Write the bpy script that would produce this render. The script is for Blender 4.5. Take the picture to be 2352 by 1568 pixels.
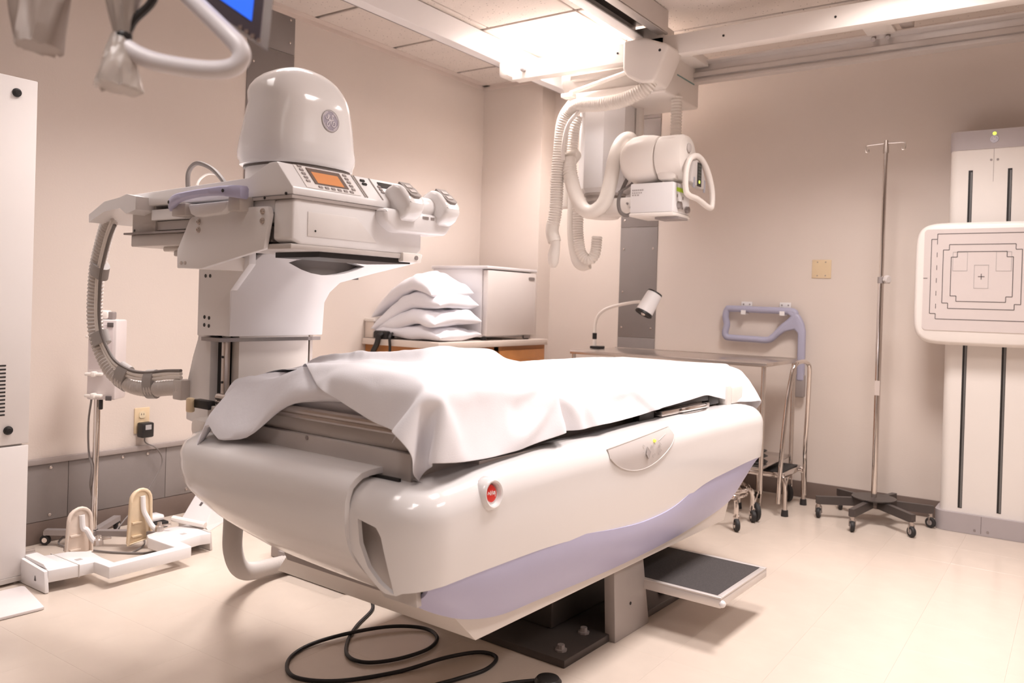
import bpy, bmesh, math, random
from math import sin, cos, pi, radians, sqrt
from mathutils import Vector, Matrix, noise
random.seed(7)
S = bpy.context.scene
for o in list(bpy.data.objects): bpy.data.objects.remove(o)
COL = S.collection

# ---------------------------------------------------------------- camera, light, exposure
CAMZ = 1.15
def setup_camera():
    yaw, pitch, roll = radians(34.983), radians(-0.351), radians(1.7056)
    f = Vector((-sin(yaw)*cos(pitch), cos(yaw)*cos(pitch), sin(pitch)))
    r = Vector((cos(yaw), sin(yaw), 0)); u = r.cross(f)
    r2 = r*cos(roll) + u*sin(roll); u2 = u*cos(roll) - r*sin(roll)
    cd = bpy.data.cameras.new('camera'); c = bpy.data.objects.new('camera', cd); COL.objects.link(c)
    m = Matrix((r2, u2, -f)).transposed().to_4x4(); m.translation = (0, 0, CAMZ); c.matrix_world = m
    cd.sensor_width = 36; cd.lens = 36*1884.575/2352
    cd.shift_y = -(784-705.833)/2352
    cd.clip_start = 0.05
    cd.dof.use_dof = True; cd.dof.focus_distance = 2.9; cd.dof.aperture_fstop = 3.6
    S.camera = c
setup_camera()
S.view_settings.view_transform = 'Standard'; S.view_settings.look = 'None'
S.view_settings.gamma = 1; S.view_settings.use_curve_mapping = False
S.view_settings.exposure = 0.24
w = bpy.data.worlds.new('world'); S.world = w; w.use_nodes = True
w.node_tree.nodes['Background'].inputs[0].default_value = (1, .88, .8, 1)
w.node_tree.nodes['Background'].inputs[1].default_value = 0.05
LAMP_COL = (1.0, 0.922, 0.90)
# recessed troffers, last two added unseen as front fill: x0, x1, y0, y1, watts
TROFFERS = [(-3.0, -2.40, 3.965, 4.63, 33.0), (-1.0, -.40, 3.30, 3.965, 33.0), (-1.0, -.40, 1.91, 2.55, 16.0),
            (.9, 1.5, 1.91, 3.30, 24.0), (-3.0, -2.40, 1.91, 2.55, 21.0), (-1.0, -.40, -.75, .52, 13.0), (-3.0, -2.40, .52, 1.30, 4.0)]

# ---------------------------------------------------------------- materials
MATS = {}
def mat(name, col, rough=.5, metal=0, var=.04, scale=6, bump=0, bscale=60, emit=None, estr=0, coat=0, trans=0, spec=.5, sheen=0):
    if name in MATS: return MATS[name]
    m = bpy.data.materials.new(name); m.use_nodes = True; nt = m.node_tree; b = nt.nodes['Principled BSDF']
    b.inputs['Roughness'].default_value = rough; b.inputs['Metallic'].default_value = metal
    b.inputs['Specular IOR Level'].default_value = spec
    b.inputs['Coat Weight'].default_value = coat; b.inputs['Coat Roughness'].default_value = .08
    b.inputs['Transmission Weight'].default_value = trans
    b.inputs['Sheen Weight'].default_value = sheen
    tc = nt.nodes.new('ShaderNodeTexCoord')
    n = nt.nodes.new('ShaderNodeTexNoise'); n.inputs['Scale'].default_value = scale; n.inputs['Detail'].default_value = 4
    nt.links.new(tc.outputs['Object'], n.inputs['Vector'])
    r = nt.nodes.new('ShaderNodeValToRGB')
    r.color_ramp.elements[0].position = .3; r.color_ramp.elements[1].position = .7
    r.color_ramp.elements[0].color = (*[c*(1-var) for c in col], 1)
    r.color_ramp.elements[1].color = (*[min(1, c*(1+var)) for c in col], 1)
    nt.links.new(n.outputs['Fac'], r.inputs['Fac']); nt.links.new(r.outputs['Color'], b.inputs['Base Color'])
    if bump:
        n2 = nt.nodes.new('ShaderNodeTexNoise'); n2.inputs['Scale'].default_value = bscale; n2.inputs['Detail'].default_value = 5
        nt.links.new(tc.outputs['Object'], n2.inputs['Vector'])
        bp = nt.nodes.new('ShaderNodeBump'); bp.inputs['Strength'].default_value = bump; bp.inputs['Distance'].default_value = .01
        nt.links.new(n2.outputs['Fac'], bp.inputs['Height']); nt.links.new(bp.outputs['Normal'], b.inputs['Normal'])
    if emit:
        b.inputs['Emission Color'].default_value = (*emit, 1); b.inputs['Emission Strength'].default_value = estr
    MATS[name] = m; return m
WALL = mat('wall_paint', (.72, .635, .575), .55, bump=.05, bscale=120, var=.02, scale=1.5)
FLOOR = mat('vinyl_tile', (.655, .56, .48), .22, var=.025, scale=9, spec=.5)
CEIL = mat('ceiling_tile', (.74, .66, .60), .9, var=.03, bump=.25, bscale=90)
GRID = mat('ceiling_grid', (.72, .62, .56), .5)
WHITE = mat('white_enamel', (.86, .835, .835), .28, var=.015, scale=2)
GLOSS = mat('white_gloss', (.85, .825, .82), .16, var=.01, scale=2, coat=.4)
OFFW = mat('warm_white', (.86, .80, .75), .35, var=.015, scale=2)
LGREY = mat('light_grey_panel', (.60, .55, .52), .35, var=.02)
ALU = mat('aluminium', (.70, .655, .63), .33, .45, var=.04, scale=4)
LEAD = mat('grey_lead_panel', (.255, .225, .215), .55, .1, var=.07, scale=2.2, bump=.04)
LILAC = mat('lilac_plastic', (.50, .49, .69), .38, var=.015)
LILACG = mat('lilac_grey_tube', (.42, .41, .53), .45, var=.02)
DARK = mat('dark_plastic', (.015, .013, .013), .45)
RUBBER = mat('black_rubber', (.02, .018, .018), .6, var=.2)
BASEB = mat('brown_vinyl_base', (.17, .125, .105), .5, var=.06)
STEEL = mat('stainless_steel', (.62, .56, .52), .26, .9, var=.05, scale=5)
CHROME = mat('chrome', (.75, .70, .67), .12, 1, var=.02)
DSTEEL = mat('dark_metal', (.10, .085, .08), .4, .5, var=.1)
GREYMET = mat('grey_metal', (.34, .30, .29), .45, .3, var=.06)
FABRIC = mat('white_linen', (.90, .89, .93), .9, var=.015, bump=.08, bscale=350, sheen=.1)
PILLOWM = mat('pillow_cotton', (.88, .87, .92), .85, var=.02, bump=.1, bscale=40)
WOOD = mat('oak_wood', (.46, .19, .06), .4, var=.16, scale=5)
LAMINATE = mat('beige_laminate', (.72, .62, .55), .35, var=.03)
IVORY = mat('ivory_plate', (.74, .58, .38), .35, var=.02)
YELLOWED = mat('yellowed_plastic', (.80, .64, .45), .4, var=.08, scale=12)
HOSE = mat('corrugated_hose_white', (.82, .76, .70), .4, var=.02)
HOSEG = mat('hose_grey', (.66, .61, .58), .5, var=.03)
TAPE = mat('grey_tape', (.40, .37, .355), .55, var=.04)
CABLEG = mat('grey_cable', (.20, .175, .165), .5)
RED = mat('red_button', (.75, .03, .02), .35)
PANELG = mat('control_panel_grey', (.58, .53, .51), .4, var=.01)
MARK = mat('printed_mark', (.12, .10, .10), .6)
MARKL = mat('printed_mark_light', (.45, .41, .40), .6)
ORANGE = mat('orange_screen', (.5, .2, .07), .3, emit=(1, .35, .12), estr=.22)
BLUE = mat('blue_screen', (.02, .1, .8), .3, emit=(.03, .17, .9), estr=.6)
LIME = mat('lime_label', (.5, .75, .02), .4)
LED = mat('green_led', (.5, .8, .1), .3, emit=(.7, .9, .1), estr=1.2)
YLED = mat('yellow_led', (.8, .7, .1), .3, emit=(1, .8, .1), estr=.8)
EMBLEM = mat('emblem_mauve', (.40, .36, .43), .4, var=.01)
BAG = mat('clear_plastic_bag', (.60, .53, .48), .3, var=.05, trans=.35)
GRIP = mat('step_grip', (.05, .043, .042), .8, var=.25, scale=200)
TEAL = mat('teal_stripe', (.22, .36, .35), .4)

# ---------------------------------------------------------------- object helpers
OFF = {}
def tag(o, label=None, cat=None, group=None, kind=None):
    if label: o['label'] = label
    if cat: o['category'] = cat
    if group: o['group'] = group
    if kind: o['kind'] = kind
    return o
def thing(name, label, cat, loc=(0, 0, 0), rz=0, group=None, local=False):
    """Empty at the base of a thing; its meshes are given in world space unless local=True."""
    o = bpy.data.objects.new(name, None); COL.objects.link(o); o.location = loc; o.rotation_euler = (0, 0, rz)
    o.empty_display_size = .1
    OFF[o.name] = Vector((0, 0, 0)) if local else Vector(loc)
    return tag(o, label, cat, group)

class MB:
    def __init__(s): s.bm = bmesh.new()
    def _m(s, verts, M):
        if M is not None: bmesh.ops.transform(s.bm, matrix=M, verts=verts)
    def box(s, x0, x1, y0, y1, z0, z1, bev=0, seg=2, M=None):
        v = [s.bm.verts.new(p) for p in ((x0,y0,z0),(x1,y0,z0),(x1,y1,z0),(x0,y1,z0),(x0,y0,z1),(x1,y0,z1),(x1,y1,z1),(x0,y1,z1))]
        fs = [s.bm.faces.new([v[i] for i in q]) for q in ((3,2,1,0),(4,5,6,7),(0,1,5,4),(1,2,6,5),(2,3,7,6),(3,0,4,7))]
        vs = v
        if bev:
            es = list({e for f in fs for e in f.edges})
            r = bmesh.ops.bevel(s.bm, geom=es, offset=bev, segments=seg, profile=.5, affect='EDGES')
            vs = list({q for f in r['faces'] for q in f.verts} | {q for q in v if q.is_valid})
        s._m(vs, M); return s
    def cyl(s, a, b, r, n=16, r2=None, cap=True):
        a, b = Vector(a), Vector(b); r2 = r if r2 is None else r2
        return s.rings([(a, r), (b, r2)], (b-a), n, cap)
    def rings(s, cr, axis, n=16, cap=True):
        """circles (centre, radius) around a fixed axis: lathe"""
        ax = Vector(axis).normalized(); t = ax.orthogonal().normalized(); q = ax.cross(t)
        R = []
        for c, r in cr:
            c = Vector(c)
            R.append([s.bm.verts.new(c + (t*cos(2*pi*i/n) + q*sin(2*pi*i/n))*r) for i in range(n)])
        s.skin(R, True, cap); return s
    def skin(s, R, closed=True, cap=True):
        n = len(R[0])
        for A, B in zip(R, R[1:]):
            for i in range(n if closed else n-1):
                j = (i+1) % n
                s.bm.faces.new((A[i], A[j], B[j], B[i]))
        if cap:
            s.bm.faces.new(list(reversed(R[0]))); s.bm.faces.new(R[-1])
    def loft(s, rings, cap=True, closed=True):
        s.skin([[s.bm.verts.new(p) for p in r] for r in rings], closed, cap); return s
    def tube(s, pts, r, n=10, closed=False, rad=None, cap=True):
        P = [Vector(p) for p in pts]; m = len(P)
        T = []
        for i in range(m):
            a = P[i-1] if (i or closed) else P[0]; b = P[(i+1) % m] if (i < m-1 or closed) else P[-1]
            T.append((b-a).normalized())
        nrm = T[0].orthogonal().normalized(); R = []
        for i in range(m):
            nrm = (nrm - T[i]*nrm.dot(T[i])).normalized(); bn = T[i].cross(nrm)
            rr = rad[i] if rad else r
            R.append([s.bm.verts.new(P[i] + (nrm*cos(2*pi*k/n) + bn*sin(2*pi*k/n))*rr) for k in range(n)])
        if closed:
            # align the seam
            A, B = R[-1], R[0]; k = min(range(n), key=lambda k: (A[0].co-B[k].co).length)
            s.skin(R, True, False)
            for i in range(n): s.bm.faces.new((A[i], A[(i+1) % n], B[(i+1+k) % n], B[(i+k) % n]))
        else: s.skin(R, True, cap)
        return s
    def prism(s, poly, axis, d0, d1, bev=0, seg=2, M=None):
        """poly in the plane of the two other axes (x:(y,z), y:(x,z), z:(x,y)) extruded from d0 to d1"""
        def pt(p, d): return {'x': (d, p[0], p[1]), 'y': (p[0], d, p[1]), 'z': (p[0], p[1], d)}[axis]
        A = [s.bm.verts.new(pt(p, d0)) for p in poly]; B = [s.bm.verts.new(pt(p, d1)) for p in poly]
        n = len(poly); fs = [s.bm.faces.new(list(reversed(A))), s.bm.faces.new(B)]
        for i in range(n): fs.append(s.bm.faces.new((A[i], A[(i+1) % n], B[(i+1) % n], B[i])))
        bmesh.ops.recalc_face_normals(s.bm, faces=fs)
        vs = A+B
        if bev:
            es = list({e for f in fs for e in f.edges})
            r = bmesh.ops.bevel(s.bm, geom=es, offset=bev, segments=seg, profile=.5, affect='EDGES')
            vs = list({q for f in r['faces'] for q in f.verts} | {q for q in vs if q.is_valid})
        s._m(vs, M); return s
    def ball(s, c, rx, ry=None, rz=None, n=16, M=None, m=10):
        ry = ry or rx; rz = rz or rx; c = Vector(c)
        r = bmesh.ops.create_uvsphere(s.bm, u_segments=n, v_segments=m, radius=1)
        bmesh.ops.transform(s.bm, matrix=Matrix.Translation(c) @ Matrix.Diagonal((rx, ry, rz, 1)), verts=r['verts'])
        s._m(r['verts'], M); return s
    def grid(s, nu, nv, fn):
        V = [[s.bm.verts.new(fn(i/(nu-1), j/(nv-1))) for j in range(nv)] for i in range(nu)]
        for i in range(nu-1):
            for j in range(nv-1): s.bm.faces.new((V[i][j], V[i+1][j], V[i+1][j+1], V[i][j+1]))
        return s
    def solid(s, t):
        bmesh.ops.recalc_face_normals(s.bm, faces=s.bm.faces[:])
        bmesh.ops.solidify(s.bm, geom=s.bm.faces[:], thickness=t); return s
    def mesh(s, name, off=Vector((0, 0, 0)), ang=35, recalc=True):
        if recalc: bmesh.ops.recalc_face_normals(s.bm, faces=s.bm.faces[:])
        if off.length: bmesh.ops.translate(s.bm, vec=-off, verts=s.bm.verts[:])
        me = bpy.data.meshes.new(name); s.bm.to_mesh(me); s.bm.free()
        for p in me.polygons: p.use_smooth = True
        me.set_sharp_from_angle(angle=radians(ang))
        return me
    def put(s, name, m, parent=None, label=None, ang=35, kind=None, recalc=True):
        off = Vector((0, 0, 0)); q = parent
        while q is not None:
            if q.name in OFF: off = OFF[q.name]
            q = q.parent
        o = bpy.data.objects.new(name, s.mesh(name, off, ang, recalc)); COL.objects.link(o)
        o.data.materials.append(m)
        if parent is not None: o.parent = parent
        return tag(o, label, kind=kind)
    def top(s, name, m, label, cat, loc, group=None, ang=35):
        """a thing that is one mesh: origin at its base"""
        o = bpy.data.objects.new(name, s.mesh(name, Vector(loc), ang)); COL.objects.link(o); o.location = loc
        o.data.materials.append(m); return tag(o, label, cat, group)
def box(name, m, parent, *a, bev=0, label=None, M=None): return MB().box(*a, bev=bev, M=M).put(name, m, parent, label)
def struct(mb, name, m, parent=None):
    o = mb.put(name, m, parent); 
    if parent is None: o['kind'] = 'structure'
    return o
def dup(o, name=None, loc=None, parent=None):
    c = o.copy(); COL.objects.link(c)
    if parent is not None: c.parent = parent
    if loc is not None: c.location = loc
    return c
def crom(pts, n=8, closed=False):
    P = [Vector(p) for p in pts]; m = len(P); out = []
    rng = range(m if closed else m-1)
    for i in rng:
        p0 = P[(i-1) % m] if (closed or i > 0) else P[0]*2-P[1]
        p1 = P[i]; p2 = P[(i+1) % m]; p3 = P[(i+2) % m] if (closed or i+2 < m) else P[-1]*2-P[-2]
        for k in range(n):
            t = k/n
            out.append(.5*((2*p1)+(p2-p0)*t+(2*p0-5*p1+4*p2-p3)*t*t+(3*p1-p0-3*p2+p3)*t**3))
    if not closed: out.append(P[-1])
    return out
def even(pts, step):
    P = [Vector(p) for p in pts]; out = [P[0]]; acc = 0
    for a, b in zip(P, P[1:]):
        L = (b-a).length; d = step-acc
        while d <= L:
            out.append(a+(b-a)*(d/L)); d += step
        acc = L-(d-step)
    return out
def corrugated(pts, r, pitch=.0145, depth=.18, n=16):
    """ribbed hose along a curve"""
    P = even(crom(pts, 40), pitch/4)
    rad = [r*(1-depth*(.5-.5*cos(2*pi*i/4))) for i in range(len(P))]
    return MB().tube(P, r, n, rad=rad)
def superell(hx, hy, e, n=32):
    o = []
    for i in range(n):
        a = 2*pi*i/n; c, s_ = cos(a), sin(a)
        o.append((hx*math.copysign(abs(c)**(2/e), c), hy*math.copysign(abs(s_)**(2/e), s_)))
    return o
def rrect(x0, x1, y0, y1, r, k=5):
    o = []
    for cx, cy, a0 in ((x1-r, y1-r, 0), (x0+r, y1-r, 90), (x0+r, y0+r, 180), (x1-r, y0+r, 270)):
        for i in range(k+1):
            a = radians(a0+90*i/k); o.append((cx+r*cos(a), cy+r*sin(a)))
    return o
def strokes(name, m, parent, lines, fn, wd, thick=.0006, label=None, kind=None):
    """flat printed strokes: polylines in (u,v), fn maps (u,v,h) to space"""
    mb = MB()
    for L in lines:
        L = [Vector((p[0], p[1])) for p in L]
        lo, hi = [], []
        for i, p in enumerate(L):
            a = L[max(0, i-1)]; b = L[min(len(L)-1, i+1)]
            t = (b-a); t = t/t.length if t.length > 1e-9 else Vector((1, 0)); nn = Vector((-t.y, t.x))*wd/2
            lo.append(p-nn); hi.append(p+nn)
        R = []
        for a, b in zip(lo, hi):
            R.append([mb.bm.verts.new(fn(q.x, q.y, h)) for q, h in ((a, 0), (b, 0), (b, thick), (a, thick))])
        mb.skin(R, True, True)
    return mb.put(name, m, parent, label, kind=kind)
# ---------------------------------------------------------------- room shell
XL, XR, YF, YB, ZC = -3.84, 2.4, -2.4, 5.20, 2.80
def pitted(m):
    """acoustic ceiling panels: fine dark pits"""
    nt = m.node_tree; b = nt.nodes['Principled BSDF']; src = b.inputs['Base Color'].links[0].from_socket
    tc = nt.nodes.new('ShaderNodeTexCoord'); v = nt.nodes.new('ShaderNodeTexVoronoi'); v.inputs['Scale'].default_value = 38
    nt.links.new(tc.outputs['Object'], v.inputs['Vector'])
    r = nt.nodes.new('ShaderNodeValToRGB'); r.color_ramp.elements[0].position = .10; r.color_ramp.elements[1].position = .16
    r.color_ramp.elements[0].color = (.45, .42, .4, 1); r.color_ramp.elements[1].color = (1, 1, 1, 1)
    nt.links.new(v.outputs['Distance'], r.inputs['Fac'])
    mx = nt.nodes.new('ShaderNodeMix'); mx.data_type = 'RGBA'; mx.blend_type = 'MULTIPLY'; mx.inputs[0].default_value = 1
    nt.links.new(src, mx.inputs[6]); nt.links.new(r.outputs['Color'], mx.inputs[7]); nt.links.new(mx.outputs[2], b.inputs['Base Color'])
pitted(CEIL)
floor = struct(MB().box(XL-.1, XR+.1, YF-.1, YB+.1, -.12, -.004), 'floor', mat('floor_adhesive', (.33, .25, .20), .7))
tile_mesh = None
for i in range(14):
    for j in range(15):
        x0 = -3.8395+i*.305; y0 = .70+j*.30+(0.0)
        if tile_mesh is None:
            o = MB().box(0, .3048, 0, .2998, -.004, 0, bev=.0003, seg=1).put('floor_tile', FLOOR, floor); tile_mesh = o.data
        else:
            o = bpy.data.objects.new('floor_tile', tile_mesh); COL.objects.link(o); o.parent = floor
        o.location = (x0, y0, 0)
rest = MB()
rest.box(-3.8395+14*.305, XR, YF, YB, -.004, 0); rest.box(XL, -3.8395+14*.305, YF, .70, -.004, 0)
rest.put('floor_covering', FLOOR, floor)
struct(MB().box(XL-.12, XL, YF-.1, YB+.1, 0, ZC+.1), 'wall_left', WALL)
wb = MB(); wb.box(XL, XR, YB, YB+.12, 0, ZC+.1); wb.box(XL, -3.30, 5.03, YB, 0, ZC+.05)
struct(wb, 'wall_back', WALL)
WALLD = mat('low_bounce_wall', (.45, .385, .345), .6, var=.02, scale=1.5)  # unseen right and front walls, toned darker to damp the bounce light
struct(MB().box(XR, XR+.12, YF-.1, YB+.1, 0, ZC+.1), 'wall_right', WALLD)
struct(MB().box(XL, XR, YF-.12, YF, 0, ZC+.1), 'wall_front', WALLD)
# vinyl cove bases
struct(MB().box(XL, XL+.008, YF, 5.03, 0, .10, bev=.003), 'baseboard_left', BASEB)
struct(MB().box(-3.30, XR, YB-.008, YB, 0, .10, bev=.003), 'baseboard_back', BASEB)
# ceiling: slab, grid and lay-in panels
ceiling = struct(MB().box(XL-.1, XR+.1, YF-.1, YB+.1, ZC+.06, ZC+.14), 'ceiling', CEIL)
gx = [XL, -3.005, -2.40, -1.70, -1.0, -.40, .25, .9, 1.5, 2.0, XR]

gy = [YF, -1.4, -.75, -.1, .52, 1.30, 1.91, 2.55, 3.30, 3.965, 4.63, YB]
def is_light(x, y): return any(a < x < b and c < y < d for a, b, c, d, e in TROFFERS)
gap = .014
for j in range(len(gy)-1):
    row = gx if gy[j] < 3.9 else [XL, -3.005, -2.40, -.20, 1.0, XR]
    ya, yb = gy[j], gy[j+1]
    for i in range(len(row)-1):
        a, b = (ya, yb) if row[i] < -2.5 else tuple(4.575 if v == 4.63 else v for v in (ya, yb))
        if is_light((row[i]+row[i+1])/2, (ya+yb)/2): continue
        MB().box(row[i]+gap*.4, row[i+1]-gap*.4, a+gap, b-gap, ZC, ZC+.018, bev=.004, seg=1).put('ceiling_panel', CEIL, ceiling)
tb = MB()
for x in gx[1:-1]: tb.box(x-.02, x+.02, YF, YB, ZC+.019, ZC+.03)
for y in gy[1:-1]: tb.box(XL, XR, y-.02, y+.02, ZC+.019, ZC+.03)
tb.put('grid_bar', mat('shadowed_grid_bar', (.10, .065, .05), .6), ceiling)
la = MB()
la.box(XL, XL+.06, YF, 5.03, ZC-.003, ZC-.0005); la.box(XL, XL+.006, YF, 5.03, ZC-.03, ZC)
la.box(XL, XR, YB-.004-.03, YB, ZC-.003, ZC-.0005); la.box(XL, -3.30, 4.99, 5.03, ZC-.003, ZC-.0005); la.box(XL, -3.3, 5.024, 5.03, ZC-.03, ZC)
struct(la, 'trim_1', GRID)
# troffers and the two added fills: frame, glowing diffuser, and the tubes' light as an area lamp in the opening
TL = ['square recessed ceiling light glowing beside the white rail, by the back wall', 'square recessed ceiling light over the far half of the x-ray table, right side',
      'square recessed ceiling light over the near half of the x-ray table, right side', 'long recessed ceiling light over the empty right side of the room', 'square recessed ceiling light over the left wall near the equipment cabinet', 'added long fill light in the unseen ceiling in front of the table', 'added square fill light in the unseen ceiling above the white equipment cabinet, nearest the monitor']
for k, (x0, x1, y0, y1, e) in enumerate(TROFFERS):
    t = thing('ceiling_light', TL[k], 'ceiling light', ((x0+x1)/2, (y0+y1)/2, ZC), group='recessed ceiling lights')
    f = MB()
    for a in ((x0, x0+.025, y0, y1), (x1-.025, x1, y0, y1), (x0+.025, x1-.025, y0, y0+.025), (x0+.025, x1-.025, y1-.025, y1)):
        f.box(*a, ZC-.004, ZC+.03)
    f.put('frame', GRID, t)
    MB().box(x0+.026, x1-.026, y0+.026, y1-.026, ZC+.004, ZC+.01).put('diffuser', mat('diffuser_glow' if k else 'diffuser_bright', (.9, .88, .85), .6, emit=LAMP_COL, estr=1.3 if k else 3.6), t)
    ld = bpy.data.lights.new('lamp', 'AREA'); ld.shape = 'RECTANGLE'; ld.size = x1-x0-.06; ld.size_y = y1-y0-.06; ld.energy = e; ld.color = LAMP_COL; ld.spread = radians((122, 132, 126, 136, 104, 110, 104)[k])
    lo = bpy.data.objects.new('lamp', ld); COL.objects.link(lo); lo.parent = t; lo.location = (0, 0, .002)
# ---------------------------------------------------------------- lead panels fixed to the walls
def screws(parent, pts, ax, r=.0075):
    mb0 = None
    for p in pts:
        d = Vector((1, 0, 0)) if ax == 'x' else Vector((0, -1, 0))
        p = Vector(p); MB().rings([(p, r), (p+d*.003, r*.95), (p+d*.005, r*.4)], d, 8).put('screw', STEEL, parent)
t = thing('wall_shield', 'tall dark grey lead panel strip on left wall behind the domed head', 'wall panel', (XL, 3.0, .45), group=None)
for z0, z1 in ((.38, 1.5), (1.503, 2.55), (2.553, 2.768)):
    MB().box(XL+.0005, XL+.006, 2.86, 3.185, z0, z1, bev=.001).put('panel', LEAD, t)
screws(t, [(XL+.006, y, z) for y in (2.90, 3.15) for z in (1.9, 2.2, 2.45, 2.62, 2.75)], 'x')
t = thing('wall_shield', 'tall grey lead panel strip on the back wall behind the gooseneck lamp', 'wall panel', (-2.57, YB, .45))
for z0, z1 in ((.38, .93), (.933, 1.70), (1.703, 2.45), (2.453, 2.768)):
    MB().box(-2.715, -2.43, YB-.006, YB, z0, z1, bev=.001).put('panel', LEAD, t)
screws(t, [(x, YB-.006, z) for x in (-2.685, -2.46) for z in (1.0, 1.25, 1.55, 1.75, 2.05)], 'y')
t = thing('lead_wainscot', 'low grey lead wainscot along the left wall above the brown base', 'wall panel', (XL, 1.6, .10))
for y0, y1 in ((.4, 1.94), (1.942, 2.43), (2.432, 2.86), (2.862, 3.3), (3.302, 3.8)):
    MB().box(XL+.001, XL+.009, y0, y1, .102, .36, bev=.0015).put('panel', LEAD if y0 != 2.432 else mat('grey_lead_panel_light', (.30, .265, .25), .5, .1, var=.06), t)
MB().box(XL+.001, XL+.022, .4, 3.8, .36, .385, bev=.003).put('cap_strip', mat('wainscot_cap', (.36, .31, .29), .5), t)
screws(t, [(XL+.009, y, .34) for y in (1.3, 1.86, 2.2, 2.33, 2.55, 2.8)] + [(XL+.009, y, .125) for y in (1.86, 2.55)], 'x')

# ---------------------------------------------------------------- wall plates
t = thing('wall_plate', 'square ivory blank wall plate on back wall left of the IV pole', 'wall plate', (-1.334, YB, 1.41))
MB().box(-1.391, -1.277, YB-.006, YB, 1.354, 1.467, bev=.003).put('plate', IVORY, t)
for dx in (-.024, .024):
    for z in (1.37, 1.452): MB().cyl((-1.334+dx, YB-.0055, z), (-1.334+dx, YB-.0075, z), .004, 8).put('screw', STEEL, t)
t = thing('wall_outlet', 'ivory wall outlet on the left wall above the wainscot', 'outlet', (XL, 2.30, .51))
MB().box(XL, XL+.006, 2.258, 2.338, .445, .572, bev=.003).put('plate', IVORY, t)
for z in (.485, .537):
    MB().prism(rrect(2.281, 2.315, z-.017, z+.017, .012), 'x', XL+.005, XL+.009).put('receptacle', mat('ivory_face', (.80, .68, .48), .35), t)
    for dy in (-.006, .006): MB().box(XL+.0085, XL+.0095, 2.298+dy-.0012, 2.298+dy+.0012, z-.002, z+.007).put('slot', DARK, t)
t = thing('power_adapter', 'black power adapter plugged into the ivory wall outlet', 'power adapter', (XL+.009, 2.30, .445))
MB().box(XL+.0096, XL+.06, 2.268, 2.332, .428, .502, bev=.008).put('body', DARK, t)
MB().box(XL+.0595, XL+.0605, 2.285, 2.316, .468, .492).put('label', mat('grey_label', (.45, .43, .43), .5), t)
MB().tube(crom([(XL+.03, 2.30, .43), (XL+.03, 2.305, .40), (XL+.05, 2.35, .37), (XL+.05, 2.385, .31), (XL+.06, 2.36, .25), (XL+.08, 2.26, .13), (XL+.1, 2.16, .05), (XL+.14, 2.10, .012),
     (XL+.2, 2.13, .006), (XL+.26, 2.16, .006), (XL+.38, 2.10, .006), (XL+.45, 2.0, .006)]), .0035, 6).put('cord', CABLEG, t)

# ---------------------------------------------------------------- ceiling rails and bridge
ra = MB()
ra.prism([(-3.055, 2.795), (-3.055, 2.655), (-3.13, 2.655), (-3.13, 2.70), (-3.10, 2.70), (-3.10, 2.795)], 'y', YF+.3, YB-.05, bev=.002, seg=1)
t = thing('ceiling_rail', 'long white ceiling rail beside the glowing light, near the left wall', 'ceiling rail', (-3.09, 2, 2.65))
ra.put('profile', WHITE, t)
MB().box(-3.132, -3.128, YF+.3, YB-.05, 2.652, 2.657).put('edge_strip', GREYMET, t)
t = thing('ceiling_rail', 'slotted white ceiling rail with dark channel right of the glowing light', 'ceiling rail', (-2.05, 2, 2.65))
for x0, x1, m in ((-2.16, -2.09, WHITE), (-2.005, -1.95, ALU)):
    MB().box(x0, x1, YF+.3, 4.22, 2.665, 2.675, bev=.002).put('flange', m, t)
MB().box(-2.16, -2.15, YF+.3, 4.22, 2.67, 2.795).put('web', WHITE, t); MB().box(-1.96, -1.95, YF+.3, 4.22, 2.67, 2.795).put('web', ALU, t)
MB().box(-2.15, -1.96, YF+.3, 4.22, 2.74, 2.795).put('channel', DSTEEL, t)
t = thing('bridge', 'white ceiling bridge beam across the room carrying the x-ray tube', 'ceiling bridge', (-1.0, 4.25, 2.54))
MB().box(-2.99, 1.9, 4.20, 4.28, 2.543, 2.652, bev=.004).put('front_beam', OFFW, t)
MB().box(-3.06, -2.985, 4.15, 4.30, 2.56, 2.65, bev=.012).put('end_block', OFFW, t)
MB().rings([((-2.90, 4.2, 2.60), .02), ((-2.90, 4.175, 2.60), .02), ((-2.90, 4.17, 2.60), .012)], (0, -1, 0), 14).put('bolt', GREYMET, t)
for x in (-1.62, -1.05, -2.25): MB().cyl((x, 4.201, 2.60), (x, 4.197, 2.60), .006, 8).put('hole', DARK, t)
MB().box(-2.145, -1.965, 4.20, 4.34, 2.60, 2.72, bev=.004).put('trolley_block', OFFW, t)
# aluminium back rail: profile in (y,z)
MB().prism([(4.685, 2.515), (4.76, 2.515), (4.76, 2.634), (4.665, 2.634), (4.665, 2.624), (4.715, 2.620), (4.715, 2.585), (4.690, 2.572), (4.685, 2.545), (4.70, 2.540), (4.70, 2.531), (4.685, 2.528)],
           'x', -2.0, 1.9).put('back_rail', ALU, t)
for x in (-.93, 0.6):
    MB().box(x-.07, x+.07, 4.28, 4.69, 2.63, 2.65, bev=.003).put('cross_tie', OFFW, t)
    MB().box(x+.09, x+.15, 4.46, 4.72, 2.655, 2.79, bev=.003).put('hanger', ALU, t)
    for dx in (-.04, .03): MB().cyl((x+dx, 4.69, 2.625), (x+dx, 4.665, 2.605), .012, 8).put('bolt', GREYMET, t)
MB().box(-2.0, -1.90, 4.28, 4.70, 2.60, 2.65, bev=.003).put('cross_tie', OFFW, t)
t = MB().rings([((-1.95, 3.93, ZC-.001), .075), ((-1.95, 3.93, ZC-.004), .075), ((-1.95, 3.93, ZC-.006), .07)], (0, 0, -1), 28).top('ceiling_cover', CEIL, 'small round flush cover plate on ceiling above the bridge beam', 'cover plate', (-1.95, 3.93, ZC-.006))

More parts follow.
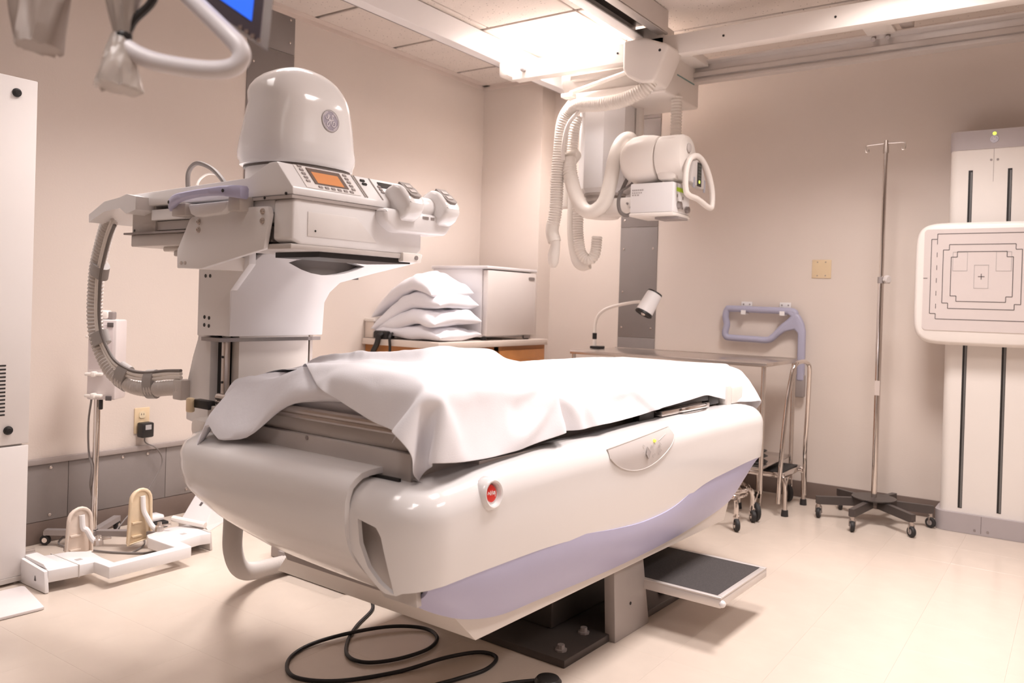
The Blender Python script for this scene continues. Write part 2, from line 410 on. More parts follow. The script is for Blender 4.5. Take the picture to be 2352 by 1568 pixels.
# ---------------------------------------------------------------- ceiling-hung x-ray tube
t = thing('xray_tube_crane', 'white ceiling-hung x-ray tube with ribbed hoses below the bridge beam', 'x-ray tube', (-2.35, 4.5, 1.5))
crane = t
MB().prism([(-2.69, 2.64), (-2.69, 2.50), (-2.66, 2.42), (-2.61, 2.37), (-1.99, 2.37), (-1.99, 2.62), (-2.2, 2.64)], 'y', 4.30, 4.78, bev=.012, seg=3).put('carriage', OFFW, t)
MB().box(-1.9895, -1.987, 4.45, 4.70, 2.50, 2.507).put('stripe', TEAL, t)
MB().box(-2.60, -2.12, 4.27, 4.30, 2.385, 2.425, bev=.006).put('cable_tray', OFFW, t)
MB().box(-2.60, -2.12, 4.255, 4.30, 2.50, 2.53, bev=.006, M=None).put('cable_tray', OFFW, t)
MB().tube([(-2.58, 4.235, 2.42), (-2.13, 4.235, 2.51)], .014, 8).put('strut', OFFW, t)
MB().box(-2.64, -2.56, 4.22, 4.28, 2.395, 2.42, bev=.004).put('hose_clamp', OFFW, t)
# shroud
MB().prism([(-2.15, 2.62), (-2.02, 2.62), (-1.87, 2.56), (-1.93, 2.42), (-1.96, 2.37), (-2.03, 2.37), (-2.125, 2.42), (-2.15, 2.46)], 'y', 4.07, 4.26, bev=.018, seg=3).put('hose_shroud', OFFW, t)
MB().cyl((-1.925, 4.069, 2.535), (-1.925, 4.074, 2.535), .008, 8).put('hole', DARK, t)
# telescopic column
cx, cy = -2.47, 4.50
def octa(r, z, a0=22.5): return [(cx+r*cos(radians(a0+45*i)), cy+r*sin(radians(a0+45*i)), z) for i in range(8)]
MB().loft([octa(.17, 2.37), octa(.17, 1.86), octa(.15, 1.835)]).put('column', WHITE, t, ang=20)
MB().rings([((cx, cy, z), r) for z, r in ((1.84, .13), (1.82, .13), (1.818, .118), (1.805, .118), (1.803, .13), (1.785, .13), (1.783, .115), (1.765, .115), (1.763, .125), (1.745, .125), (1.74, .10))], (0, 0, 1), 28).put('column_rings', HOSEG, t)
MB().rings([((cx, cy, 1.75), .10), ((cx, cy, 1.70), .10), ((cx, cy, 1.685), .085)], (0, 0, 1), 24).put('column_foot', OFFW, t)
MB().box(-2.46, -2.20, 4.40, 4.56, 1.70, 1.80, bev=.02).put('mount_arm', OFFW, t)
for x, z in ((-2.215, 1.765), (-2.235, 1.735), (-2.26, 1.76)): MB().cyl((x, 4.40, z), (x, 4.392, z), .007, 8).put('bolt', GREYMET, t)
MB().tube([(-2.30, 4.60, 2.37), (-2.30, 4.60, 1.78)], .03, 10).put('guide_post', OFFW, t)
corrugated([(-2.0, 4.48, 2.38), (-2.0, 4.48, 2.2), (-1.99, 4.46, 2.05)], .034, .018).put('riser_hose', HOSE, t)
# tube head
tc_ = Vector((-2.075, 4.28, 1.985))
R = []
for f_, r in ((-.155, .02), (-.15, .06), (-.135, .092), (-.11, .117), (-.07, .136), (-.02, .143), (.04, .138), (.08, .128), (.085, .12)):
    R.append(((tc_.x+f_, tc_.y, tc_.z), r))
MB().rings(R, (1, 0, 0), 32).put('tube_housing', OFFW, t)
MB().rings([((-1.985, 4.28, 1.985), .118), ((-1.98, 4.28, 1.985), .127), ((-1.86, 4.28, 1.985), .127), ((-1.835, 4.28, 1.985), .115), ((-1.82, 4.28, 1.985), .08)], (1, 0, 0), 32).put('tube_collar', OFFW, t)
MB().box(-1.985, -1.865, 4.19, 4.37, 1.85, 2.10, bev=.03).put('yoke', OFFW, t)
MB().rings([((-1.818, 4.25, 2.03), .026), ((-1.812, 4.25, 2.03), .026), ((-1.808, 4.25, 2.03), .018)], (1, 0, 0), 16).put('knob', PANELG, t)
MB().tube([(-2.17, 4.32, 2.03), (-2.245, 4.34, 2.13)], .05, 16).put('cable_socket', OFFW, t)
# collimator
MB().box(-2.128, -1.866, 4.17, 4.40, 1.672, 1.838, bev=.008).put('collimator', WHITE, t)
MB().box(-2.13, -1.862, 4.165, 4.405, 1.652, 1.672, bev=.006).put('collimator_base', OFFW, t)
MB().box(-1.99, -1.85, 4.21, 4.34, 1.638, 1.650).put('filter_slide', GREYMET, t)
MB().box(-1.866, -1.863, 4.215, 4.36, 1.79, 1.812).put('lime_label', LIME, t)
for y, z, r in ((4.24, 1.715, .022), (4.35, 1.70, .02)):
    MB().rings([((-1.866, y, z), r), ((-1.848, y, z), r*.9), ((-1.846, y, z), r*.7)], (1, 0, 0), 16).put('knob', GREYMET, t)
for y, z in ((4.225, 1.765), (4.30, 1.76), (4.295, 1.705)): MB().box(-1.8665, -1.864, y-.006, y+.006, z-.008, z+.008).put('switch_mark', GREYMET, t)
strokes('label_lines', MARKL, t, [[(-2.115+.012*i, 1.80-.0), (-2.115+.012*i+.009, 1.80)] for i in range(6)] + [[(-2.115+.013*i, 1.785), (-2.115+.013*i+.008, 1.785)] for i in range(5)] + [[(-2.115+.016*i, 1.772), (-2.115+.016*i+.010, 1.772)] for i in range(3)],
        lambda u, v, h: (u, 4.17-h-.0003, v), .008)
MB().tube(crom([(-2.19, 4.27, 1.90), (-2.205, 4.24, 1.84), (-2.215, 4.2, 1.76), (-2.20, 4.19, 1.69), (-2.165, 4.2, 1.665), (-2.128, 4.22, 1.68)]), .011, 8).put('cable', CABLEG, t)
MB().tube(crom([(-2.14, 4.27, 1.89), (-2.17, 4.24, 1.84), (-2.215, 4.2, 1.80)]), .007, 8).put('cable', CABLEG, t)
# control console with D-handle, facing +x
hd = crom([(-1.80, 4.20, 1.93), (-1.79, 4.235, 1.975), (-1.78, 4.31, 1.985), (-1.77, 4.40, 1.93), (-1.765, 4.47, 1.83), (-1.765, 4.48, 1.74), (-1.77, 4.45, 1.72), (-1.79, 4.33, 1.755), (-1.80, 4.235, 1.765), (-1.805, 4.20, 1.79), (-1.805, 4.19, 1.86)], 6, closed=True)
MB().tube(hd, .016, 12, closed=True).put('handle', OFFW, t)
MB().prism([(4.22, 1.84), (4.25, 1.955), (4.31, 1.975), (4.38, 1.94), (4.43, 1.86), (4.43, 1.82), (4.34, 1.815)], 'x', -1.82, -1.785, bev=.006).put('console', PANELG, t)
MB().box(-1.7855, -1.782, 4.30, 4.355, 1.825, 1.955).put('display', DARK, t)
for k in range(5): MB().box(-1.782, -1.7812, 4.306, 4.349, 1.865+.017*k, 1.876+.017*k).put('display_row', mat('lcd_row', (.05, .06, .05), .3), t)
MB().box(-1.782, -1.781, 4.318, 4.335, 1.842, 1.857).put('led', LED, t)
MB().box(-1.79, -1.783, 4.25, 4.275, 1.81, 1.87, bev=.003).put('grip_button', mat('grey_button', (.35, .34, .38), .4), t)
MB().box(-1.79, -1.783, 4.40, 4.42, 1.80, 1.87, bev=.003).put('grip_button', mat('grey_button', (.35, .34, .38), .4), t)
# hoses
def hose(pts, r, rib, m=HOSE, name='hose'):
    return (corrugated(pts, r, .015) if rib else MB().tube(crom(pts, 10), r, 14)).put(name, m, t)
hose([(-1.99, 4.13, 2.40), (-2.04, 4.12, 2.345), (-2.16, 4.12, 2.305), (-2.32, 4.13, 2.30), (-2.46, 4.15, 2.315), (-2.545, 4.17, 2.29), (-2.585, 4.17, 2.20), (-2.605, 4.17, 2.05), (-2.615, 4.17, 1.90), (-2.62, 4.17, 1.72), (-2.635, 4.17, 1.62)], .042, True)
hose([(-2.635, 4.17, 1.64), (-2.64, 4.17, 1.58), (-2.62, 4.17, 1.52)], .04, False)
MB().rings([((-2.62, 4.17, 1.56), .03), ((-2.615, 4.17, 1.50), .03), ((-2.625, 4.17, 1.44), .036), ((-2.625, 4.17, 1.39), .03), ((-2.625, 4.17, 1.365), .012)], (0, 0, -1), 14).put('hose_end', OFFW, t)
hose([(-2.565, 4.22, 2.02), (-2.55, 4.2, 1.94), (-2.50, 4.18, 1.82), (-2.44, 4.17, 1.72), (-2.37, 4.17, 1.69), (-2.30, 4.18, 1.74), (-2.275, 4.2, 1.85), (-2.27, 4.24, 2.0), (-2.25, 4.28, 2.10), (-2.215, 4.31, 2.125), (-2.19, 4.32, 2.08)], .042, False)
hose([(-2.565, 4.28, 2.06), (-2.565, 4.22, 2.0), (-2.555, 4.2, 1.95), (-2.53, 4.19, 1.88)], .044, True)
hose([(-2.54, 4.26, 2.28), (-2.56, 4.26, 2.2), (-2.575, 4.27, 2.1), (-2.58, 4.27, 1.98), (-2.555, 4.28, 1.85), (-2.535, 4.29, 1.70), (-2.53, 4.29, 1.58), (-2.505, 4.29, 1.46), (-2.455, 4.30, 1.42), (-2.42, 4.31, 1.46), (-2.41, 4.31, 1.56)], .034, True)
hose([(-2.60, 4.34, 1.85), (-2.60, 4.34, 1.6), (-2.57, 4.34, 1.44), (-2.53, 4.34, 1.39), (-2.48, 4.35, 1.40)], .034, False)
hose([(-2.60, 4.32, 2.37), (-2.68, 4.34, 2.28), (-2.71, 4.36, 2.1), (-2.70, 4.38, 1.9), (-2.69, 4.38, 1.75)], .05, False)
MB().tube(crom([(-2.46, 4.14, 2.28), (-2.52, 4.12, 2.2), (-2.55, 4.12, 2.08), (-2.56, 4.14, 2.0)]), .012, 8).put('tie_strap', OFFW, t)
# ---------------------------------------------------------------- fluoroscopy table (own frame: x across, y along, z up)
TO = (-1.20, 1.40, 0); TR = -radians(2.2)
TM = Matrix.Translation(TO) @ Matrix.Rotation(TR, 4, 'Z')
def lerp_tab(tab, v):
    """smooth (cubic hermite) lookup"""
    n = len(tab)
    if v <= tab[0][0]: return tab[0][1]
    if v >= tab[-1][0]: return tab[-1][1]
    for i in range(n-1):
        if v <= tab[i+1][0]:
            (x0, y0), (x1, y1) = tab[i], tab[i+1]; h = x1-x0; t = (v-x0)/h
            def sl(k):
                if k == 0: return (tab[1][1]-tab[0][1])/(tab[1][0]-tab[0][0])
                if k == n-1: return (tab[-1][1]-tab[-2][1])/(tab[-1][0]-tab[-2][0])
                return (tab[k+1][1]-tab[k-1][1])/(tab[k+1][0]-tab[k-1][0])
            m0, m1 = sl(i)*h, sl(i+1)*h
            return (2*t**3-3*t*t+1)*y0+(t**3-2*t*t+t)*m0+(-2*t**3+3*t*t)*y1+(t**3-t*t)*m1
t = thing('x_ray_table', 'large white x-ray table with wavy lilac skirt and grey rails', 'x-ray table', TO, TR, local=True)
table = t
# near end cover
def end_cover(u, v):
    zr = .718-.293*v
    xr = lerp_tab([(.425, -.075), (.445, -.11), (.47, -.15), (.50, -.195), (.55, -.218), (.60, -.226), (.72, -.226)], zr)
    x = -1.02+u*(1.02+xr)
    zb = lerp_tab([(-1.02, .585), (-.98, .545), (-.86, .485), (-.67, .445), (-.45, .43), (-.22, .425), (0, .425)], x)
    yo = .12*(1-sqrt(max(0, 1-min(1, max(0, (-.90-x)/.12))**2))) + .11*(1-sqrt(max(0, 1-min(.98, max(0, (x+.11)/.11))**2)))
    tp = [(0, .10, .715), (.06, .06, .718), (.12, .02, .712), (.19, -.008, .695), (.27, -.02, .665), (.42, -.02, .60), (.58, -.008, .545), (.75, .03, .49), (.9, .085, .445), (1, .13, .425)]
    for (a, ya, za), (b, yb, zb_) in zip(tp, tp[1:]):
        if v <= b+1e-9:
            k = (v-a)/(b-a); y = ya+(yb-ya)*k; z = za+(zb_-za)*k; break
    z = .718-(.718-z)*(.718-zb)/(.718-.425)
    return Vector((x, y+yo*(1 if v > .15 else v/.15), z))
MB().grid(40, 26, end_cover).solid(.015).put('end_cover', GLOSS, t, ang=60)
# side cover with wave edge
WAVE = [(0, .484), (.25, .486), (.58, .479), (.9, .444), (1.085, .432), (1.29, .442), (1.52, .492), (1.785, .511), (2.05, .522), (2.2, .515)]
ZT = [(0, .708), (.12, .716), (.25, .727), (.6, .738), (1.2, .745), (2.0, .745), (2.2, .73)]
def plan(n_arc=10, n_len=56):
    P = []
    for i in range(8): P.append((-.245+.135*i/8, -.02, 0, -1))
    for i in range(n_arc): a = -pi/2+pi/2*i/n_arc; P.append((-.11+.11*cos(a), .09+.11*sin(a), cos(a), sin(a)))
    for i in range(n_len): P.append((0, .09+1.99*i/n_len, 1, 0))
    for i in range(n_arc+1): a = pi/2*i/n_arc; P.append((-.12+.12*cos(a), 2.08+.12*sin(a), cos(a), sin(a)))
    for i in range(1, 8): P.append((-.12-.5*i/7, 2.20, 0, 1))
    return P
PLAN = plan()
def side_pt(p, z, extra=0):
    """point of the side shell at height z: rounded shoulder on top, gentle tuck below"""
    x, y, nx, ny = p
    zt = lerp_tab(ZT, y if nx > .5 or ny > 0 else 0)
    d = zt-z
    r = .075
    ins = (r-sqrt(max(0, r*r-(r-max(0, d))**2))) if d < r else 0
    ins += .018*max(0, (.60-z)/.18)**1.5 if z < .60 else 0
    return Vector((x-nx*(ins-extra), y-ny*(ins-extra), z))
rows = 18; mb = MB(); V = []
for p in PLAN:
    zt = lerp_tab(ZT, p[1] if p[2] > .5 or p[3] > 0 else 0)
    zb = (lerp_tab(WAVE, p[1]) if p[2] > .95 or p[1] > 1 else .468+.016*p[2]) if p[3] > -.95 else .468+.105*max(0, (-.11-p[0])/.135)**1.4
    if p[3] > .5: zb = .515
    col = [mb.bm.verts.new(side_pt(p, zt) - Vector((p[2], p[3], 0))*.055)]
    for k in range(rows):
        f = (k/(rows-1)); f = .5*f+.5*f*f
        col.append(mb.bm.verts.new(side_pt(p, zt-f*(zt-zb))))
    V.append(col)
for A, B in zip(V, V[1:]):
    for k in range(len(A)-1): mb.bm.faces.new((A[k], B[k], B[k+1], A[k+1]))
mb.solid(.012); side = mb.put('side_cover', GLOSS, t, ang=50)
def boolean(o, cutter, op='DIFFERENCE'):
    m = o.modifiers.new('b', 'BOOLEAN'); m.operation = op; m.object = cutter; m.solver = 'EXACT'
    bpy.context.view_layer.update()
    dg = bpy.context.evaluated_depsgraph_get(); me = bpy.data.meshes.new_from_object(o.evaluated_get(dg))
    o.modifiers.clear(); me.name = o.name; o.data = me
    for p in me.polygons: p.use_smooth = True
    me.set_sharp_from_angle(angle=radians(40)); bpy.data.objects.remove(cutter)
# hand recess at the near corner (a pocket cut through the cover, lined behind)
pk = [(-.198, .628), (-.135, .618), (-.118, .598), (-.104, .55), (-.092, .505), (-.085, .47), (-.13, .49), (-.165, .52), (-.19, .57)]
cut = MB().prism(pk, 'y', -.10, .03).put('pocket_cut', GLOSS, t); boolean(side, cut)
MB().prism([(-.24, .66), (-.08, .66), (-.06, .56), (-.045, .44), (-.15, .44), (-.24, .50)], 'y', .03, .045).put('hand_recess', LGREY, t)
# lilac skirt
mb = MB(); V = []
SK = [(.015, .47), (.06, .44), (.11, .41), (.22, .362), (.36, .330), (.54, .322), (.94, .311), (1.30, .313), (1.6, .327), (1.91, .362), (2.0, .41), (2.07, .47), (2.12, .515)]
for i in range(64):
    y = .05+2.06*i/63; zt = lerp_tab(WAVE, y)+.012; zb = lerp_tab(SK, y); col = []
    for k in range(10):
        f = k/9; z = zt+(zb-zt)*f
        col.append(mb.bm.verts.new((-.022-.05*f**2.2 - .11*(1-sqrt(max(0, 1-min(.8, max(0, (.10-y)/.11))**2))), y, z)))
    V.append(col)
for A, B in zip(V, V[1:]):
    for k in range(9): mb.bm.faces.new((A[k], B[k], B[k+1], A[k+1]))
mb.solid(.012); mb.put('lilac_skirt', LILAC, t, 'wavy lilac lower skirt', ang=50)
# flat top plate, groove and rails
MB().box(-1.0, -.06, .075, 2.18, .685, .702, bev=.003).put('top_plate', WHITE, t)
MB().box(-.98, -.15, .065, .073, .706, .716).put('edge_gap', DARK, t)
MB().prism([(-.165, .69), (-.165, .722), (-.155, .732), (-.10, .742), (-.085, .738), (-.085, .69)], 'y', .29, 1.78).put('side_rail', ALU, t)
MB().box(-.20, -.166, .29, 1.9, .69, .715).put('rail_gap', DARK, t)
# carriage box that carries the table top
MB().box(-.985, -.13, .085, .30, .702, .775, bev=.002).put('end_apron', LGREY, t)
MB().box(-.975, -.20, .105, 2.15, .70, .765).put('carriage_body', LGREY, t)
MB().box(-.93, -.16, .10, .115, .776, .815, bev=.002).put('end_ledge', LGREY, t)
MB().box(-.97, -.93, .07, .13, .702, .812, bev=.003).put('corner_block', LGREY, t)
for x in (-.83, -.52): MB().cyl((x, .0845, .768), (x, .083, .768), .006, 8).put('rivet', GREYMET, t)
MB().cyl((-.80, .0845, .735), (-.80, .0835, .735), .003, 8).put('rivet', DARK, t)
for z, r in ((.838, .011), (.822, .009)): MB().tube([(-.95, .092, z), (-.16, .092, z)], r, 10).put('end_rail', STEEL, t)
MB().box(-.96, -.12, .10, 2.22, .812, .835, bev=.004).put('table_top', DARK, t)
MB().box(-1.03, -.95, .06, .085, .80, .826, bev=.003).put('rail_clamp', DARK, t)
MB().box(-1.05, -1.025, .045, .065, .785, .83, bev=.006).put('clamp_knob', IVORY, t)
MB().box(-1.10, -.98, .09, .3, .70, .76, bev=.02).put('far_bumper', OFFW, t)
# accessories on the right side rail
MB().box(-.15, -.122, 1.22, 1.33, .742, .812, bev=.003).put('rail_block', DARK, t)
MB().box(-.14, -.12, 1.33, 1.80, .775, .815, bev=.002).put('accessory_rail', DARK, t)
MB().box(-.15, -.118, 1.80, 1.90, .755, .82, bev=.003).put('rail_block', DARK, t)
MB().box(-.135, -.105, 1.36, 1.78, .75, .77, bev=.004).put('cassette_rail', STEEL, t)
MB().tube(crom([(-.12, 1.50, .758), (-.09, 1.54, .764), (-.09, 1.70, .764), (-.12, 1.76, .762)]), .007, 8).put('cassette_handle', CHROME, t)
MB().box(-.15, -.10, 1.95, 1.99, .745, .825, bev=.003).put('end_bracket', OFFW, t)
MB().tube([(-.125, 1.89, .785), (-.125, 1.96, .785)], .008, 8).put('clamp_screw', GREYMET, t)
MB().rings([((-.125, 1.955, .785), .018), ((-.125, 1.965, .785), .018)], (0, 1, 0), 14).put('clamp_washer', GREYMET, t)
MB().box(-.17, -.10, 2.0, 2.12, .745, .82, bev=.01).put('end_block', OFFW, t)
# emergency stop
def on_shell(y, z, extra=0): return side_pt((0, y, 1, 0), z, extra)
bc = on_shell(.24, .675); ax = Vector((1, -.0, .12)).normalized()
MB().rings([(bc+ax*a, r) for a, r in ((-.02, .043), (.0, .041), (.009, .037), (.012, .033), (.010, .029), (.003, .0262), (-.007, .025))], ax, 32, cap=False).put('button_boss', GLOSS, t)
MB().rings([(bc+ax*a, r) for a, r in ((-.008, .0248), (-.002, .0235), (.003, .019), (.0045, .010), (.005, .001))], ax, 28).put('stop_button', RED, t, 'red emergency stop button')
e1 = Vector((0, 1, 0)); e2 = ax.cross(e1)
strokes('button_mark', mat('white_print', (.9, .88, .87), .5), t, [[(-.016, .0), (-.013, .006), (-.010, .001)], [(-.009, -.002), (-.006, .008), (-.003, -.002), (0, .008), (.002, -.001)], [(.004, .004), (.008, .005), (.008, .0), (.005, -.002), (.004, .002)], [(.010, .005), (.013, -.003)], [(.016, .005), (.011, -.008)]],
        lambda u, v, h: bc+ax*(.0057+h-.0), .002)
o = COL.objects[-1]; bpy.data.objects.remove(o)
def bt(u, v, h): return bc+e1*u+e2*v*(1 if e2.z > 0 else -1)+ax*(.0056-.004*min(1, (u*u+v*v)/.0004)+h)
strokes('button_mark', MATS['white_print'], t, [[(-.016, .0), (-.013, .006), (-.010, .001)], [(-.009, -.002), (-.006, .008), (-.003, -.002), (0, .008), (.002, -.001)], [(.004, .004), (.008, .005), (.008, .0), (.005, -.002), (.004, .002)], [(.010, .005), (.013, -.003)], [(.016, .005), (.011, -.008)]], bt, .0022)
# control panel on the shoulder
def pan(u, v, h=.003):
    y = .815+.445*u; zt = .712+.022*u
    zb = zt-.098*max(0, sin(pi*(.03+.94*u)))**.55
    return on_shell(y, zt+(zb-zt)*v, h)
MB().grid(28, 9, lambda u, v: pan(u, v)).solid(.003).put('control_panel', PANELG, t, ang=60)
rim = [pan(i/40, 0) for i in range(41)]+[pan(1-i/40, 1) for i in range(41)]
MB().tube(rim, .0022, 6, closed=True).put('panel_rim', LGREY, t)
def pp(u, v, h): return pan(u, v, .0066+h)
sym = []
for cx_, cy_ in ((.60, .35), (.61, .68), (.70, .46), (.70, .70)):
    sym.append([(cx_+.018*cos(a), cy_+.07*sin(a)) for a in [2*pi*k/8 for k in range(9)]])
for cx_, cy_ in ((.725, .40), (.725, .64)): sym.append([(cx_-.012, cy_-.06), (cx_+.012, cy_+.06)])
for k in range(4): sym.append([(.445+.012*k, .42+.06*k), (.458+.012*k, .46+.06*k)])
sym.append([(.47, .20), (.485, .27), (.472, .27)])
strokes('panel_symbols', MARKL, t, sym, pp, .006)
MB().loft([[pp(*q, h) for q in ((.52, .30), (.56, .50), (.53, .72), (.49, .52))] for h in (0, .001)]).put('arrow_key', mat('key_grey', (.42, .38, .37), .5), t)
MB().ball(pp(.655, .22, 0), .006, n=10, m=6).put('yellow_led', YLED, t)
strokes('panel_mark', mat('pale_print', (.75, .71, .69), .5), t, [[(.72+.03*i, .26-.012*i), (.745+.03*i, .25-.012*i)] for i in range(5)], pp, .005)
# underside pan, pedestal, base plate, post and step
MB().loft([[(x, y, z) for x, y in ((x0, y0), (x1, y0), (x1, y1), (x0, y1))] for x0, x1, y0, y1, z in ((-.62, -.10, .14, 2.05, .445), (-.66, -.10, .15, 2.05, .42), (-.93, -.10, .315, 1.95, .262))]).put('underside_pan', OFFW, t, ang=15)
MB().loft([[(x, y, z) for y, z in ((.125, .425), (.145, .425), (.16, .395), (.14, .395))] for x in (-.66, -.08)]).put('pan_lip', GREYMET, t)
MB().box(-.85, -.32, 1.0, 1.6, .025, .30, bev=.01).put('pedestal', DSTEEL, t)
MB().box(-1.10, -.148, .822, 1.75, 0, .026, bev=.003).put('base_plate', DSTEEL, t)
for x, y in ((-.20, .88), (-.22, 1.05), (-.20, 1.6)): MB().rings([((x, y, .026), .02), ((x, y, .032), .02), ((x, y, .033), .013), ((x, y, .046), .012)], (0, 0, 1), 8).put('anchor_bolt', GREYMET, t)
MB().box(-1.57, -1.155, .80, 1.25, .002, .085, bev=.003).put('cable_box', GREYMET, t)
MB().box(-1.75, -1.55, .90, 1.3, .002, .07, bev=.003).put('cable_box', GREYMET, t)
MB().prism([(1.10, 0.0), (1.345, 0.0), (1.26, .36), (1.07, .36)], 'x', -.165, -.125, bev=.002).put('step_post', GREYMET if False else mat('grey_paint', (.40, .355, .335), .45), t)
MB().cyl((-.1255, 1.2, .11), (-.1235, 1.2, .11), .006, 8).put('hole', DARK, t)
ZS = .172
MB().box(-.60, .166, 1.297, 1.735, ZS-.038, ZS-.004, bev=.006).put('step_tray', ALU, t)
for a in ((-.60, .166, 1.297, 1.316), (-.60, .166, 1.716, 1.735), (.145, .166, 1.316, 1.716)): MB().box(*a, ZS-.006, ZS, bev=.002).put('tray_edge', ALU, t)
MB().box(-.58, .144, 1.317, 1.715, ZS-.0035, ZS-.001).put('grip_mat', GRIP, t)
MB().ball((.168, 1.305, ZS-.022), .012, n=12, m=8).put('corner_bumper', WHITE, t)
# hose drooping below the far left corner
corrugated([(-1.10, .25, .60), (-1.20, .33, .40), (-1.33, .42, .22), (-1.45, .55, .09), (-1.52, .72, .045), (-1.50, .95, .045)], .035, .012).put('floor_hose', HOSEG, t)

# ---------------------------------------------------------------- fluoroscopy tower (same frame)
t = thing('fluoroscopy_tower', 'white fluoroscopy tower with domed head and orange console beside x-ray table', 'fluoroscopy unit', TO, TR, local=True)
tower = t
OFF[t.name] = Vector((0, 0, 0))
# column
MB().prism([(-1.22, .735), (-1.09, .716), (-1.09, 1.225), (-1.145, 1.225), (-1.148, 1.09), (-1.165, 1.0), (-1.19, .945), (-1.222, .85)], 'y', .152, .52, bev=.004).put('column_cover', WHITE, t)
MB().box(-1.10, -1.04, .18, .50, .715, 1.05).put('column_core', DARK, t)
MB().box(-1.05, -1.03, .165, .185, .72, 1.05, bev=.002).put('guide_rail', STEEL, t)
for z in (.80, .87, .95, 1.02): MB().cyl((-1.04, .164, z), (-1.04, .162, z), .004, 8).put('rail_hole', DARK, t)
MB().box(-1.04, -1.0, .195, .47, .60, 1.05, bev=.004).put('column_panel', OFFW, t)
MB().box(-1.02, -1.0, .475, .487, .70, 1.05).put('guide_rail', STEEL, t)
# carriage with swan-neck arm; crescent opening in the front skin
arm = [(.125, 1.02), (.487, 1.02), (.493, 1.13), (.515, 1.165), (.56, 1.20), (.70, 1.235), (.96, 1.295), (.97, 1.325), (.60, 1.31), (.36, 1.30), (.24, 1.28), (.18, 1.235), (.128, 1.16)]
carr = MB().prism(arm, 'x', -.99, -.95, bev=.004).put('carriage_arm', WHITE, t)
MB().box(-1.02, -.992, .25, .68, 1.215, 1.29).put('arm_shade_backing', mat('shadow_grey', (.16, .14, .13), .6), t)  # backing behind the opening, its inner shade put into the grey
cres = [(.338, 1.258), (.37, 1.268), (.40, 1.272), (.45, 1.285), (.55, 1.288), (.67, 1.262), (.63, 1.247), (.575, 1.233), (.53, 1.226), (.478, 1.223), (.43, 1.228), (.39, 1.238)]
cut = MB().prism(cres, 'x', -1.0, -.90).put('crescent_cut', WHITE, t); boolean(carr, cut)
MB().prism([(-1.125, 1.015), (-1.0, 1.02), (-.952, 1.02), (-.952, 1.16), (-.86, 1.24), (-.86, 1.29), (-1.125, 1.29)], 'y', .125, .15, bev=.003).put('carriage_side', WHITE, t)
for dx, z in ((-1.085, 1.205), (-1.06, 1.205), (-1.085, 1.075), (-1.06, 1.073), (-1.085, 1.05), (-1.06, 1.048)):
    MB().cyl((dx, .1255, z), (dx, .124, z), .006, 10).put('hole', DARK, t)
MB().box(-1.10, -1.0, .125, .52, 1.0, 1.012).put('carriage_foot', GREYMET, t)
# side bracket
br = [(-1.01, 1.222), (-.885, 1.220), (-.594, 1.272), (-.572, 1.365), (-.58, 1.385), (-.66, 1.387), (-.935, 1.372), (-.95, 1.365), (-1.012, 1.275)]
MB().prism(br, 'y', -.018, -.003, bev=.003).put('side_bracket', WHITE, t)
MB().prism([(-1.0, 1.222), (-.885, 1.220), (-.88, 1.26), (-1.0, 1.26)], 'y', -.003, .14).put('bracket_foot', OFFW, t)
for x, z in ((-.90, 1.355), (-.90, 1.332), (-.60, 1.372), (-.60, 1.347)):
    MB().rings([((x, -.018, z), .0088), ((x, -.021, z), .0085), ((x, -.021, z), .006), ((x, -.024, z), .0058), ((x, -.024, z), .003), ((x, -.022, z), .003)], (0, -1, 0), 16).put('hex_bolt', STEEL, t)
for x in (-.985, -.965): MB().rings([((x, -.018, 1.237), .0055), ((x, -.021, 1.237), .005)], (0, -1, 0), 10).put('screw', STEEL, t)
# spot-film device body
MB().prism([(-1.31, 1.418), (-1.315, 1.448), (-1.30, 1.458), (-.69, 1.470), (-.60, 1.505), (-.565, 1.505), (-.497, 1.434), (-.495, 1.414)], 'y', -.004, .485, bev=.005).put('deck', WHITE, t)
MB().box(-.70, -.495, -.006, .49, 1.405, 1.413).put('deck_seam', mat('seam_grey', (.45, .40, .38), .5), t)
MB().prism([(0.0, 1.298), (0.0, 1.40), (.012, 1.408), (.485, 1.408), (.49, 1.30), (.47, 1.285), (.03, 1.285)], 'x', -.58, -.50, bev=.008, seg=3).put('front_box', WHITE, t)
MB().prism([(.05, 1.31), (.05, 1.375), (.22, 1.375), (.30, 1.31)], 'x', -.501, -.498, bev=.001).put('front_panel', mat('panel_white', (.82, .78, .76), .3), t)
MB().cyl((-.4985, .075, 1.325), (-.497, .075, 1.325), .003, 8).put('pin_hole', DARK, t)
MB().box(-1.20, -.58, .004, .48, 1.372, 1.405, bev=.002).put('slide', WHITE, t)
MB().box(-1.20, -.58, .02, .47, 1.342, 1.370, bev=.002).put('slide', LGREY, t)
MB().box(-1.335, -1.195, .015, .47, 1.336, 1.44, bev=.003).put('rear_box', LGREY, t)
for z in (1.345, 1.40): MB().cyl((-1.32, .0155, z), (-1.32, .014, z), .004, 8).put('screw', DARK, t)
MB().box(-1.36, -.60, .0, .48, 1.331, 1.337).put('lip_plate', GREYMET, t)
MB().box(-1.335, -.60, .012, .47, 1.293, 1.331, bev=.004).put('lower_tray', LGREY, t)
MB().box(-1.21, -1.05, .05, .40, 1.278, 1.294, bev=.005).put('under_block', OFFW, t); MB().box(-1.13, -1.08, .04, .2, 1.262, 1.28, bev=.004).put('under_block', LGREY, t)
MB().box(-1.06, -1.0, .05, .14, 1.225, 1.30, bev=.012).put('under_block', OFFW, t)
MB().box(-.62, -.51, .01, .47, 1.345, 1.385).put('gap_block', LGREY, t); MB().box(-.62, -.515, .012, .47, 1.30, 1.335).put('gap_block', GREYMET, t)
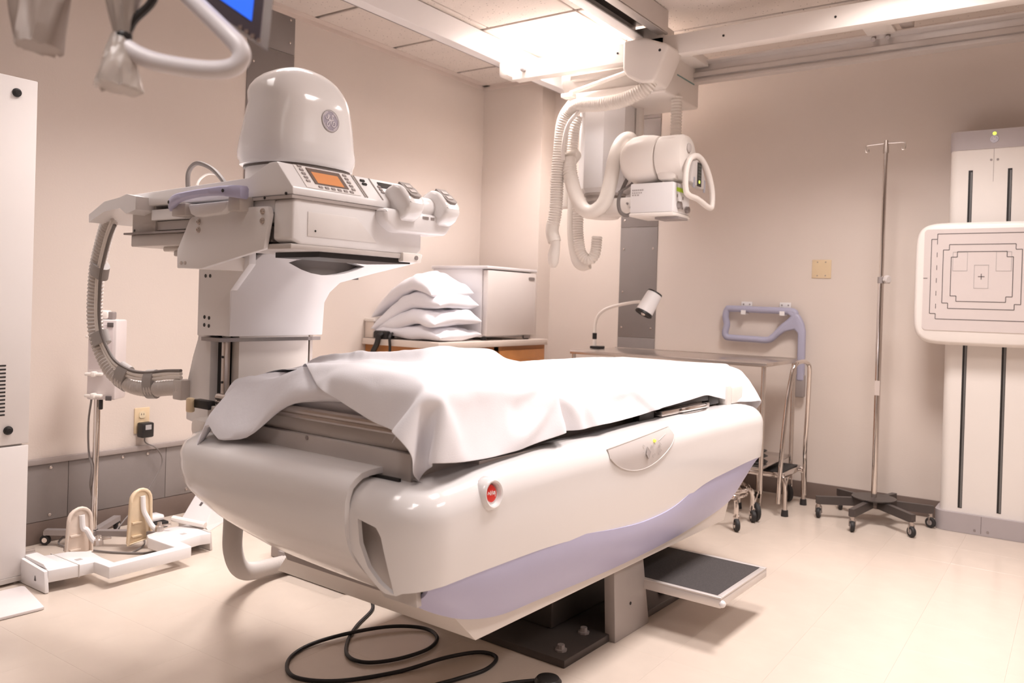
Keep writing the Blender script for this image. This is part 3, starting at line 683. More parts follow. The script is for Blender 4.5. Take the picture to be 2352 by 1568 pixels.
MB().box(-.80, -.50, -.002, .47, 1.272, 1.287, bev=.004).put('bottom_plate', LGREY, t)
MB().box(-.70, -.51, .10, .45, 1.257, 1.272).put('dark_slot', DARK, t)
MB().box(-.53, -.49, .40, .48, 1.262, 1.290, bev=.004).put('corner_foot', OFFW, t); MB().cyl((-.49, .455, 1.276), (-.487, .455, 1.276), .007, 10).put('screw', GREYMET, t)
MB().box(-.96, -.947, .37, .43, 1.272, 1.292).put('arm_slot', DARK, t)
# grab handle (lilac) and white tab under it
hp = crom([(-1.018, -.032, 1.406), (-.985, -.05, 1.411), (-.93, -.062, 1.421), (-.83, -.066, 1.427), (-.74, -.064, 1.428), (-.69, -.055, 1.426), (-.66, -.035, 1.424)], 6)
mb = MB(); rg = []
for i, p in enumerate(hp):
    f = i/(len(hp)-1); hz = .0135+.004*cos(2*pi*f); hy = .013
    rg.append([p+Vector((0, a*hy, b*hz)) for a, b in ((-1, -.6), (-.6, -1), (.6, -1), (1, -.6), (1, .6), (.6, 1), (-.6, 1), (-1, .6))])
mb.loft(rg); mb.put('grab_handle', LILAC, t, 'lilac grab handle', ang=50)
for q in (hp[6], hp[-9]): MB().cyl((q.x, q.y-.0125, q.z), (q.x, q.y-.0145, q.z), .005, 8).put('screw', DARK, t)
MB().prism([(-.925, 1.403), (-.91, 1.375), (-.885, 1.367), (-.76, 1.372), (-.735, 1.385), (-.73, 1.405)], 'y', -.04, -.004, bev=.005).put('finger_tab', WHITE, t)
MB().box(-1.0, -.93, -.045, 0, 1.372, 1.408, bev=.003).put('handle_block', LGREY, t); MB().box(-.72, -.665, -.045, 0, 1.375, 1.414, bev=.003).put('handle_block', LGREY, t)
for x, z in ((-.61, 1.410), (-.52, 1.417)): MB().cyl((x, -.0055, z), (x, -.008, z), .004, 8).put('screw', DARK, t)
# console face
def con(y, s, h=0):
    n = Vector((.07, 0, .068)).normalized()
    return Vector((-.565+.068*(1-s), y, 1.505-.071*(1-s))) + n*(h+.0005)
def conplate(name, m, y0, y1, s0, s1, h0, h1): return MB().loft([[con(y, s, h) for y, s in ((y0, s0), (y1, s0), (y1, s1), (y0, s1))] for h in (h0, h1)]).put(name, m, t)
conplate('console_plate', mat('console_white', (.84, .80, .78), .3), .045, .235, .05, .97, 0, .0015)
conplate('screen_bezel', mat('bezel_brown', (.16, .11, .09), .4), .082, .20, .24, .90, .0015, .0035)
conplate('orange_screen', ORANGE, .092, .185, .28, .74, .0035, .004)
for k in range(5):
    conplate('console_key', GREYMET, .056, .068, .28+.15*k, .36+.15*k, .0015, .004); conplate('console_key', GREYMET, .212, .224, .22+.15*k, .30+.15*k, .0015, .004)
for k in range(6): conplate('console_key', GREYMET, .088+.022*k, .10+.022*k, .09, .17, .0015, .004)
for y in (.25, .258, .318): conplate('console_seam', mat('seam_grey', (.45, .40, .38), .5), y, y+.0035, .03, .97, 0, .002)
for s in (.75, .60): conplate('console_key', DARK, .275, .29, s, s+.07, .0, .004)
conplate('console_slot', DARK, .345, .45, .62, .85, 0, .002)
for k in range(3): conplate('console_key', GREYMET, .335, .345, .35+.12*k, .43+.12*k, 0, .003)
# pistol grips at the far end of the console
def grip(y0, xo=0):
    g = [(-.56, 1.395), (-.575, 1.44), (-.555, 1.478), (-.52, 1.492), (-.49, 1.482), (-.455, 1.445), (-.45, 1.42), (-.47, 1.39), (-.51, 1.372)]
    MB().prism([(x+xo, z) for x, z in g], 'y', y0-.036, y0+.036, bev=.014, seg=3).put('hand_grip', GLOSS, t)
    a, b = Vector((-.512+xo, y0, 1.492)), Vector((-.455+xo, y0, 1.448)); d = (b-a); n = Vector((-d.z, 0, d.x)).normalized(); n = n if n.z > 0 else -n
    MB().loft([[a+d*s+Vector((0, w, 0))+n*h for s, w in ((.0, -.022), (.0, .022), (.9, .022), (1, .01), (1, -.01), (.9, -.022))] for h in (-.006, .004)]).put('grip_pad', mat('pad_grey', (.30, .265, .25), .5), t)
    for s in (.2, .55):
        MB().loft([[a+d*(s+q)+Vector((0, w, 0))+n*h for q, w in ((0, -.012), (0, .012), (.2, .012), (.2, -.012))] for h in (.004, .006)]).put('grip_button', mat('pad_light', (.55, .5, .48), .5), t)
grip(.385, .03); grip(.545, .03)
MB().tube([(-.50, .41, 1.432), (-.50, .52, 1.432)], .032, 18).put('grip_bar', WHITE, t)
MB().prism([(.29, 1.40), (.30, 1.37), (.345, 1.345), (.56, 1.35), (.585, 1.38), (.58, 1.41), (.30, 1.412)], 'x', -.56, -.462, bev=.012, seg=3).put('grip_mount', WHITE, t)
for y0, y1 in ((.45, .475), (.485, .50)): MB().box(-.4625, -.4605, y0, y1, 1.393, 1.401).put('mount_slot', GREYMET, t)
# domed head
D = [(390, 555, 811), (382, 550, 814), (368, 549, 814), (345, 552, 808), (300, 561, 799), (265, 567.5, 790.5), (252, 571, 787), (240, 569, 783), (226, 567.5, 777), (212, 571, 768), (197, 580, 757), (184, 594, 743), (174, 612, 727), (167, 634, 709), (164, 655, 697)]
rg = []
def dome_ring(c, w_, z):
    k = w_/121.5; x0 = -.808+(c-682)/488
    return [Vector((x0+a, .25+b, z)) for a, b in superell(.13*k, .155*k, 2.8, 48)]
rg.append(dome_ring(682.5, 120, 1.535)); rg.append(dome_ring(682.5, 128, 1.538))
for y, l, r in D: rg.append(dome_ring((l+r)/2+9*(390-y)/200, (r-l)/2*(1+.085*min(1, (390-y)/180)), 1.548+(390-y)/772))
dome = MB().loft(rg).put('domed_head', GLOSS, t, ang=70)
MB().loft([dome_ring(685, 117, z) for z in (1.455, 1.53, 1.536)]).put('head_collar', WHITE, t, ang=50)
MB().loft([dome_ring(684, 121, 1.529), dome_ring(684, 121, 1.536)]).put('head_seam', mat('seam_dark', (.12, .10, .09), .5), t)
# emblem on the head: disc, ring and script monogram laid on the curved surface
from mathutils.bvhtree import BVHTree
dv = [v.co for v in dome.data.vertices]; bv = BVHTree.FromPolygons(dv, [list(p.vertices) for p in dome.data.polygons])
EC = Vector((-.68, .262, 1.674)); ER = .033
def em(u, v, h):
    loc_, nor, i, d = bv.ray_cast(Vector((.2, EC.y+u*ER, EC.z+v*ER)), Vector((-1, 0, 0)))
    return loc_+nor*(h+.0006)
ring_pts = [[(r*cos(2*pi*k/32), r*sin(2*pi*k/32)) for k in range(32)] for r in (0.02, .35, .7, 1.0)]
MB().loft([[em(u, v, .0004) for u, v in R_] for R_ in reversed(ring_pts)]+[[em(u, v, -.001) for u, v in ring_pts[-1]]]).put('emblem', EMBLEM, t, 'round mauve emblem', ang=80)
def ez(x, y): u = (x-785)/325; return (u, -((y-955)-.356*(x-785))/345)
G1 = [(605, 785), (622, 850), (665, 862), (700, 835), (738, 775), (726, 745), (697, 750), (680, 795), (682, 840), (705, 890), (745, 895), (768, 850)]
G2 = [(768, 850), (745, 920), (690, 965), (640, 1010), (632, 1070), (690, 1110), (740, 1045), (757, 955), (820, 920)]
E1 = [(895, 850), (895, 800), (862, 788), (840, 840), (850, 900), (880, 940), (897, 962), (835, 955), (803, 1010), (830, 1110), (890, 1167), (950, 1160), (970, 1090), (932, 1030), (882, 1018), (880, 1062), (905, 1092)]
c2 = lambda L: [(p.x, p.y) for p in crom([(*ez(*q), 0) for q in L], 5)]
strokes('emblem_script', mat('emblem_pale', (.74, .69, .73), .4), t, [c2(G1), c2(G2), c2(E1)], lambda u, v, h: em(u*.95, v*.95, .0009+h), .085)
strokes('emblem_ring', MATS['emblem_pale'], t, [[(.90*cos(2*pi*k/40), .90*sin(2*pi*k/40)) for k in range(41)]] + [[(.80*cos(a), .80*sin(a)) for a in [radians(a0+d) for d in range(0, 46, 9)]] for a0 in (20, 110, 200, 290)], lambda u, v, h: em(u, v, .0009+h), .06)
strokes('emblem_edge', MARKL, t, [[(.985*cos(2*pi*k/40), .985*sin(2*pi*k/40)) for k in range(41)]], lambda u, v, h: em(u, v, .0009+h), .045)
# cable loops on the deck and hose bundle behind
MB().tube(crom([(-1.31, .2, 1.46), (-1.325, .2, 1.52), (-1.322, .2, 1.56), (-1.29, .2, 1.583), (-1.248, .2, 1.583), (-1.176, .2, 1.557), (-1.111, .2, 1.51), (-1.08, .2, 1.46)]), .008, 8).put('cable_loop', CABLEG, t)
MB().tube(crom([(-1.27, .2, 1.46), (-1.265, .2, 1.52), (-1.21, .2, 1.545), (-1.14, .2, 1.535), (-1.10, .2, 1.50)]), .004, 6).put('cable_loop', OFFW, t)
MB().loft([[(x, y, z+dz) for x, y in ((x, -.045), (x, .10))] + [(x, y, z-hh) for x, y in ((x, .10), (x, -.045))] for x, z, dz, hh in ((-1.205, 1.43, .012, .028), (-1.26, 1.44, .012, .05), (-1.30, 1.43, .014, .02), (-1.40, 1.425, .01, .022), (-1.50, 1.39, .008, .018))]).put('hose_mount', WHITE, t, ang=30)
HP = [(-1.47, .02, 1.41), (-1.515, .02, 1.375), (-1.565, .03, 1.315), (-1.61, .04, 1.24), (-1.655, .05, 1.17), (-1.735, .08, 1.10), (-1.73, .08, 1.03), (-1.71, .085, .97), (-1.655, .09, .905), (-1.58, .10, .85), (-1.50, .12, .822), (-1.40, .13, .822), (-1.30, .14, .835), (-1.23, .145, .838)]
HP = [(-1.47, .02, 1.41), (-1.525, .03, 1.365), (-1.58, .04, 1.30), (-1.63, .05, 1.225), (-1.66, .06, 1.14), (-1.67, .065, 1.06), (-1.66, .07, .985), (-1.625, .08, .915), (-1.57, .09, .86), (-1.49, .11, .825), (-1.40, .125, .82), (-1.30, .14, .832), (-1.22, .145, .838)]
corrugated(HP, .027, .0135, .15).put('ribbed_hose', HOSEG, t)
side_dir = [Vector((.036, -.02, .012))]*len(HP)
for k, (a, r, m) in enumerate(((.034, .0065, OFFW), (.047, .0065, OFFW), (.057, .0055, CABLEG))):
    C = []
    for i, p in enumerate(HP):
        q = Vector(p); tn = (Vector(HP[min(i+1, len(HP)-1)])-Vector(HP[max(i-1, 0)])).normalized(); nn = Vector((-tn.z, 0, tn.x)); nn = nn if (nn.x > 0 or nn.z > 0) else -nn
        C.append(q+nn*a+Vector((0, -.012, 0)))
    MB().tube(crom(C, 8), r, 8).put('cable', m, t)
ev = even(crom(HP, 24), .01)
for f in (.245, .50, .69, .84):
    i = int(f*len(ev)); p = ev[i]; tn = (ev[i+1]-ev[i-1]).normalized(); nn = Vector((-tn.z, 0, tn.x)); nn = nn if (nn.x > 0 or nn.z > 0) else -nn
    bn = tn.cross(nn); c_ = p+nn*.017+bn*0
    R_ = []
    for s in (-.022, .022):
        R_.append([c_+tn*s+nn*(cos(2*pi*k/20)*.050)+bn*(sin(2*pi*k/20)*.026) for k in range(20)])
    MB().loft(R_).put('tape_band', TAPE, t)
MB().box(-1.25, -1.20, .12, .17, .80, .865, bev=.004).put('hose_socket', LGREY, t)
MB().rings([((-1.13, .20, z), r) for z, r in ((.74, .028), (.66, .028))], (0, 0, -1), 14).put('column_cable', HOSEG, t)
# ---------------------------------------------------------------- counter corner: cabinet, worktop, fridge, pillows
t = thing('base_cabinet', 'oak corner base cabinet with two doors under the beige worktop', 'cabinet', (-3.5, 4.4, 0))
CX = -3.215
MB().box(-3.835, CX-.02, 3.83, 5.02, .09, .852).put('carcass', WOOD, t)
MB().box(-3.835, CX-.08, 3.86, 5.02, 0.001, .09).put('toe_kick', BASEB, t)
mb = MB(); mb.box(CX-.02, CX, 3.83, 3.88, .09, .852); mb.box(CX-.02, CX, 4.40, 4.45, .09, .852); mb.box(CX-.02, CX, 4.98, 5.02, .09, .852); mb.box(CX-.02, CX, 3.88, 4.98, .815, .852); mb.box(CX-.02, CX, 3.88, 4.98, .09, .13)
mb.put('face_frame', WOOD, t)
for y0, y1 in ((3.865, 4.41), (4.44, 4.99)):
    d = MB().box(CX, CX+.018, y0, y1, .12, .825, bev=.004).put('door', WOOD, t)
    MB().box(CX+.016, CX+.021, y0+.06, y1-.06, .18, .765, bev=.003).put('door_panel', mat('oak_wood_panel', (.43, .17, .05), .4, var=.18, scale=4), d)
MB().box(-3.838, -3.19, 3.80, 5.028, .853, .893, bev=.004).top('worktop', LAMINATE, 'beige laminate worktop on the oak corner cabinet', 'worktop', (-3.5, 4.4, .853))
t = thing('mini_fridge', 'small white refrigerator on the worktop in the corner', 'refrigerator', (-3.45, 4.6, .894))
MB().box(-3.68, -3.255, 4.30, 4.885, .915, 1.365, bev=.006).put('body', mat('fridge_white', (.80, .77, .78), .35, var=.01), t)
MB().box(-3.69, -3.21, 4.295, 4.89, 1.365, 1.385, bev=.004).put('lid', mat('fridge_white', (.80, .77, .78), .35), t)
MB().box(-3.252, -3.21, 4.305, 4.88, .925, 1.358, bev=.008).put('door', mat('fridge_door', (.78, .72, .69), .3, var=.01), t)
MB().prism(rrect(4.78, 4.855, 1.31, 1.33, .009), 'x', -3.211, -3.207).put('badge', GREYMET, t)
for y in (4.34, 4.84): MB().cyl((-3.26, y, .8945), (-3.26, y, .916), .02, 12).put('foot', DARK, t)
for y in (4.34, 4.84): MB().cyl((-3.64, y, .8945), (-3.64, y, .916), .02, 12).put('foot', DARK, t)
MB().box(-3.25, -3.235, 4.78, 4.86, .90, .92).put('hinge', GREYMET, t)

def pillow_mb(L, W, H, fn, seed, nu=30, nv=22, flap=0):
    """cushion: two skins meeting in a seam, pinched corners and fine wrinkles; fn places (a,b,h) in space"""
    mb = MB(); tops, bots = [], []
    for i in range(nu+1):
        ra, rb = [], []
        for j in range(nv+1):
            u, v = -1+2*i/nu, -1+2*j/nv
            su, sv = math.copysign(1-(1-abs(u))**1.5, u), math.copysign(1-(1-abs(v))**1.5, v)
            h = H*((1-su**4)*(1-sv**4))**.45
            pin = .05*(1-abs(su*sv))*0 + .06*abs(sv)**4*0
            x = L*su*(1-.05*(1-sv*sv)**2*abs(su)**3); y = W*sv*(1-.06*(1-su*su)**2*abs(sv)**3)
            n1 = noise.noise((x*7+seed*7, y*9, seed*3.1))*.020 + noise.noise((x*20+seed, y*13, seed))*.009 + abs(noise.noise((x*6+seed*2, y*16, seed)))*-.014
            n2 = noise.noise((x*9+seed*5, y*9, seed*1.7+9))*.010
            e = min(1, h/H*2)
            edge = (abs(u) == 1 or abs(v) == 1)
            a = mb.bm.verts.new(fn(x, y, h+n1*e)); ra.append(a)
            rb.append(a if edge else mb.bm.verts.new(fn(x, y, -h*.9+n2*e)))
        tops.append(ra); bots.append(rb)
    for T, flip in ((tops, False), (bots, True)):
        for i in range(nu):
            for j in range(nv):
                q = (T[i][j], T[i+1][j], T[i+1][j+1], T[i][j+1]); mb.bm.faces.new(q if not flip else q[::-1])
    return mb
PIL = [(-3.49, 4.045, .945, .275, .215, .055, 2, .0, .02, 'lowest pillow of the white stack, lying on the worktop beside the fridge'),
       (-3.50, 4.04, 1.045, .285, .22, .060, -3, .055, .03, 'second white pillow from the bottom of the stack beside the fridge'),
       (-3.52, 4.05, 1.165, .275, .215, .066, 4, .125, .05, 'third white pillow from the bottom, its left end drooping, beside the fridge'),
       (-3.545, 4.05, 1.268, .255, .21, .064, 0, .135, .10, 'top pillow of the white stack, left end drooping, beside the fridge')]
for k, (x, y, z, L, W, H, rz, dr, tl, lab) in enumerate(PIL):
    a = radians(rz)
    def fn(px, py, h, x=x, y=y, z=z, a=a, dr=dr, tl=tl, L=L, k=k):
        u = px/L
        zz = z+h - dr*max(0, .35-u)**1.55 - tl*max(0, u-.2)**1.5 - (.03 if k else .01)*max(0, -(py/.22)-.2)**2 + .008*sin(px*21+k*2+py*9)*(1 if k else .6)
        return Vector((x+px*cos(a)-py*sin(a), y+px*sin(a)+py*cos(a), max(zz, .8945)))
    pillow_mb(L, W, H, fn, k+1, 36, 26).top('pillow', PILLOWM, lab, 'pillow', (x, y, z-H), group='pillows stacked on the worktop', ang=60)
t = thing('wall_dispenser', 'small beige box on the worktop against the left wall behind the pillows', 'box', (-3.81, 3.86, .894))
MB().box(-3.836, -3.76, 3.82, 3.93, .8945, 1.0, bev=.006).put('body', LAMINATE, t); MB().box(-3.836, -3.75, 3.815, 3.935, 1.0, 1.02, bev=.004).put('lid', OFFW, t)
t = thing('black_strap', 'black cable strap hanging off the worktop end below the pillows', 'strap', (-3.68, 3.79, .88))
MB().box(-3.74, -3.62, 3.80, 3.88, .8945, .945, bev=.012).put('plug_block', DARK, t)
MB().tube(crom([(-3.66, 3.83, .93), (-3.67, 3.785, .915), (-3.69, 3.785, .86), (-3.73, 3.79, .80), (-3.76, 3.79, .72)]), .018, 8).put('strap', DARK, t)
MB().tube(crom([(-3.60, 3.83, .93), (-3.58, 3.785, .91), (-3.575, 3.785, .84), (-3.575, 3.785, .70)]), .009, 8).put('cord', DARK, t)

# ---------------------------------------------------------------- steel cart, gooseneck lamp, step stool
def caster(mb, base, r, ang, w_=.018):
    pass
def wheel(parent, c, r, ax, wd, hub=CHROME):
    c, ax = Vector(c), Vector(ax).normalized()
    W = MB().rings([(c-ax*wd/2, r*.55), (c-ax*wd/2, r*.9), (c-ax*wd*.3, r), (c+ax*wd*.3, r), (c+ax*wd/2, r*.9), (c+ax*wd/2, r*.55)], ax, 20).put('caster_wheel', RUBBER, parent)
    MB().rings([(c-ax*wd*.56, r*.5), (c+ax*wd*.56, r*.5)], ax, 14).put('hub', hub, W)
    return W
def fork(parent, top, c, r, ax, m=CHROME):
    c, ax, top = Vector(c), Vector(ax).normalized(), Vector(top)
    mb = MB()
    for s in (-1, 1): mb.tube([c+ax*s*.016, Vector((c.x, c.y, c.z+r+.006))*.5+Vector((top.x, top.y, c.z+r+.006))*.5+ax*s*.014, Vector((top.x, top.y, top.z-.01))+ax*s*.008], .0045, 6)
    mb.rings([(Vector((top.x, top.y, top.z-.02)), .013), (top, .012)], (0, 0, 1), 10)
    mb.put('caster_fork', m, parent)
t = thing('steel_cart', 'stainless steel cart with bare top and lower shelf along the back wall', 'cart', (-2.0, 4.78, 0))
x0, x1, y0, y1 = -2.66, -1.415, 4.45, 5.05
MB().box(x0, x1, y0, y1, .838, .862, bev=.005).put('top', STEEL, t)
MB().box(x0+.01, x1-.01, y1-.02, y1-.012, .862, .866).put('back_lip', STEEL, t)
MB().box(x0+.02, x1-.02, y0+.02, y1-.02, .27, .285, bev=.004).put('lower_shelf', STEEL, t)
for x in (x0+.02, x1-.02):
    for y in (y0+.02, y1-.02):
        MB().cyl((x, y, .16), (x, y, .838), .0125, 12).put('leg', STEEL, t)
        c = (x-.01, y-.03 if y < 4.7 else y+.005, .055)
        wheel(t, (c[0], c[1], .051), .05, (cos(.7), sin(.7), 0), .025); fork(t, (x, y, .165), (c[0], c[1], .051), .05, (cos(.7), sin(.7), 0))
t = thing('black_instrument', 'black ribbed foot control lying on the lower shelf of the steel cart', 'foot control', (-1.47, 4.6, .286))
MB().rings([((-1.50, 4.60, z), r) for z, r in ((.287, .05), (.30, .06), (.315, .03), (.33, .06), (.345, .03), (.36, .055), (.372, .02))], (0, 0, 1), 18).put('body', DARK, t)
t = thing('gooseneck_lamp', 'white gooseneck lamp with black-rimmed head clamped to steel cart', 'lamp', (-2.645, 4.76, .862))
MB().box(-2.67, -2.60, 4.72, 4.80, .8625, .88, bev=.004).put('clamp', DARK, t)
MB().cyl((-2.652, 4.75, .88), (-2.652, 4.75, .925), .0135, 12).put('stem', OFFW, t)
MB().cyl((-2.652, 4.75, .925), (-2.652, 4.75, .965), .015, 12).put('collar', DARK, t)
MB().tube(crom([(-2.652, 4.75, .965), (-2.650, 4.75, 1.02), (-2.63, 4.745, 1.075), (-2.575, 4.735, 1.12), (-2.48, 4.72, 1.15), (-2.36, 4.70, 1.172), (-2.30, 4.69, 1.178)], 8), .0105, 10).put('gooseneck', OFFW, t)
a = Vector((-2.19, 4.67, 1.235)); b = Vector((-2.235, 4.62, 1.115)); d = (b-a)
MB().rings([(a, .045), (a+d*.12, .048), (a+d*.5, .051), (b, .054)], d, 28).put('shade', WHITE, t)
MB().rings([(a-d*.03, .03), (a-d*.02, .047), (a+d*.04, .048)], d, 28).put('rear_cap', DARK, t)
MB().rings([(b, .0545), (b+d*.10, .057), (b+d*.13, .052), (b+d*.10, .046), (b+d*.08, .02)], d, 28, cap=False).put('front_rim', DARK, t)
MB().ball(b+d*.07, .016, n=12, m=8).put('bulb', STEEL, t); MB().rings([(b+d*.02, .04), (b+d*.03, .04)], d, 20).put('reflector', GREYMET, t)

t = thing('step_stool', 'chrome step stool with tall handrail and black tread before the back wall', 'step stool', (-1.42, 4.85, 0))
sx0, sx1, sy0, sy1, sz = -1.62, -1.36, 4.66, 4.98, .235
MB().box(sx0, sx1, sy0, sy1, sz-.03, sz, bev=.006).put('tread_frame', CHROME, t)
MB().box(sx0+.015, sx1-.015, sy0+.015, sy1-.015, sz, sz+.006, bev=.002).put('tread', RUBBER, t)
for x, y in ((sx1+.005, sy0-.01), (sx1+.01, sy1+.02), (sx0, sy0-.01), (sx0, sy1+.02)):
    MB().tube(crom([(x-.05 if x > -1.5 else x+.05, y, sz-.012), (x-.015 if x > -1.5 else x+.015, y, sz-.02), (x, y, sz-.06), (x+.002, y, .1), (x+.004, y, .03)], 6), .013, 12).put('leg', CHROME, t)
    MB().rings([((x+.004, y, 0.001), .020), ((x+.004, y, .035), .017)], (0, 0, 1), 14).put('foot', RUBBER, t)
for k in range(1):
    MB().tube(crom([(-1.38, 4.62, .07), (-1.375, 4.63, .3), (-1.36, 4.66, .62), (-1.345, 4.69, .80), (-1.335, 4.715, .845), (-1.325, 4.76, .86), (-1.315, 4.82, .86), (-1.305, 4.86, .845), (-1.30, 4.875, .80), (-1.315, 4.92, .6), (-1.335, 4.965, .35), (-1.34, 4.99, .25), (-1.34, 5.0, .06)], 8), .0125, 12).put('handrail', CHROME, t)
MB().tube([(-1.38, 4.62, .19), (-1.40, 4.68, .21)], .008, 8).put('rail_bolt', CHROME, t); MB().tube([(-1.34, 5.0, .19), (-1.38, 4.97, .21)], .008, 8).put('rail_bolt', CHROME, t)
# round-based chrome instrument stand and big-wheeled base in front of the cart
t = thing('ring_base_stand', 'low chrome ring base on casters in front of the steel cart', 'stand', (-1.63, 4.33, 0))
ring = [(-1.63+.17*cos(2*pi*k/28), 4.33+.17*sin(2*pi*k/28), .185) for k in range(28)]
MB().tube(ring, .011, 10, closed=True).put('ring', CHROME, t)
MB().tube([(x, y, z-.03) for x, y, z in [(-1.63+.16*cos(2*pi*k/28), 4.33+.16*sin(2*pi*k/28), .185) for k in range(28)]], .009, 10, closed=True).put('ring', CHROME, t)
for dx, dy, ro in ((.17, -.16, .032), (.175, .08, .032), (-.17, .05, .032), (-.12, -.15, .032)):
    x, y = -1.63+dx, 4.33+dy
    MB().tube(crom([(-1.63+dx*.8, 4.33+dy*.8, .18), (-1.63+dx*.95, 4.33+dy*.95, .17), (x, y, .14), (x, y, .085)], 6), .012, 10).put('leg', CHROME, t)
    wheel(t, (x+.008, y-.01, ro+.001), ro, (.8, .6, 0), .022); fork(t, (x, y, .09), (x+.008, y-.01, ro+.001), ro, (.8, .6, 0))

# ---------------------------------------------------------------- lilac-grey footboard frame hung on the back wall
t = thing('table_handrail', 'lilac-grey looped handrail hung on white wall hooks above the steel cart', 'handrail', (-1.66, 5.16, 1.0))
loop = [(-1.905, 1.145), (-1.88, 1.152), (-1.70, 1.150), (-1.55, 1.148), (-1.475, 1.14), (-1.49, 1.095), (-1.545, 1.045), (-1.60, .985), (-1.64, .962), (-1.72, .962), (-1.88, .965), (-1.908, .975), (-1.915, 1.0), (-1.905, 1.05), (-1.915, 1.10)]
MB().tube(crom([(x, 5.155, z) for x, z in loop], 6, closed=True), .021, 12, closed=True).put('loop', LILACG, t)
MB().prism([(-1.56, 1.165), (-1.49, 1.155), (-1.44, 1.12), (-1.415, 1.07), (-1.405, 1.02), (-1.405, .72), (-1.45, .72), (-1.45, 1.01), (-1.47, 1.035), (-1.53, 1.02), (-1.58, .98), (-1.60, 1.0), (-1.53, 1.07), (-1.49, 1.11)], 'y', 5.135, 5.175, bev=.012, seg=3).put('curved_arm', LILACG, t)
MB().box(-1.46, -1.40, 5.14, 5.175, .62, .76, bev=.01).put('socket', GREYMET, t)
for x in (-1.79, -1.545):
    h = MB(); h.box(x-.035, x+.035, 5.188, 5.199, 1.165, 1.20, bev=.002); h.box(x-.015, x+.015, 5.13, 5.19, 1.118, 1.126); h.box(x-.015, x+.015, 5.126, 5.134, 1.118, 1.145)
    h.put('wall_hook', WHITE, t)
    for dx in (-.02, .02): MB().cyl((x+dx, 5.188, 1.183), (x+dx, 5.186, 1.183), .005, 8).put('screw', GREYMET, t)

# ---------------------------------------------------------------- IV pole
t = thing('iv_pole', 'chrome IV pole with two hooks on a six-legged rolling base', 'iv pole', (-.925, 4.86, 0))
px, py = -.93, 4.86
MB().cyl((px, py, .13), (px, py, 1.34), .0155, 16).put('lower_tube', CHROME, t)
MB().cyl((px+.001, py, 1.34), (px+.004, py, 2.055), .0115, 14).put('upper_tube', CHROME, t)
MB().rings([((px, py, 1.315), .018), ((px, py, 1.35), .018)], (0, 0, 1), 14).put('collar', GREYMET, t)
MB().rings([((px+.018, py-.012, 1.335), .012), ((px+.03, py-.02, 1.335), .024), ((px+.042, py-.028, 1.335), .024), ((px+.046, py-.03, 1.335), .018)], (.83, -.55, 0), 7).put('clamp_knob', PANELG, t)
MB().rings([((px+.004, py, 2.03), .015), ((px+.004, py, 2.05), .015), ((px+.004, py, 2.10), .011)], (0, 0, 1), 12).put('top_cap', STEEL, t)
for s in (-1, 1):
    hk = [(px+.004, py, 2.085), (px+s*.05, py-s*.004, 2.083), (px+s*.095, py-s*.008, 2.08), (px+s*.102, py-s*.008, 2.065), (px+s*.10, py-s*.008, 2.045), (px+s*.088, py-s*.008, 2.042), (px+s*.086, py-s*.008, 2.058)]
    MB().tube(crom(hk, 5), .004, 8).put('hook', STEEL, t)
MB().box(px-.012, px+.014, py-.017, py-.012, .70, .78).put('tape_tag', mat('clear_tape', (.6, .52, .48), .3), t)
MB().rings([((px, py, .10), .045), ((px, py, .128), .05), ((px, py, .132), .115), ((px, py, .138), .115)], (0, 0, 1), 28).put('hub_plate', DSTEEL, t)
IVM = mat('charcoal_base', (.085, .07, .066), .4, .3)
for k in range(6):
    a = radians(24+60*k-4); dx, dy = cos(a), sin(a)
    M = Matrix.Translation((px, py, 0)) @ Matrix.Rotation(a, 4, 'Z')
    MB().loft([[M @ Vector((x, yy, zz)) for yy, zz in ((-.014, z0_), (.014, z0_), (.014, z1_), (-.014, z1_))] for x, z0_, z1_ in ((.04, .085, .131), (.285, .075, .118), (.30, .08, .118))]).put('leg', IVM, t)
    wc = (px+dx*.285+.004, py+dy*.285-.012, .029)
    wheel(t, wc, .028, (-dy*.5+.6, dx*.5+.5, 0), .02, GREYMET); fork(t, (px+dx*.285, py+dy*.285, .077), wc, .028, (-dy*.5+.6, dx*.5+.5, 0), STEEL)

# ---------------------------------------------------------------- wall stand with detector
t = thing('wall_stand', 'tall white wall stand with printed square detector panel at the right edge', 'x-ray wall stand', (-.42, 5.08, 0))
wx0, wx1 = -.625, -.205
mb = MB(); 
MB().prism(rrect(wx0, wx1, 4.975, 5.19, .045, 6), 'z', .102, 2.035).put('column', mat('stand_cream', (.82, .765, .72), .4, var=.01), t)
MB().prism(rrect(wx0-.02, wx1+.02, 4.945, 5.195, .06, 6), 'z', .001, .102).put('foot_cover', mat('foot_mauve', (.42, .375, .38), .5), t)
MB().box(-.422, -.420, 4.9445, 4.946, .01, .10).put('cover_seam', MARK, t)
for dx in (-.03, .03): MB().cyl((-.42+dx, 4.9455, .025), (-.42+dx, 4.943, .025), .006, 8).put('screw', GREYMET, t)
MB().prism(rrect(wx0-.004, wx1+.004, 4.970, 5.192, .05, 6), 'z', 2.035, 2.135).put('cap', mat('cap_mauve', (.50, .45, .455), .45), t)
MB().box(-.421, -.4195, 4.973, 4.976, 1.86, 2.035).put('panel_seam', MARKL, t)
for dx in (-.012, .018): MB().cyl((-.42+dx, 4.976, 1.975), (-.42+dx, 4.972, 1.975), .006, 8).put('screw', GREYMET, t)
for x in (-.525, -.345):
    for z0, z1 in ((1.60, 1.925), (.125, 1.02)):
        MB().box(x-.010, x+.010, 4.9735, 4.978, z0, z1).put('track_slot', DARK, t); MB().box(x-.0, x+.008, 4.971, 4.975, z0+.004, z1-.01).put('track_strip', mat('track_steel', (.22, .22, .22), .35, .6), t)
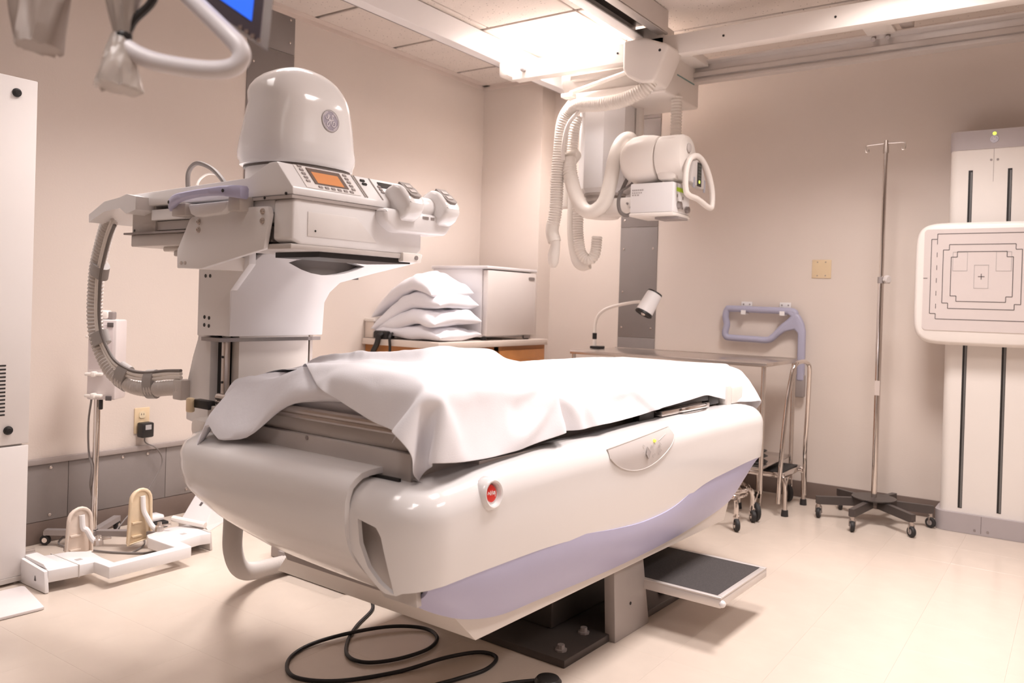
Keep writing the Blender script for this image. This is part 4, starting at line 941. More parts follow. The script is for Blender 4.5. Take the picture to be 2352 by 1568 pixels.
MB().ball((-.42, 4.970, 2.112), .009, .004, .009, n=12, m=8).put('green_led', LED, t)
MB().prism([(-.42+.02*cos(2*pi*k/24), 2.083+.02*sin(2*pi*k/24)) for k in range(24)], 'y', 4.9665, 4.971).put('emblem', mat('emblem_blue', (.55, .54, .64), .4), t, 'round pale emblem')
c3 = lambda L: [(p.x, p.y) for p in crom([(*ez(*q), 0) for q in L], 4)]
strokes('emblem_script', mat('emblem_pale2', (.85, .83, .88), .4), t, [c3(G1), c3(G2), c3(E1)] + [[(.88*cos(2*pi*k/30), .88*sin(2*pi*k/30)) for k in range(31)]], lambda u, v, h: Vector((-.42+.019*u, 4.9662-h, 2.083+.019*v)), .1)
# detector
dx0, dx1, dz0, dz1, dy = -.765, -.135, .995, 1.64, 4.86
R_ = []
def drect(i, y): 
    e = 7; o = []
    cx_, cz_ = (dx0+dx1)/2, (dz0+dz1)/2
    for a, b in superell((dx1-dx0)/2-i, (dz1-dz0)/2-i, e, 72): o.append((cx_+a, y, cz_+b-.0*a))
    return o
MB().loft([drect(.05, 4.955), drect(.012, 4.945), drect(0, 4.92), drect(0, 4.885), drect(.008, 4.87), drect(.02, 4.864)]).put('detector_housing', mat('detector_cream', (.84, .78, .735), .35, var=.01), t, ang=50)
MB().box(-.55, -.30, 4.95, 4.98, 1.15, 1.5).put('detector_mount', GREYMET, t)
MB().prism(rrect(dx0+.045, dx1-.045, dz0+.075, dz1-.035, .02), 'y', 4.8605, 4.866).put('detector_face', mat('detector_grey', (.66, .585, .56), .45, var=.01), t)
fy = lambda u, v, h: Vector((-.45+u, 4.8600-h, 1.355+v))
def notch(w_, h_, n): return [(-w_+n, h_), (w_-n, h_), (w_-n, h_-n), (w_, h_-n), (w_, -h_+n), (w_-n, -h_+n), (w_-n, -h_), (-w_+n, -h_), (-w_+n, -h_+n), (-w_, -h_+n), (-w_, h_-n), (-w_+n, h_-n), (-w_+n, h_)]
def dens(L):
    o = []
    for (a, b), (c, d) in zip(L, L[1:]): o.append([(a, b), (c, d)])
    return o
for w_, h_ in ((.235, .225), (.178, .168), (.140, .130)): strokes('printed_frame', MARK, t, dens(notch(w_, h_, .028)), fy, .0035)
strokes('printed_mark', MARK, t, [[(-.27, -.01), (-.25, -.01)]], fy, .0035)
strokes('printed_cross', MARK, t, [[(-.015, .0), (.015, .0)], [(0, -.015), (0, .015)]], fy, .0035)
for s in (-1, 1):
    for k in range(6): strokes('printed_dash', MARK, t, [[(s*.207, -.17+.068*k), (s*.207, -.145+.068*k)]], fy, .003)
for bx in ((-.132, -.065, .03, .128), (.065, .132, .03, .128), (-.032, .032, -.06, .06)):
    strokes('printed_box', MARKL, t, dens([(bx[0], bx[3]), (bx[1], bx[3]), (bx[1], bx[2]), (bx[0], bx[2]), (bx[0], bx[3])]), fy, .0025)

# ---------------------------------------------------------------- left foreground: cabinet, floor plate, monitor
t = thing('equipment_cabinet', 'tall white equipment cabinet with black latches at the left edge', 'cabinet', (-3.6, 1.0, 0))
CF = -3.372
MB().box(-3.81, CF-.018, .55, 1.535, .05, 1.945).put('carcass', WHITE, t)
MB().box(-3.805, CF-.02, .56, 1.52, .001, .05).put('plinth', LGREY, t)
d = MB().box(CF-.017, CF, .56, 1.552, .545, 1.955, bev=.004).put('door', mat('cabinet_white', (.80, .755, .735), .35, var=.01), t)
for k in range(14): MB().box(CF-.0005, CF+.0008, 1.30, 1.462, .66+.0145*k, .666+.0145*k).put('vent_slit', DARK, d)
for z in (1.895, .602):
    MB().rings([((CF, 1.475, z), .017), ((CF+.006, 1.475, z), .016), ((CF+.008, 1.475, z), .011), ((CF+.013, 1.475, z), .009)], (1, 0, 0), 18).put('latch', DARK, d)
MB().box(CF-.017, CF, .56, 1.552, .03, .538, bev=.004).put('lower_panel', MATS['cabinet_white'], t)
MB().box(CF-.018, CF+.004, .55, 1.556, .012, .03).put('bottom_edge', LGREY, t)
MB().prism([(-3.31, 1.42), (-3.305, 1.508), (-3.292, 1.515), (-3.03, 1.462), (-3.026, 1.45), (-3.036, 1.32), (-3.10, 1.0), (-3.33, 1.0)], 'z', .001, .012, bev=.003).top('floor_plate', mat('plate_white', (.83, .77, .76), .35), 'flat white floor plate lying in front of the equipment cabinet', 'floor plate', (-3.15, 1.3, .001))
# footboard accessory on the floor: white U frame with two yellowed shoulder pads
t = thing('shoulder_rest', 'white table shoulder rest with two yellowed upright pads on the floor', 'table accessory', (-3.22, 1.9, 0))
fr = [(-3.40, 1.56), (-3.185, 1.548), (-3.165, 1.655), (-3.165, 1.712), (-3.055, 1.712), (-3.055, 2.068), (-3.165, 2.08), (-3.175, 2.19), (-3.16, 2.235), (-3.36, 2.25), (-3.375, 2.16), (-3.345, 2.04), (-3.30, 2.02), (-3.10, 2.02), (-3.10, 1.757), (-3.19, 1.757), (-3.30, 1.77), (-3.36, 1.71), (-3.375, 1.64)]
MB().prism(fr, 'z', .038, .085, bev=.004).put('frame', WHITE, t)
MB().box(-3.385, -3.163, 1.652, 1.655, .037, .0865).put('frame_seam', LGREY, t)
for y0, y1 in ((1.535, 1.55), (2.245, 2.258)):
    MB().prism([(-3.415, .002), (-3.178, .002), (-3.19, .082), (-3.40, .098), (-3.425, .085)], 'y', y0, y1, bev=.003).put('end_clamp', LGREY if y0 > 2 else WHITE, t)
MB().prism([(-3.40, .085), (-3.20, .085), (-3.23, .10), (-3.38, .105)], 'y', 1.55, 1.60, bev=.004).put('clamp_cover', WHITE, t)
MB().tube([(-3.42, 1.55, .10), (-3.40, 1.60, .105)], .012, 10).put('clamp_lever', STEEL, t)
MB().tube([(-3.40, 2.20, .115), (-3.24, 2.26, .10)], .014, 10).put('clamp_lever', OFFW, t)
MB().box(-3.3, -3.27, 1.5335, 1.536, .05, .062).put('clamp_slot', WHITE, t); MB().prism([(-3.262, .035), (-3.25, .035), (-3.256, .055)], 'y', 1.533, 1.536).put('arrow_mark', MARK, t)
def pad(x, y, h, w_, m):
    pr = [(-w_, 0), (w_, 0)]
    pts = [(y-w_, .03), (y+w_*.95, .045), (y+w_*.85, h-w_*.9)] + [(y+w_*.85*cos(a), h-w_*.9+w_*.9*sin(a)) for a in [radians(20+20*k) for k in range(8)]] + [(y-w_*.85, h-w_*.9)]
    p = MB().prism(pts, 'x', x-.03, x-.012, bev=.005).put('shoulder_pad', m, t, ang=50)
    rim = MB().tube([(x-.008, a, b) for a, b in pts], .007, 8, closed=True).put('pad_rim', m, t)
    MB().tube(crom([(x-.006, y+.006, h-w_*.55), (x-.002, y+.010, h*.65), (x+.008, y+.022, .14), (x+.022, y+.036, .105), (x+.045, y+.05, .083)], 8), .0115, 10, rad=None).put('pad_arm', WHITE, t)
    for z in (.06, .12): MB().box(x-.012, x-.004, y-w_*.7, y+.005, z, z+.006).put('pad_rib', m, t)
pad(-3.42, 1.79, .235, .055, YELLOWED if False else mat('yellowed_plastic_light', (.82, .70, .61), .4, var=.06, scale=12))
pad(-3.42, 2.06, .268, .055, YELLOWED)
for y in (1.835, 2.11): 
    MB().rings([((-3.36, y, .085), .02), ((-3.36, y, .105), .018), ((-3.36, y, .11), .010), ((-3.36, y, .125), .009)], (0, 0, 1), 10).put('lock_knob', STEEL, t)
    MB().tube([(-3.39, y-.005, .10), (-3.32, y+.03, .115)], .005, 8).put('lock_lever', STEEL, t)
for x, y in ((-3.23, 1.685), (-3.24, 2.15)): MB().box(x-.012, x+.012, y-.012, y+.012, .0848, .0856).put('print_mark', MARKL, t)
# small wedge bracket by the hose
t = thing('floor_bracket', 'white wedge-shaped floor bracket beside the drooping grey hose', 'bracket', (-3.62, 2.50, 0))
MB().loft([[(-3.66, 2.42, .03), (-3.44, 2.40, .03), (-3.56, 2.55, .14), (-3.74, 2.57, .14)], [(-3.66, 2.44, .001), (-3.44, 2.42, .001), (-3.55, 2.60, .001), (-3.74, 2.62, .001)]]).put('wedge', WHITE, t)
MB().loft([[(-3.62+a, 2.475+b, .085+c) for a, b, c in ((0, 0, -.016), (.022, -.002, -.016), (.012, .03, .012), (-.008, .032, .012))], [(-3.62+a, 2.475+b-.003, .087+c) for a, b, c in ((0, 0, -.016), (.022, -.002, -.016), (.012, .03, .012), (-.008, .032, .012))]]).put('black_label', MARK, t)
# injector on a rolling stand by the left wall
t = thing('injector_stand', 'white injector unit on a chrome pole behind the hose bundle', 'injector', (-3.63, 1.957, 0))
qx, qy = -3.63, 1.957
MB().cyl((qx, qy, .06), (qx+.004, qy, .66), .0135, 14).put('pole', CHROME, t)
for a, L in ((38, .30), (218, .27), (128, .25), (308, .24)):
    d_ = Vector((cos(radians(a)), sin(radians(a)), 0)); e_ = Vector((qx, qy, .06))+d_*L
    if e_.x < XL+.04: e_ = Vector((qx, qy, .06))+d_*((XL+.045-qx)/d_.x)
    n_ = Vector((-d_.y, d_.x, 0))*.016
    MB().loft([[p-n_-Vector((0, 0, .012)), p+n_-Vector((0, 0, .012)), p+n_+Vector((0, 0, .012)), p-n_+Vector((0, 0, .012))] for p in (Vector((qx, qy, .06)), e_)]).put('leg', GREYMET, t)
    wc = (e_.x, e_.y, .024); wheel(t, wc, .023, (d_.y, -d_.x, 0), .018); MB().cyl((e_.x, e_.y, .045), (e_.x, e_.y, .062), .009, 8).put('caster_stem', OFFW, t)
ux = Vector((.80, .60, 0)); vx = Vector((-.60, .80, 0))
def inj(a0, a1, b0, b1, z0, z1, bev, name, m):
    M = Matrix.Translation((qx, qy, 0)) @ Matrix.Rotation(math.atan2(.60, .80), 4, 'Z')
    return MB().box(a0, a1, b0, b1, z0, z1, bev=bev, M=M).put(name, m, t)
inj(-.02, .105, -.06, .05, .665, 1.02, .008, 'housing', mat('injector_white', (.72, .65, .64), .4, var=.02))
inj(-.01, .092, -.063, -.059, .80, 1.0, .002, 'front_plate', mat('injector_face', (.66, .58, .58), .4))
for z in (1.0, .675): inj(.066, .092, -.0655, -.061, z-.012, z+.008, .001, 'dark_label', MARK)
for z in (.945, .78, .685): inj(-.02, .055, -.085, -.06, z-.008, z+.006, .005, 'clip', OFFW); inj(.01, .03, -.095, -.06, z-.012, z+.012, .006, 'knob', OFFW)
inj(0, .05, -.03, .03, 1.02, 1.06, .012, 'top_cap', OFFW); inj(.045, .07, -.02, .02, 1.02, 1.055, .006, 'top_knob', GREYMET)
for a in (-.018, -.004): 
    M = Matrix.Translation((qx, qy, 0)) @ Matrix.Rotation(math.atan2(.60, .80), 4, 'Z'); MB().cyl(M @ Vector((a, 0, 1.02)), M @ Vector((a, 0, 1.14)), .006, 8).put('syringe', WHITE, t)
inj(.03, .045, -.05, -.035, .62, .665, .004, 'hook', DARK)
MB().tube(crom([(qx-.01, qy-.02, .66), (qx-.03, qy-.02, .55), (qx-.02, qy-.02, .42), (qx+.01, qy-.02, .36), (qx+.0, qy-.02, .28), (qx-.06, qy+.02, .15), (qx-.12, qy-.05, .05), (qx-.10, qy-.1, .01), (qx+.05, qy-.06, .008), (qx+.18, qy+.0, .006), (qx+.3, qy+.1, .006), (qx+.28, qy+.22, .006)]), .0045, 6).put('cord', CABLEG, t)
t = thing('footswitch', 'white and black footswitch on floor by the left wall base', 'footswitch', (-3.70, 2.30, 0))
MB().box(-3.76, -3.66, 2.25, 2.35, .001, .03, bev=.008).put('base', DARK, t); MB().box(-3.755, -3.68, 2.265, 2.34, .03, .06, bev=.012).put('pedal', WHITE, t)

# black cable and pedal on the floor in front
pts = [(-2.23, 2.31, .07), (-2.19, 2.26, .012), (-2.12, 2.19, .006), (-2.055, 2.05, .006), (-1.985, 1.94, .006), (-1.90, 1.86, .007), (-1.82, 1.86, .008), (-1.76, 1.94, .008), (-1.735, 2.06, .008), (-1.775, 2.15, .008),
       (-1.86, 2.175, .009), (-1.95, 2.10, .014), (-2.02, 1.96, .014), (-2.055, 1.83, .008), (-2.02, 1.72, .006), (-1.92, 1.66, .006), (-1.80, 1.72, .006), (-1.70, 1.88, .006), (-1.64, 2.03, .014), (-1.585, 2.14, .010), (-1.525, 2.15, .006), (-1.50, 2.06, .006), (-1.53, 1.95, .006), (-1.56, 1.86, .006), (-1.54, 1.80, .006), (-1.49, 1.84, .006), (-1.44, 1.94, .006), (-1.38, 2.04, .006), (-1.335, 2.09, .008)]
MB().tube(crom(pts, 10), .0063, 8).top('floor_cable', mat('black_cable', (.012, .011, .012), .45), 'black cable looped loosely on the floor under the x-ray table', 'cable', (-1.85, 1.95, 0), ang=60)
MB().rings([((-1.30, 2.105, z), r) for z, r in ((.001, .04), (.012, .042), (.022, .034), (.026, .012))], (0, 0, 1), 24).top('floor_pedal', mat('black_pedal', (.02, .018, .018), .4), 'round black pedal on the floor at the bottom edge, beside the cable end', 'pedal', (-1.30, 2.105, .001))

# ceiling-hung monitor near the camera
t = thing('hanging_monitor', 'ceiling-hung monitor with blue screen and white handle bar, upper left', 'monitor', (-1.10, .75, 1.9))
hb = crom([(-1.160, .655, 1.505), (-1.145, .665, 1.495), (-1.12, .683, 1.485), (-1.08, .712, 1.478), (-1.05, .733, 1.477), (-1.031, .747, 1.483), (-1.024, .753, 1.497), (-1.028, .752, 1.512), (-1.045, .746, 1.530), (-1.075, .738, 1.557), (-1.115, .728, 1.592), (-1.17, .715, 1.64)], 8)
MB().tube(hb, .0135, 14).put('handle_bar', mat('handle_pale', (.70, .665, .68), .35), t)
e1 = Vector((.82, .57, 0)); 
def mon(u, v, d): return Vector((-1.045, .775, 1.53))+Vector((.80, .55, .06))*u+Vector((-.02, .05, .998))*v+Vector((.55, -.82, .05))*d
def mbox(name, m, u0, u1, v0, v1, d0, d1, q=None):
    P_ = [(u0, v0), (u1, v0), (u1, v1), (u0, v1)] if q is None else q
    return MB().loft([[mon(u, v, d) for u, v in P_] for d in (d0, d1)]).put(name, m, t)
LO = [(-.30, .215), (.022, -.003), (.034, .25), (-.29, .46)]
mbox('monitor_case', mat('monitor_dark', (.05, .035, .045), .35), 0, 0, 0, 0, -.04, 0, q=LO)
mbox('blue_screen', BLUE, 0, 0, 0, 0, 0, .0015, q=[(-.275, .225), (.008, .030), (.018, .24), (-.27, .43)])
for k in range(4): mbox('bezel_button', MATS['bezel_brown'], -.012+.010*k, -.006+.010*k, .018-.007*k, .024-.007*k, 0, .002)
MB().tube([(-1.25, .70, 1.75), (-1.25, .70, 2.79)], .03, 14).put('ceiling_arm', OFFW, t)
MB().tube(crom([(-1.25, .70, 1.80), (-1.2, .72, 1.72), (-1.16, .75, 1.66)]), .025, 12).put('joint_arm', OFFW, t)
for pts in ([(-1.163, .652, 1.523), (-1.172, .65, 1.545), (-1.150, .66, 1.60), (-1.13, .67, 1.66)], [(-1.163, .652, 1.519), (-1.150, .66, 1.545), (-1.128, .675, 1.575), (-1.12, .68, 1.62)], [(-1.168, .652, 1.521), (-1.160, .65, 1.56), (-1.13, .66, 1.62), (-1.12, .67, 1.66)]):
    MB().tube(crom(pts, 6), .0065, 8).put('black_cable', DARK, t)
MB().ball((-1.164, .652, 1.521), .013, n=12, m=8).put('cable_knot', DARK, t)
def bag(cx_, cy_, top, bot, w0, w1, seed, dpt=.03):
    rg = []
    for i in range(22):
        f = i/21; z = top+(bot-top)*f; w_ = w0+(w1-w0)*f**.8
        rg.append([Vector((cx_, cy_, z+noise.noise((k*.9, seed, 3))*.006*f)) + Vector((.82, .57, 0))*(w_*cos(2*pi*k/30)*(1+.22*noise.noise((cos(2*pi*k/30)*2.5, sin(2*pi*k/30)*2.5+f*1.5, seed)))) + Vector((.57, -.82, 0))*(dpt*(.4+f)*sin(2*pi*k/30)*(1+.5*noise.noise((k*.7, f*2, seed+5)))) for k in range(30)])
    return MB().loft(rg, cap=True)
bag(-1.168, .650, 1.525, 1.445, .012, .030, 2).put('plastic_cover', BAG, t, 'crumpled clear plastic cover', ang=70)
bag(-1.165, .652, 1.525, 1.64, .012, .034, 4).put('plastic_cover', BAG, t, ang=70)
bag(-1.268, .584, 1.66, 1.502, .075, .028, 9).put('plastic_cover', mat('cloudy_bag', (.40, .33, .29), .4, var=.06, trans=.2), t, ang=70)

# ---------------------------------------------------------------- mattress, pillow and sheet on the table (table frame)
def topmesh(mb, name, m, label, cat, loc, rz, group=None, ang=60, local=Vector((0, 0, 0))):
    o = bpy.data.objects.new(name, mb.mesh(name, local, ang)); COL.objects.link(o)
    o.matrix_world = TM @ Matrix.Translation(local); o.data.materials.append(m); return tag(o, label, cat, group)
mm = MB(); 
mm.loft([[(x, y, z) for x, y in rrect(-.955+i, -.125-i, .11+i, 2.20-i, .05)] for i, z in ((.012, .8352), (0, .845), (0, .862), (.004, .870), (.016, .876))])
topmesh(mm, 'mattress', FABRIC, 'thin white mattress pad on the x-ray table under the sheet', 'mattress', None, 0, local=Vector((-.54, 1.1, .8352)))
# SHEET
def table_pillow():
    cx, cy, cz, a = -.53, .352, .908, radians(7)
    def fn(px, py, h):
        x = cx+px*cos(a)-py*sin(a); y = cy+px*sin(a)+py*cos(a)
        z = cz+h*max(.72, min(1.05, 1+.6*(x+.50))) + min(.004, .11*(x+.50))
        s = max(0, min(1, (-.42-x)/.30)); s = s*s*(3-2*s)
        s *= 1-.38*math.exp(-((x+.85)/.028)**2)
        z -= s*1.3*max(0, .112-y)
        z += .008*sin(px*26+py*8)*max(0, min(1, (.30-y)*4))
        return Vector((x, y, z))
    return pillow_mb(.43, .32, .056, fn, 11, 44, 30)

topmesh(table_pillow(), 'pillow', PILLOWM, 'white pillow at near end of x-ray table, corners drooping below the sheet', 'pillow', None, 0, ang=60, local=Vector((-.54, .37, .876)))
# draped sheet: grid points settled once with a cloth solver, in millimetres, as steps from point to point
SX = [-969, 0, -3, -3, -2, -2, -2, -2, -2, -2, -2, -2, -2, -2, -2, -2, -2, -1, -1, 1, 9, -5, 3, 2, -1, 0, 0, 1, 1, 1, 1, 2, 1, 1, 2, 1, 1, 2, 1, 2, 2, 1,
    1, 1, 1, 1, 0, 0, 0, 0, -1, -5, 4, 1, 1, 0, 0, 0, -1, 0, 0, 1, -1, -3, 3, -1, -7, -7, 10, 4, 1, 0, 0, 1, 0, 0, 0, -1, 0, -2, -5, -8, -13, 13, 11, -6,
    12, 12, 11, 13, 13, 14, -61, -1, -2, -2, -1, 0, -2, -2, -2, -2, -1, 0, 0, -1, -3, -4, -4, -3, -3, -3, -2, -4, 2, 4, 3, 2, 4, 3, 5, 6, 0, 0, 1, 1, 0,
    1, 1, 0, 2, 1, 0, 2, 0, 1, 2, 0, 0, -1, 1, 0, 0, -5, 4, 1, 0, 0, -1, 1, -2, -1, 0, 0, 2, -3, 4, -2, -7, -3, 10, 1, -2, 3, -1, -1, 0, 1, 0, 1, 0, 0,
    -4, -10, -7, 10, 10, -4, 13, 9, 8, 12, 14, 14, -63, 0, 0, 0, 0, -2, -1, -1, -1, 1, 0, 0, 0, -3, -3, -4, -3, -2, -1, -1, -2, -4, 3, 7, 1, 0, 5, 3, 2,
    3, -1, -2, -1, 2, -1, 1, 0, 1, -1, 2, 1, -1, 2, -1, 2, 0, 0, -1, 2, 0, -1, -4, 4, 0, -1, 1, -2, 2, -3, 2, -2, -2, 3, -2, 5, -4, -6, 1, 8, -4, 4, -1,
    -2, 1, -1, 1, 0, 1, 2, 0, -1, -9, -3, 12, -2, 4, 11, 7, 8, 10, 14, 15, -58, 0, -1, -1, 0, 0, -1, 0, -1, 0, -1, 2, 0, -1, -5, -1, -1, -1, -1, 0, -4,
    2, 3, 0, 2, 2, 1, 0, -3, 3, -1, -1, 0, 2, -1, 0, 0, 0, 0, -1, 1, 0, 0, 0, 0, 0, 0, 0, 1, -1, 0, -2, 3, -1, 0, 0, 0, 0, -1, 2, -2, 2, -3, -1, 5, -1,
    -7, 7, -4, 4, -1, -1, 1, -1, 2, -2, 1, 0, 1, 0, 0, -4, 2, 9, -2, 4, 7, 7, 7, 9, 14, 16, -46, 0, 0, 0, -1, 0, 0, -1, -1, 0, 0, -3, -1, -1, 0, -2, -1,
    -1, 1, -3, 1, 0, 0, 0, -1, 0, 0, -1, 1, -1, 0, 1, -1, 0, 0, 0, -1, 0, 0, 0, 0, 0, 0, 0, 0, 0, 0, 0, 0, 0, -1, 0, -1, 1, 0, 1, -1, 0, 0, -1, 0, 1, -1,
    2, -3, 0, 3, -3, 3, -2, 1, 1, -1, 1, 0, 0, 0, 1, 0, 0, 0, 0, 1, 4, 6, 5, 5, 5, 10, 6, 6, 17, -31, 0, 0, -1, 0, 0, 0, -1, -1, -1, -2, 0, -1, 0, -2, -2,
    -1, 0, -3, 1, -1, 0, 0, 0, 0, 0, 0, -1, 0, 0, 0, 0, -1, 0, -1, 0, 0, 0, -1, 0, 0, 0, 0, 0, 0, 0, 0, 0, -1, 1, -1, 0, 0, -1, 1, -1, 0, 1, -1, 0, 0, -1,
    1, -1, 1, -1, 0, 1, 0, 0, 1, 0, 1, 0, 0, 1, 0, 0, 1, 0, 1, 0, 0, 2, 3, 4, 5, 6, 10, 0, 6, 16, -19, 1, 0, 0, 0, 0, -1, 0, -2, -1, -1, 0, -1, -1, -2,
    -1, -2, 0, -3, 2, -1, 0, 0, 0, 0, -1, 0, 0, 0, 0, -1, 0, 0, -1, 0, 0, -1, 0, 0, -1, 0, 0, 0, 0, 0, 0, 0, 0, -1, 0, 0, 0, 0, -1, 0, 0, 0, 0, -1, 0, 0,
    0, 0, 0, 0, -1, 0, 1, 0, 1, 0, 1, 1, 0, 0, 1, 0, 1, 0, 1, 0, 0, 1, 1, 4, 4, 5, 4, 5, 0, 0, 15, -4, 0, -1, 0, 0, 0, 0, 0, -1, -1, -1, -1, -1, -1, -2,
    -2, 0, -2, -2, 2, -1, 0, 0, 0, -1, 0, 0, 0, -1, 0, 0, -1, 0, 0, -1, 0, 0, -1, 0, 0, -1, 0, 0, 0, 0, 0, -1, 0, 0, 0, 0, 0, -1, 0, 0, 0, -1, 0, 0, 0,
    0, -1, 1, -1, 0, 0, 0, 0, 1, 0, 1, 1, 0, 0, 2, 0, 0, 1, 1, 0, 1, 0, 1, 0, 3, 1, -4, 2, 2, 3, 5, 12, 11, 0, -1, 0, 0, 0, 1, -2, -1, -1, -2, -2, 0, -1,
    -2, -1, 0, -3, -2, 2, 0, 0, -1, 0, 0, 0, 0, -1, 0, 0, -1, 0, 0, -1, 0, -1, 0, -1, 0, 0, -1, 0, 0, 0, 0, -1, 0, 0, 0, -1, 0, 0, 0, 0, 0, -1, 0, 0, 0,
    -1, 0, 0, 0, 0, 0, -1, 0, 1, 0, 1, 0, 1, 1, 0, 1, 1, 0, 1, 1, 1, 0, 0, 1, 0, 0, 0, 1, -1, 1, 0, 2, 9, 25, 0, -1, 0, -1, 1, 0, -2, -1, -2, -3, 1, -2,
    -1, -1, -1, -1, -2, -2, 2, 0, 0, -1, 0, 0, -1, 0, 0, 0, -1, 0, -1, 0, 0, -1, 0, -1, 0, -1, 0, -1, 0, 0, -1, 0, 0, 0, 0, -1, 0, 0, 0, 0, -1, 0, 0, 0,
    -1, 0, 0, 0, 0, -1, 0, 0, 0, 0, 0, 1, 1, 0, 1, 1, 0, 1, 1, 1, 1, 0, 1, 1, 0, 0, 0, 0, 1, 0, 0, 0, 0, 0, 0, 38, 0, -1, -2, 0, 1, -1, 0, -2, -2, -2, 0,
    -1, -1, -1, -1, -1, -2, -3, 0, 1, 1, -1, 0, 0, -1, 0, 0, -1, 0, -1, 0, -1, 0, 0, -1, 0, -1, 0, -1, 0, -1, 0, -1, 0, 0, 0, -1, 0, 0, 0, -1, 0, 0, 0,
    -1, 0, 0, 0, 0, -1, 0, 0, 0, -1, 0, 0, 0, 1, 1, 1, 1, 0, 1, 1, 1, 1, 1, 1, 1, 0, 0, 1, 0, 0, 0, 0, 0, 0, 1, 0, 0, 39, 0, -1, -2, -1, 1, 0, 0, -2, -2,
    -2, 0, -2, -1, -1, -1, -1, -1, -3, -1, 1, 1, -1, 0, -1, 0, 0, -1, 0, -1, 0, 0, -1, 0, -1, 0, -1, -1, 0, -1, 0, -1, 0, -1, 0, 0, 0, -1, 0, 0, -1, 0,
    0, 0, -1, 0, 0, 0, -1, 0, 0, -1, 0, 0, 0, -1, 0, 1, 1, 0, 1, 1, 1, 1, 1, 1, 1, 1, 1, 1, 1, 0, 0, 0, 0, 1, 0, 0, 0, 0, 0, 1, 40, 0, -1, -1, 0, -2, 1,
    0, -2, -2, -2, -1, -1, -1, -1, -2, -1, -1, -1, -2, -1, 1, 0, 0, -1, 0, 0, -1, 0, -1, 0, -1, 0, -1, 0, -1, -1, 0, -1, 0, -1, 0, -1, 0, -1, 0, -1, 0,
    0, -1, 0, 0, -1, 0, 0, 0, -1, 0, 0, -1, 0, 0, 0, -1, 0, 0, -1, 1, 1, 1, 1, 1, 1, 1, 1, 1, 1, 1, 1, 1, 1, 0, 0, 1, 0, 0, 0, 0, 1, 0, 0, 0, 43, -1, -1,
    -1, 0, -1, 0, 0, -2, -2, -2, -1, -1, -1, -2, -1, -1, -1, -1, -3, -1, 1, 0, 0, -1, 0, -1, 0, -1, 0, -1, 0, -1, 0, -1, 0, -1, -1, 0, -1, -1, 0, -1, 0,
    -1, 0, -1, 0, -1, 0, 0, -1, 0, 0, 0, -1, 0, 0, -1, 0, 0, -1, 0, 0, -1, 0, 0, 0, 1, 1, 1, 1, 1, 1, 2, 1, 1, 1, 1, 2, 1, 0, 0, 0, 0, 1, 0, 0, 0, 0, 1,
    0, 44, -1, -1, -1, -1, 0, -1, 0, -1, -2, -2, -1, -2, 0, -2, -1, -1, -1, -2, -2, -2, 0, 1, 0, -1, 0, -1, 0, -1, 0, -1, -1, 0, 0, -1, -1, -1, 0, -1, -1,
    0, -1, -1, 0, -1, 0, -1, 0, -1, 0, -1, 0, 0, -1, 0, 0, -1, 0, 0, -1, 0, 0, -1, 0, 0, -1, 0, 0, 2, 1, 1, 1, 1, 1, 1, 2, 1, 1, 2, 1, 1, 0, 0, 1, 0, 0,
    0, 0, 1, 0, 0, 0, 46, -1, -1, -1, -1, 0, -1, 0, -1, -2, -1, -2, -2, -1, -1, -2, -1, -1, -1, -2, -3, 0, 1, 0, -1, 0, -1, 0, -1, -1, 0, -1, 0, -1, -1,
    0, -1, -1, -1, 0, -1, -1, 0, -1, -1, 0, -1, 0, -1, 0, -1, 0, -1, 0, 0, -1, 0, 0, -1, 0, 0, -1, 0, 0, -1, 0, -1, 1, 1, 1, 1, 2, 1, 1, 1, 2, 1, 1, 2,
    1, 1, 1, 0, 0, 0, 1, 0, 0, 0, 0, 1, 0, 47, -1, -1, -1, -1, -1, 0, 0, -1, -2, -1, -2, -2, -1, -2, -1, -1, -1, -2, -1, -3, -1, 0, 1, -1, 0, -1, -1, 0,
    -1, 0, -1, 0, -2, 0, -1, -1, 0, -1, -1, -1, 0, -1, -1, -1, 0, -1, -1, 0, -1, 0, 0, -1, 0, -1, 0, 0, -1, 0, -1, 0, 0, -1, 0, 0, -1, 0, 0, 1, 1, 2, 1,
    1, 2, 1, 1, 2, 1, 2, 1, 2, 0, 0, 1, 0, 0, 0, 1, 0, 0, 0, 1, 48, -1, 0, -1, -2, 0, -1, 0, -1, -2, -1, -2, -2, -1, -2, -1, -2, -1, -1, -2, -2, -2, 0,
    1, -1, -1, 0, -1, 0, -1, -1, 0, 0, -2, -1, 0, -1, -1, -1, 0, -1, -1, -1, -1, 0, -1, -1, -1, 0, -1, 0, -1, 0, -1, 0, 0, -1, 0, -1, 0, 0, -1, 0, -1, 0,
    0, -1, 0, 1, 2, 1, 2, 1, 1, 2, 1, 2, 1, 2, 2, 1, 0, 1, 0, 0, 1, 0, 0, 0, 1, 0, 0, 50, 0, -1, -2, -1, -1, 0, 0, -1, -2, -1, -2, -2, -2, -1, -2, -1, -1,
    -2, -1, -2, -3, 0, 0, 0, -1, 0, -1, 0, -1, -1, -1, 0, -1, -1, -1, 0, -1, -1, -1, -1, -1, -1, 0, -1, -1, -1, -1, 0, -1, -1, 0, 0, -1, 0, -1, 0, -1, 0,
    0, -1, 0, -1, 0, -1, 0, -1, 0, 2, 1, 2, 1, 2, 1, 2, 1, 2, 2, 1, 2, 2, 0, 0, 0, 1, 0, 0, 1, 0, 0, 0, 1, 52, -1, -1, -1, -1, -1, -1, -1, 0, -1, -2, -2,
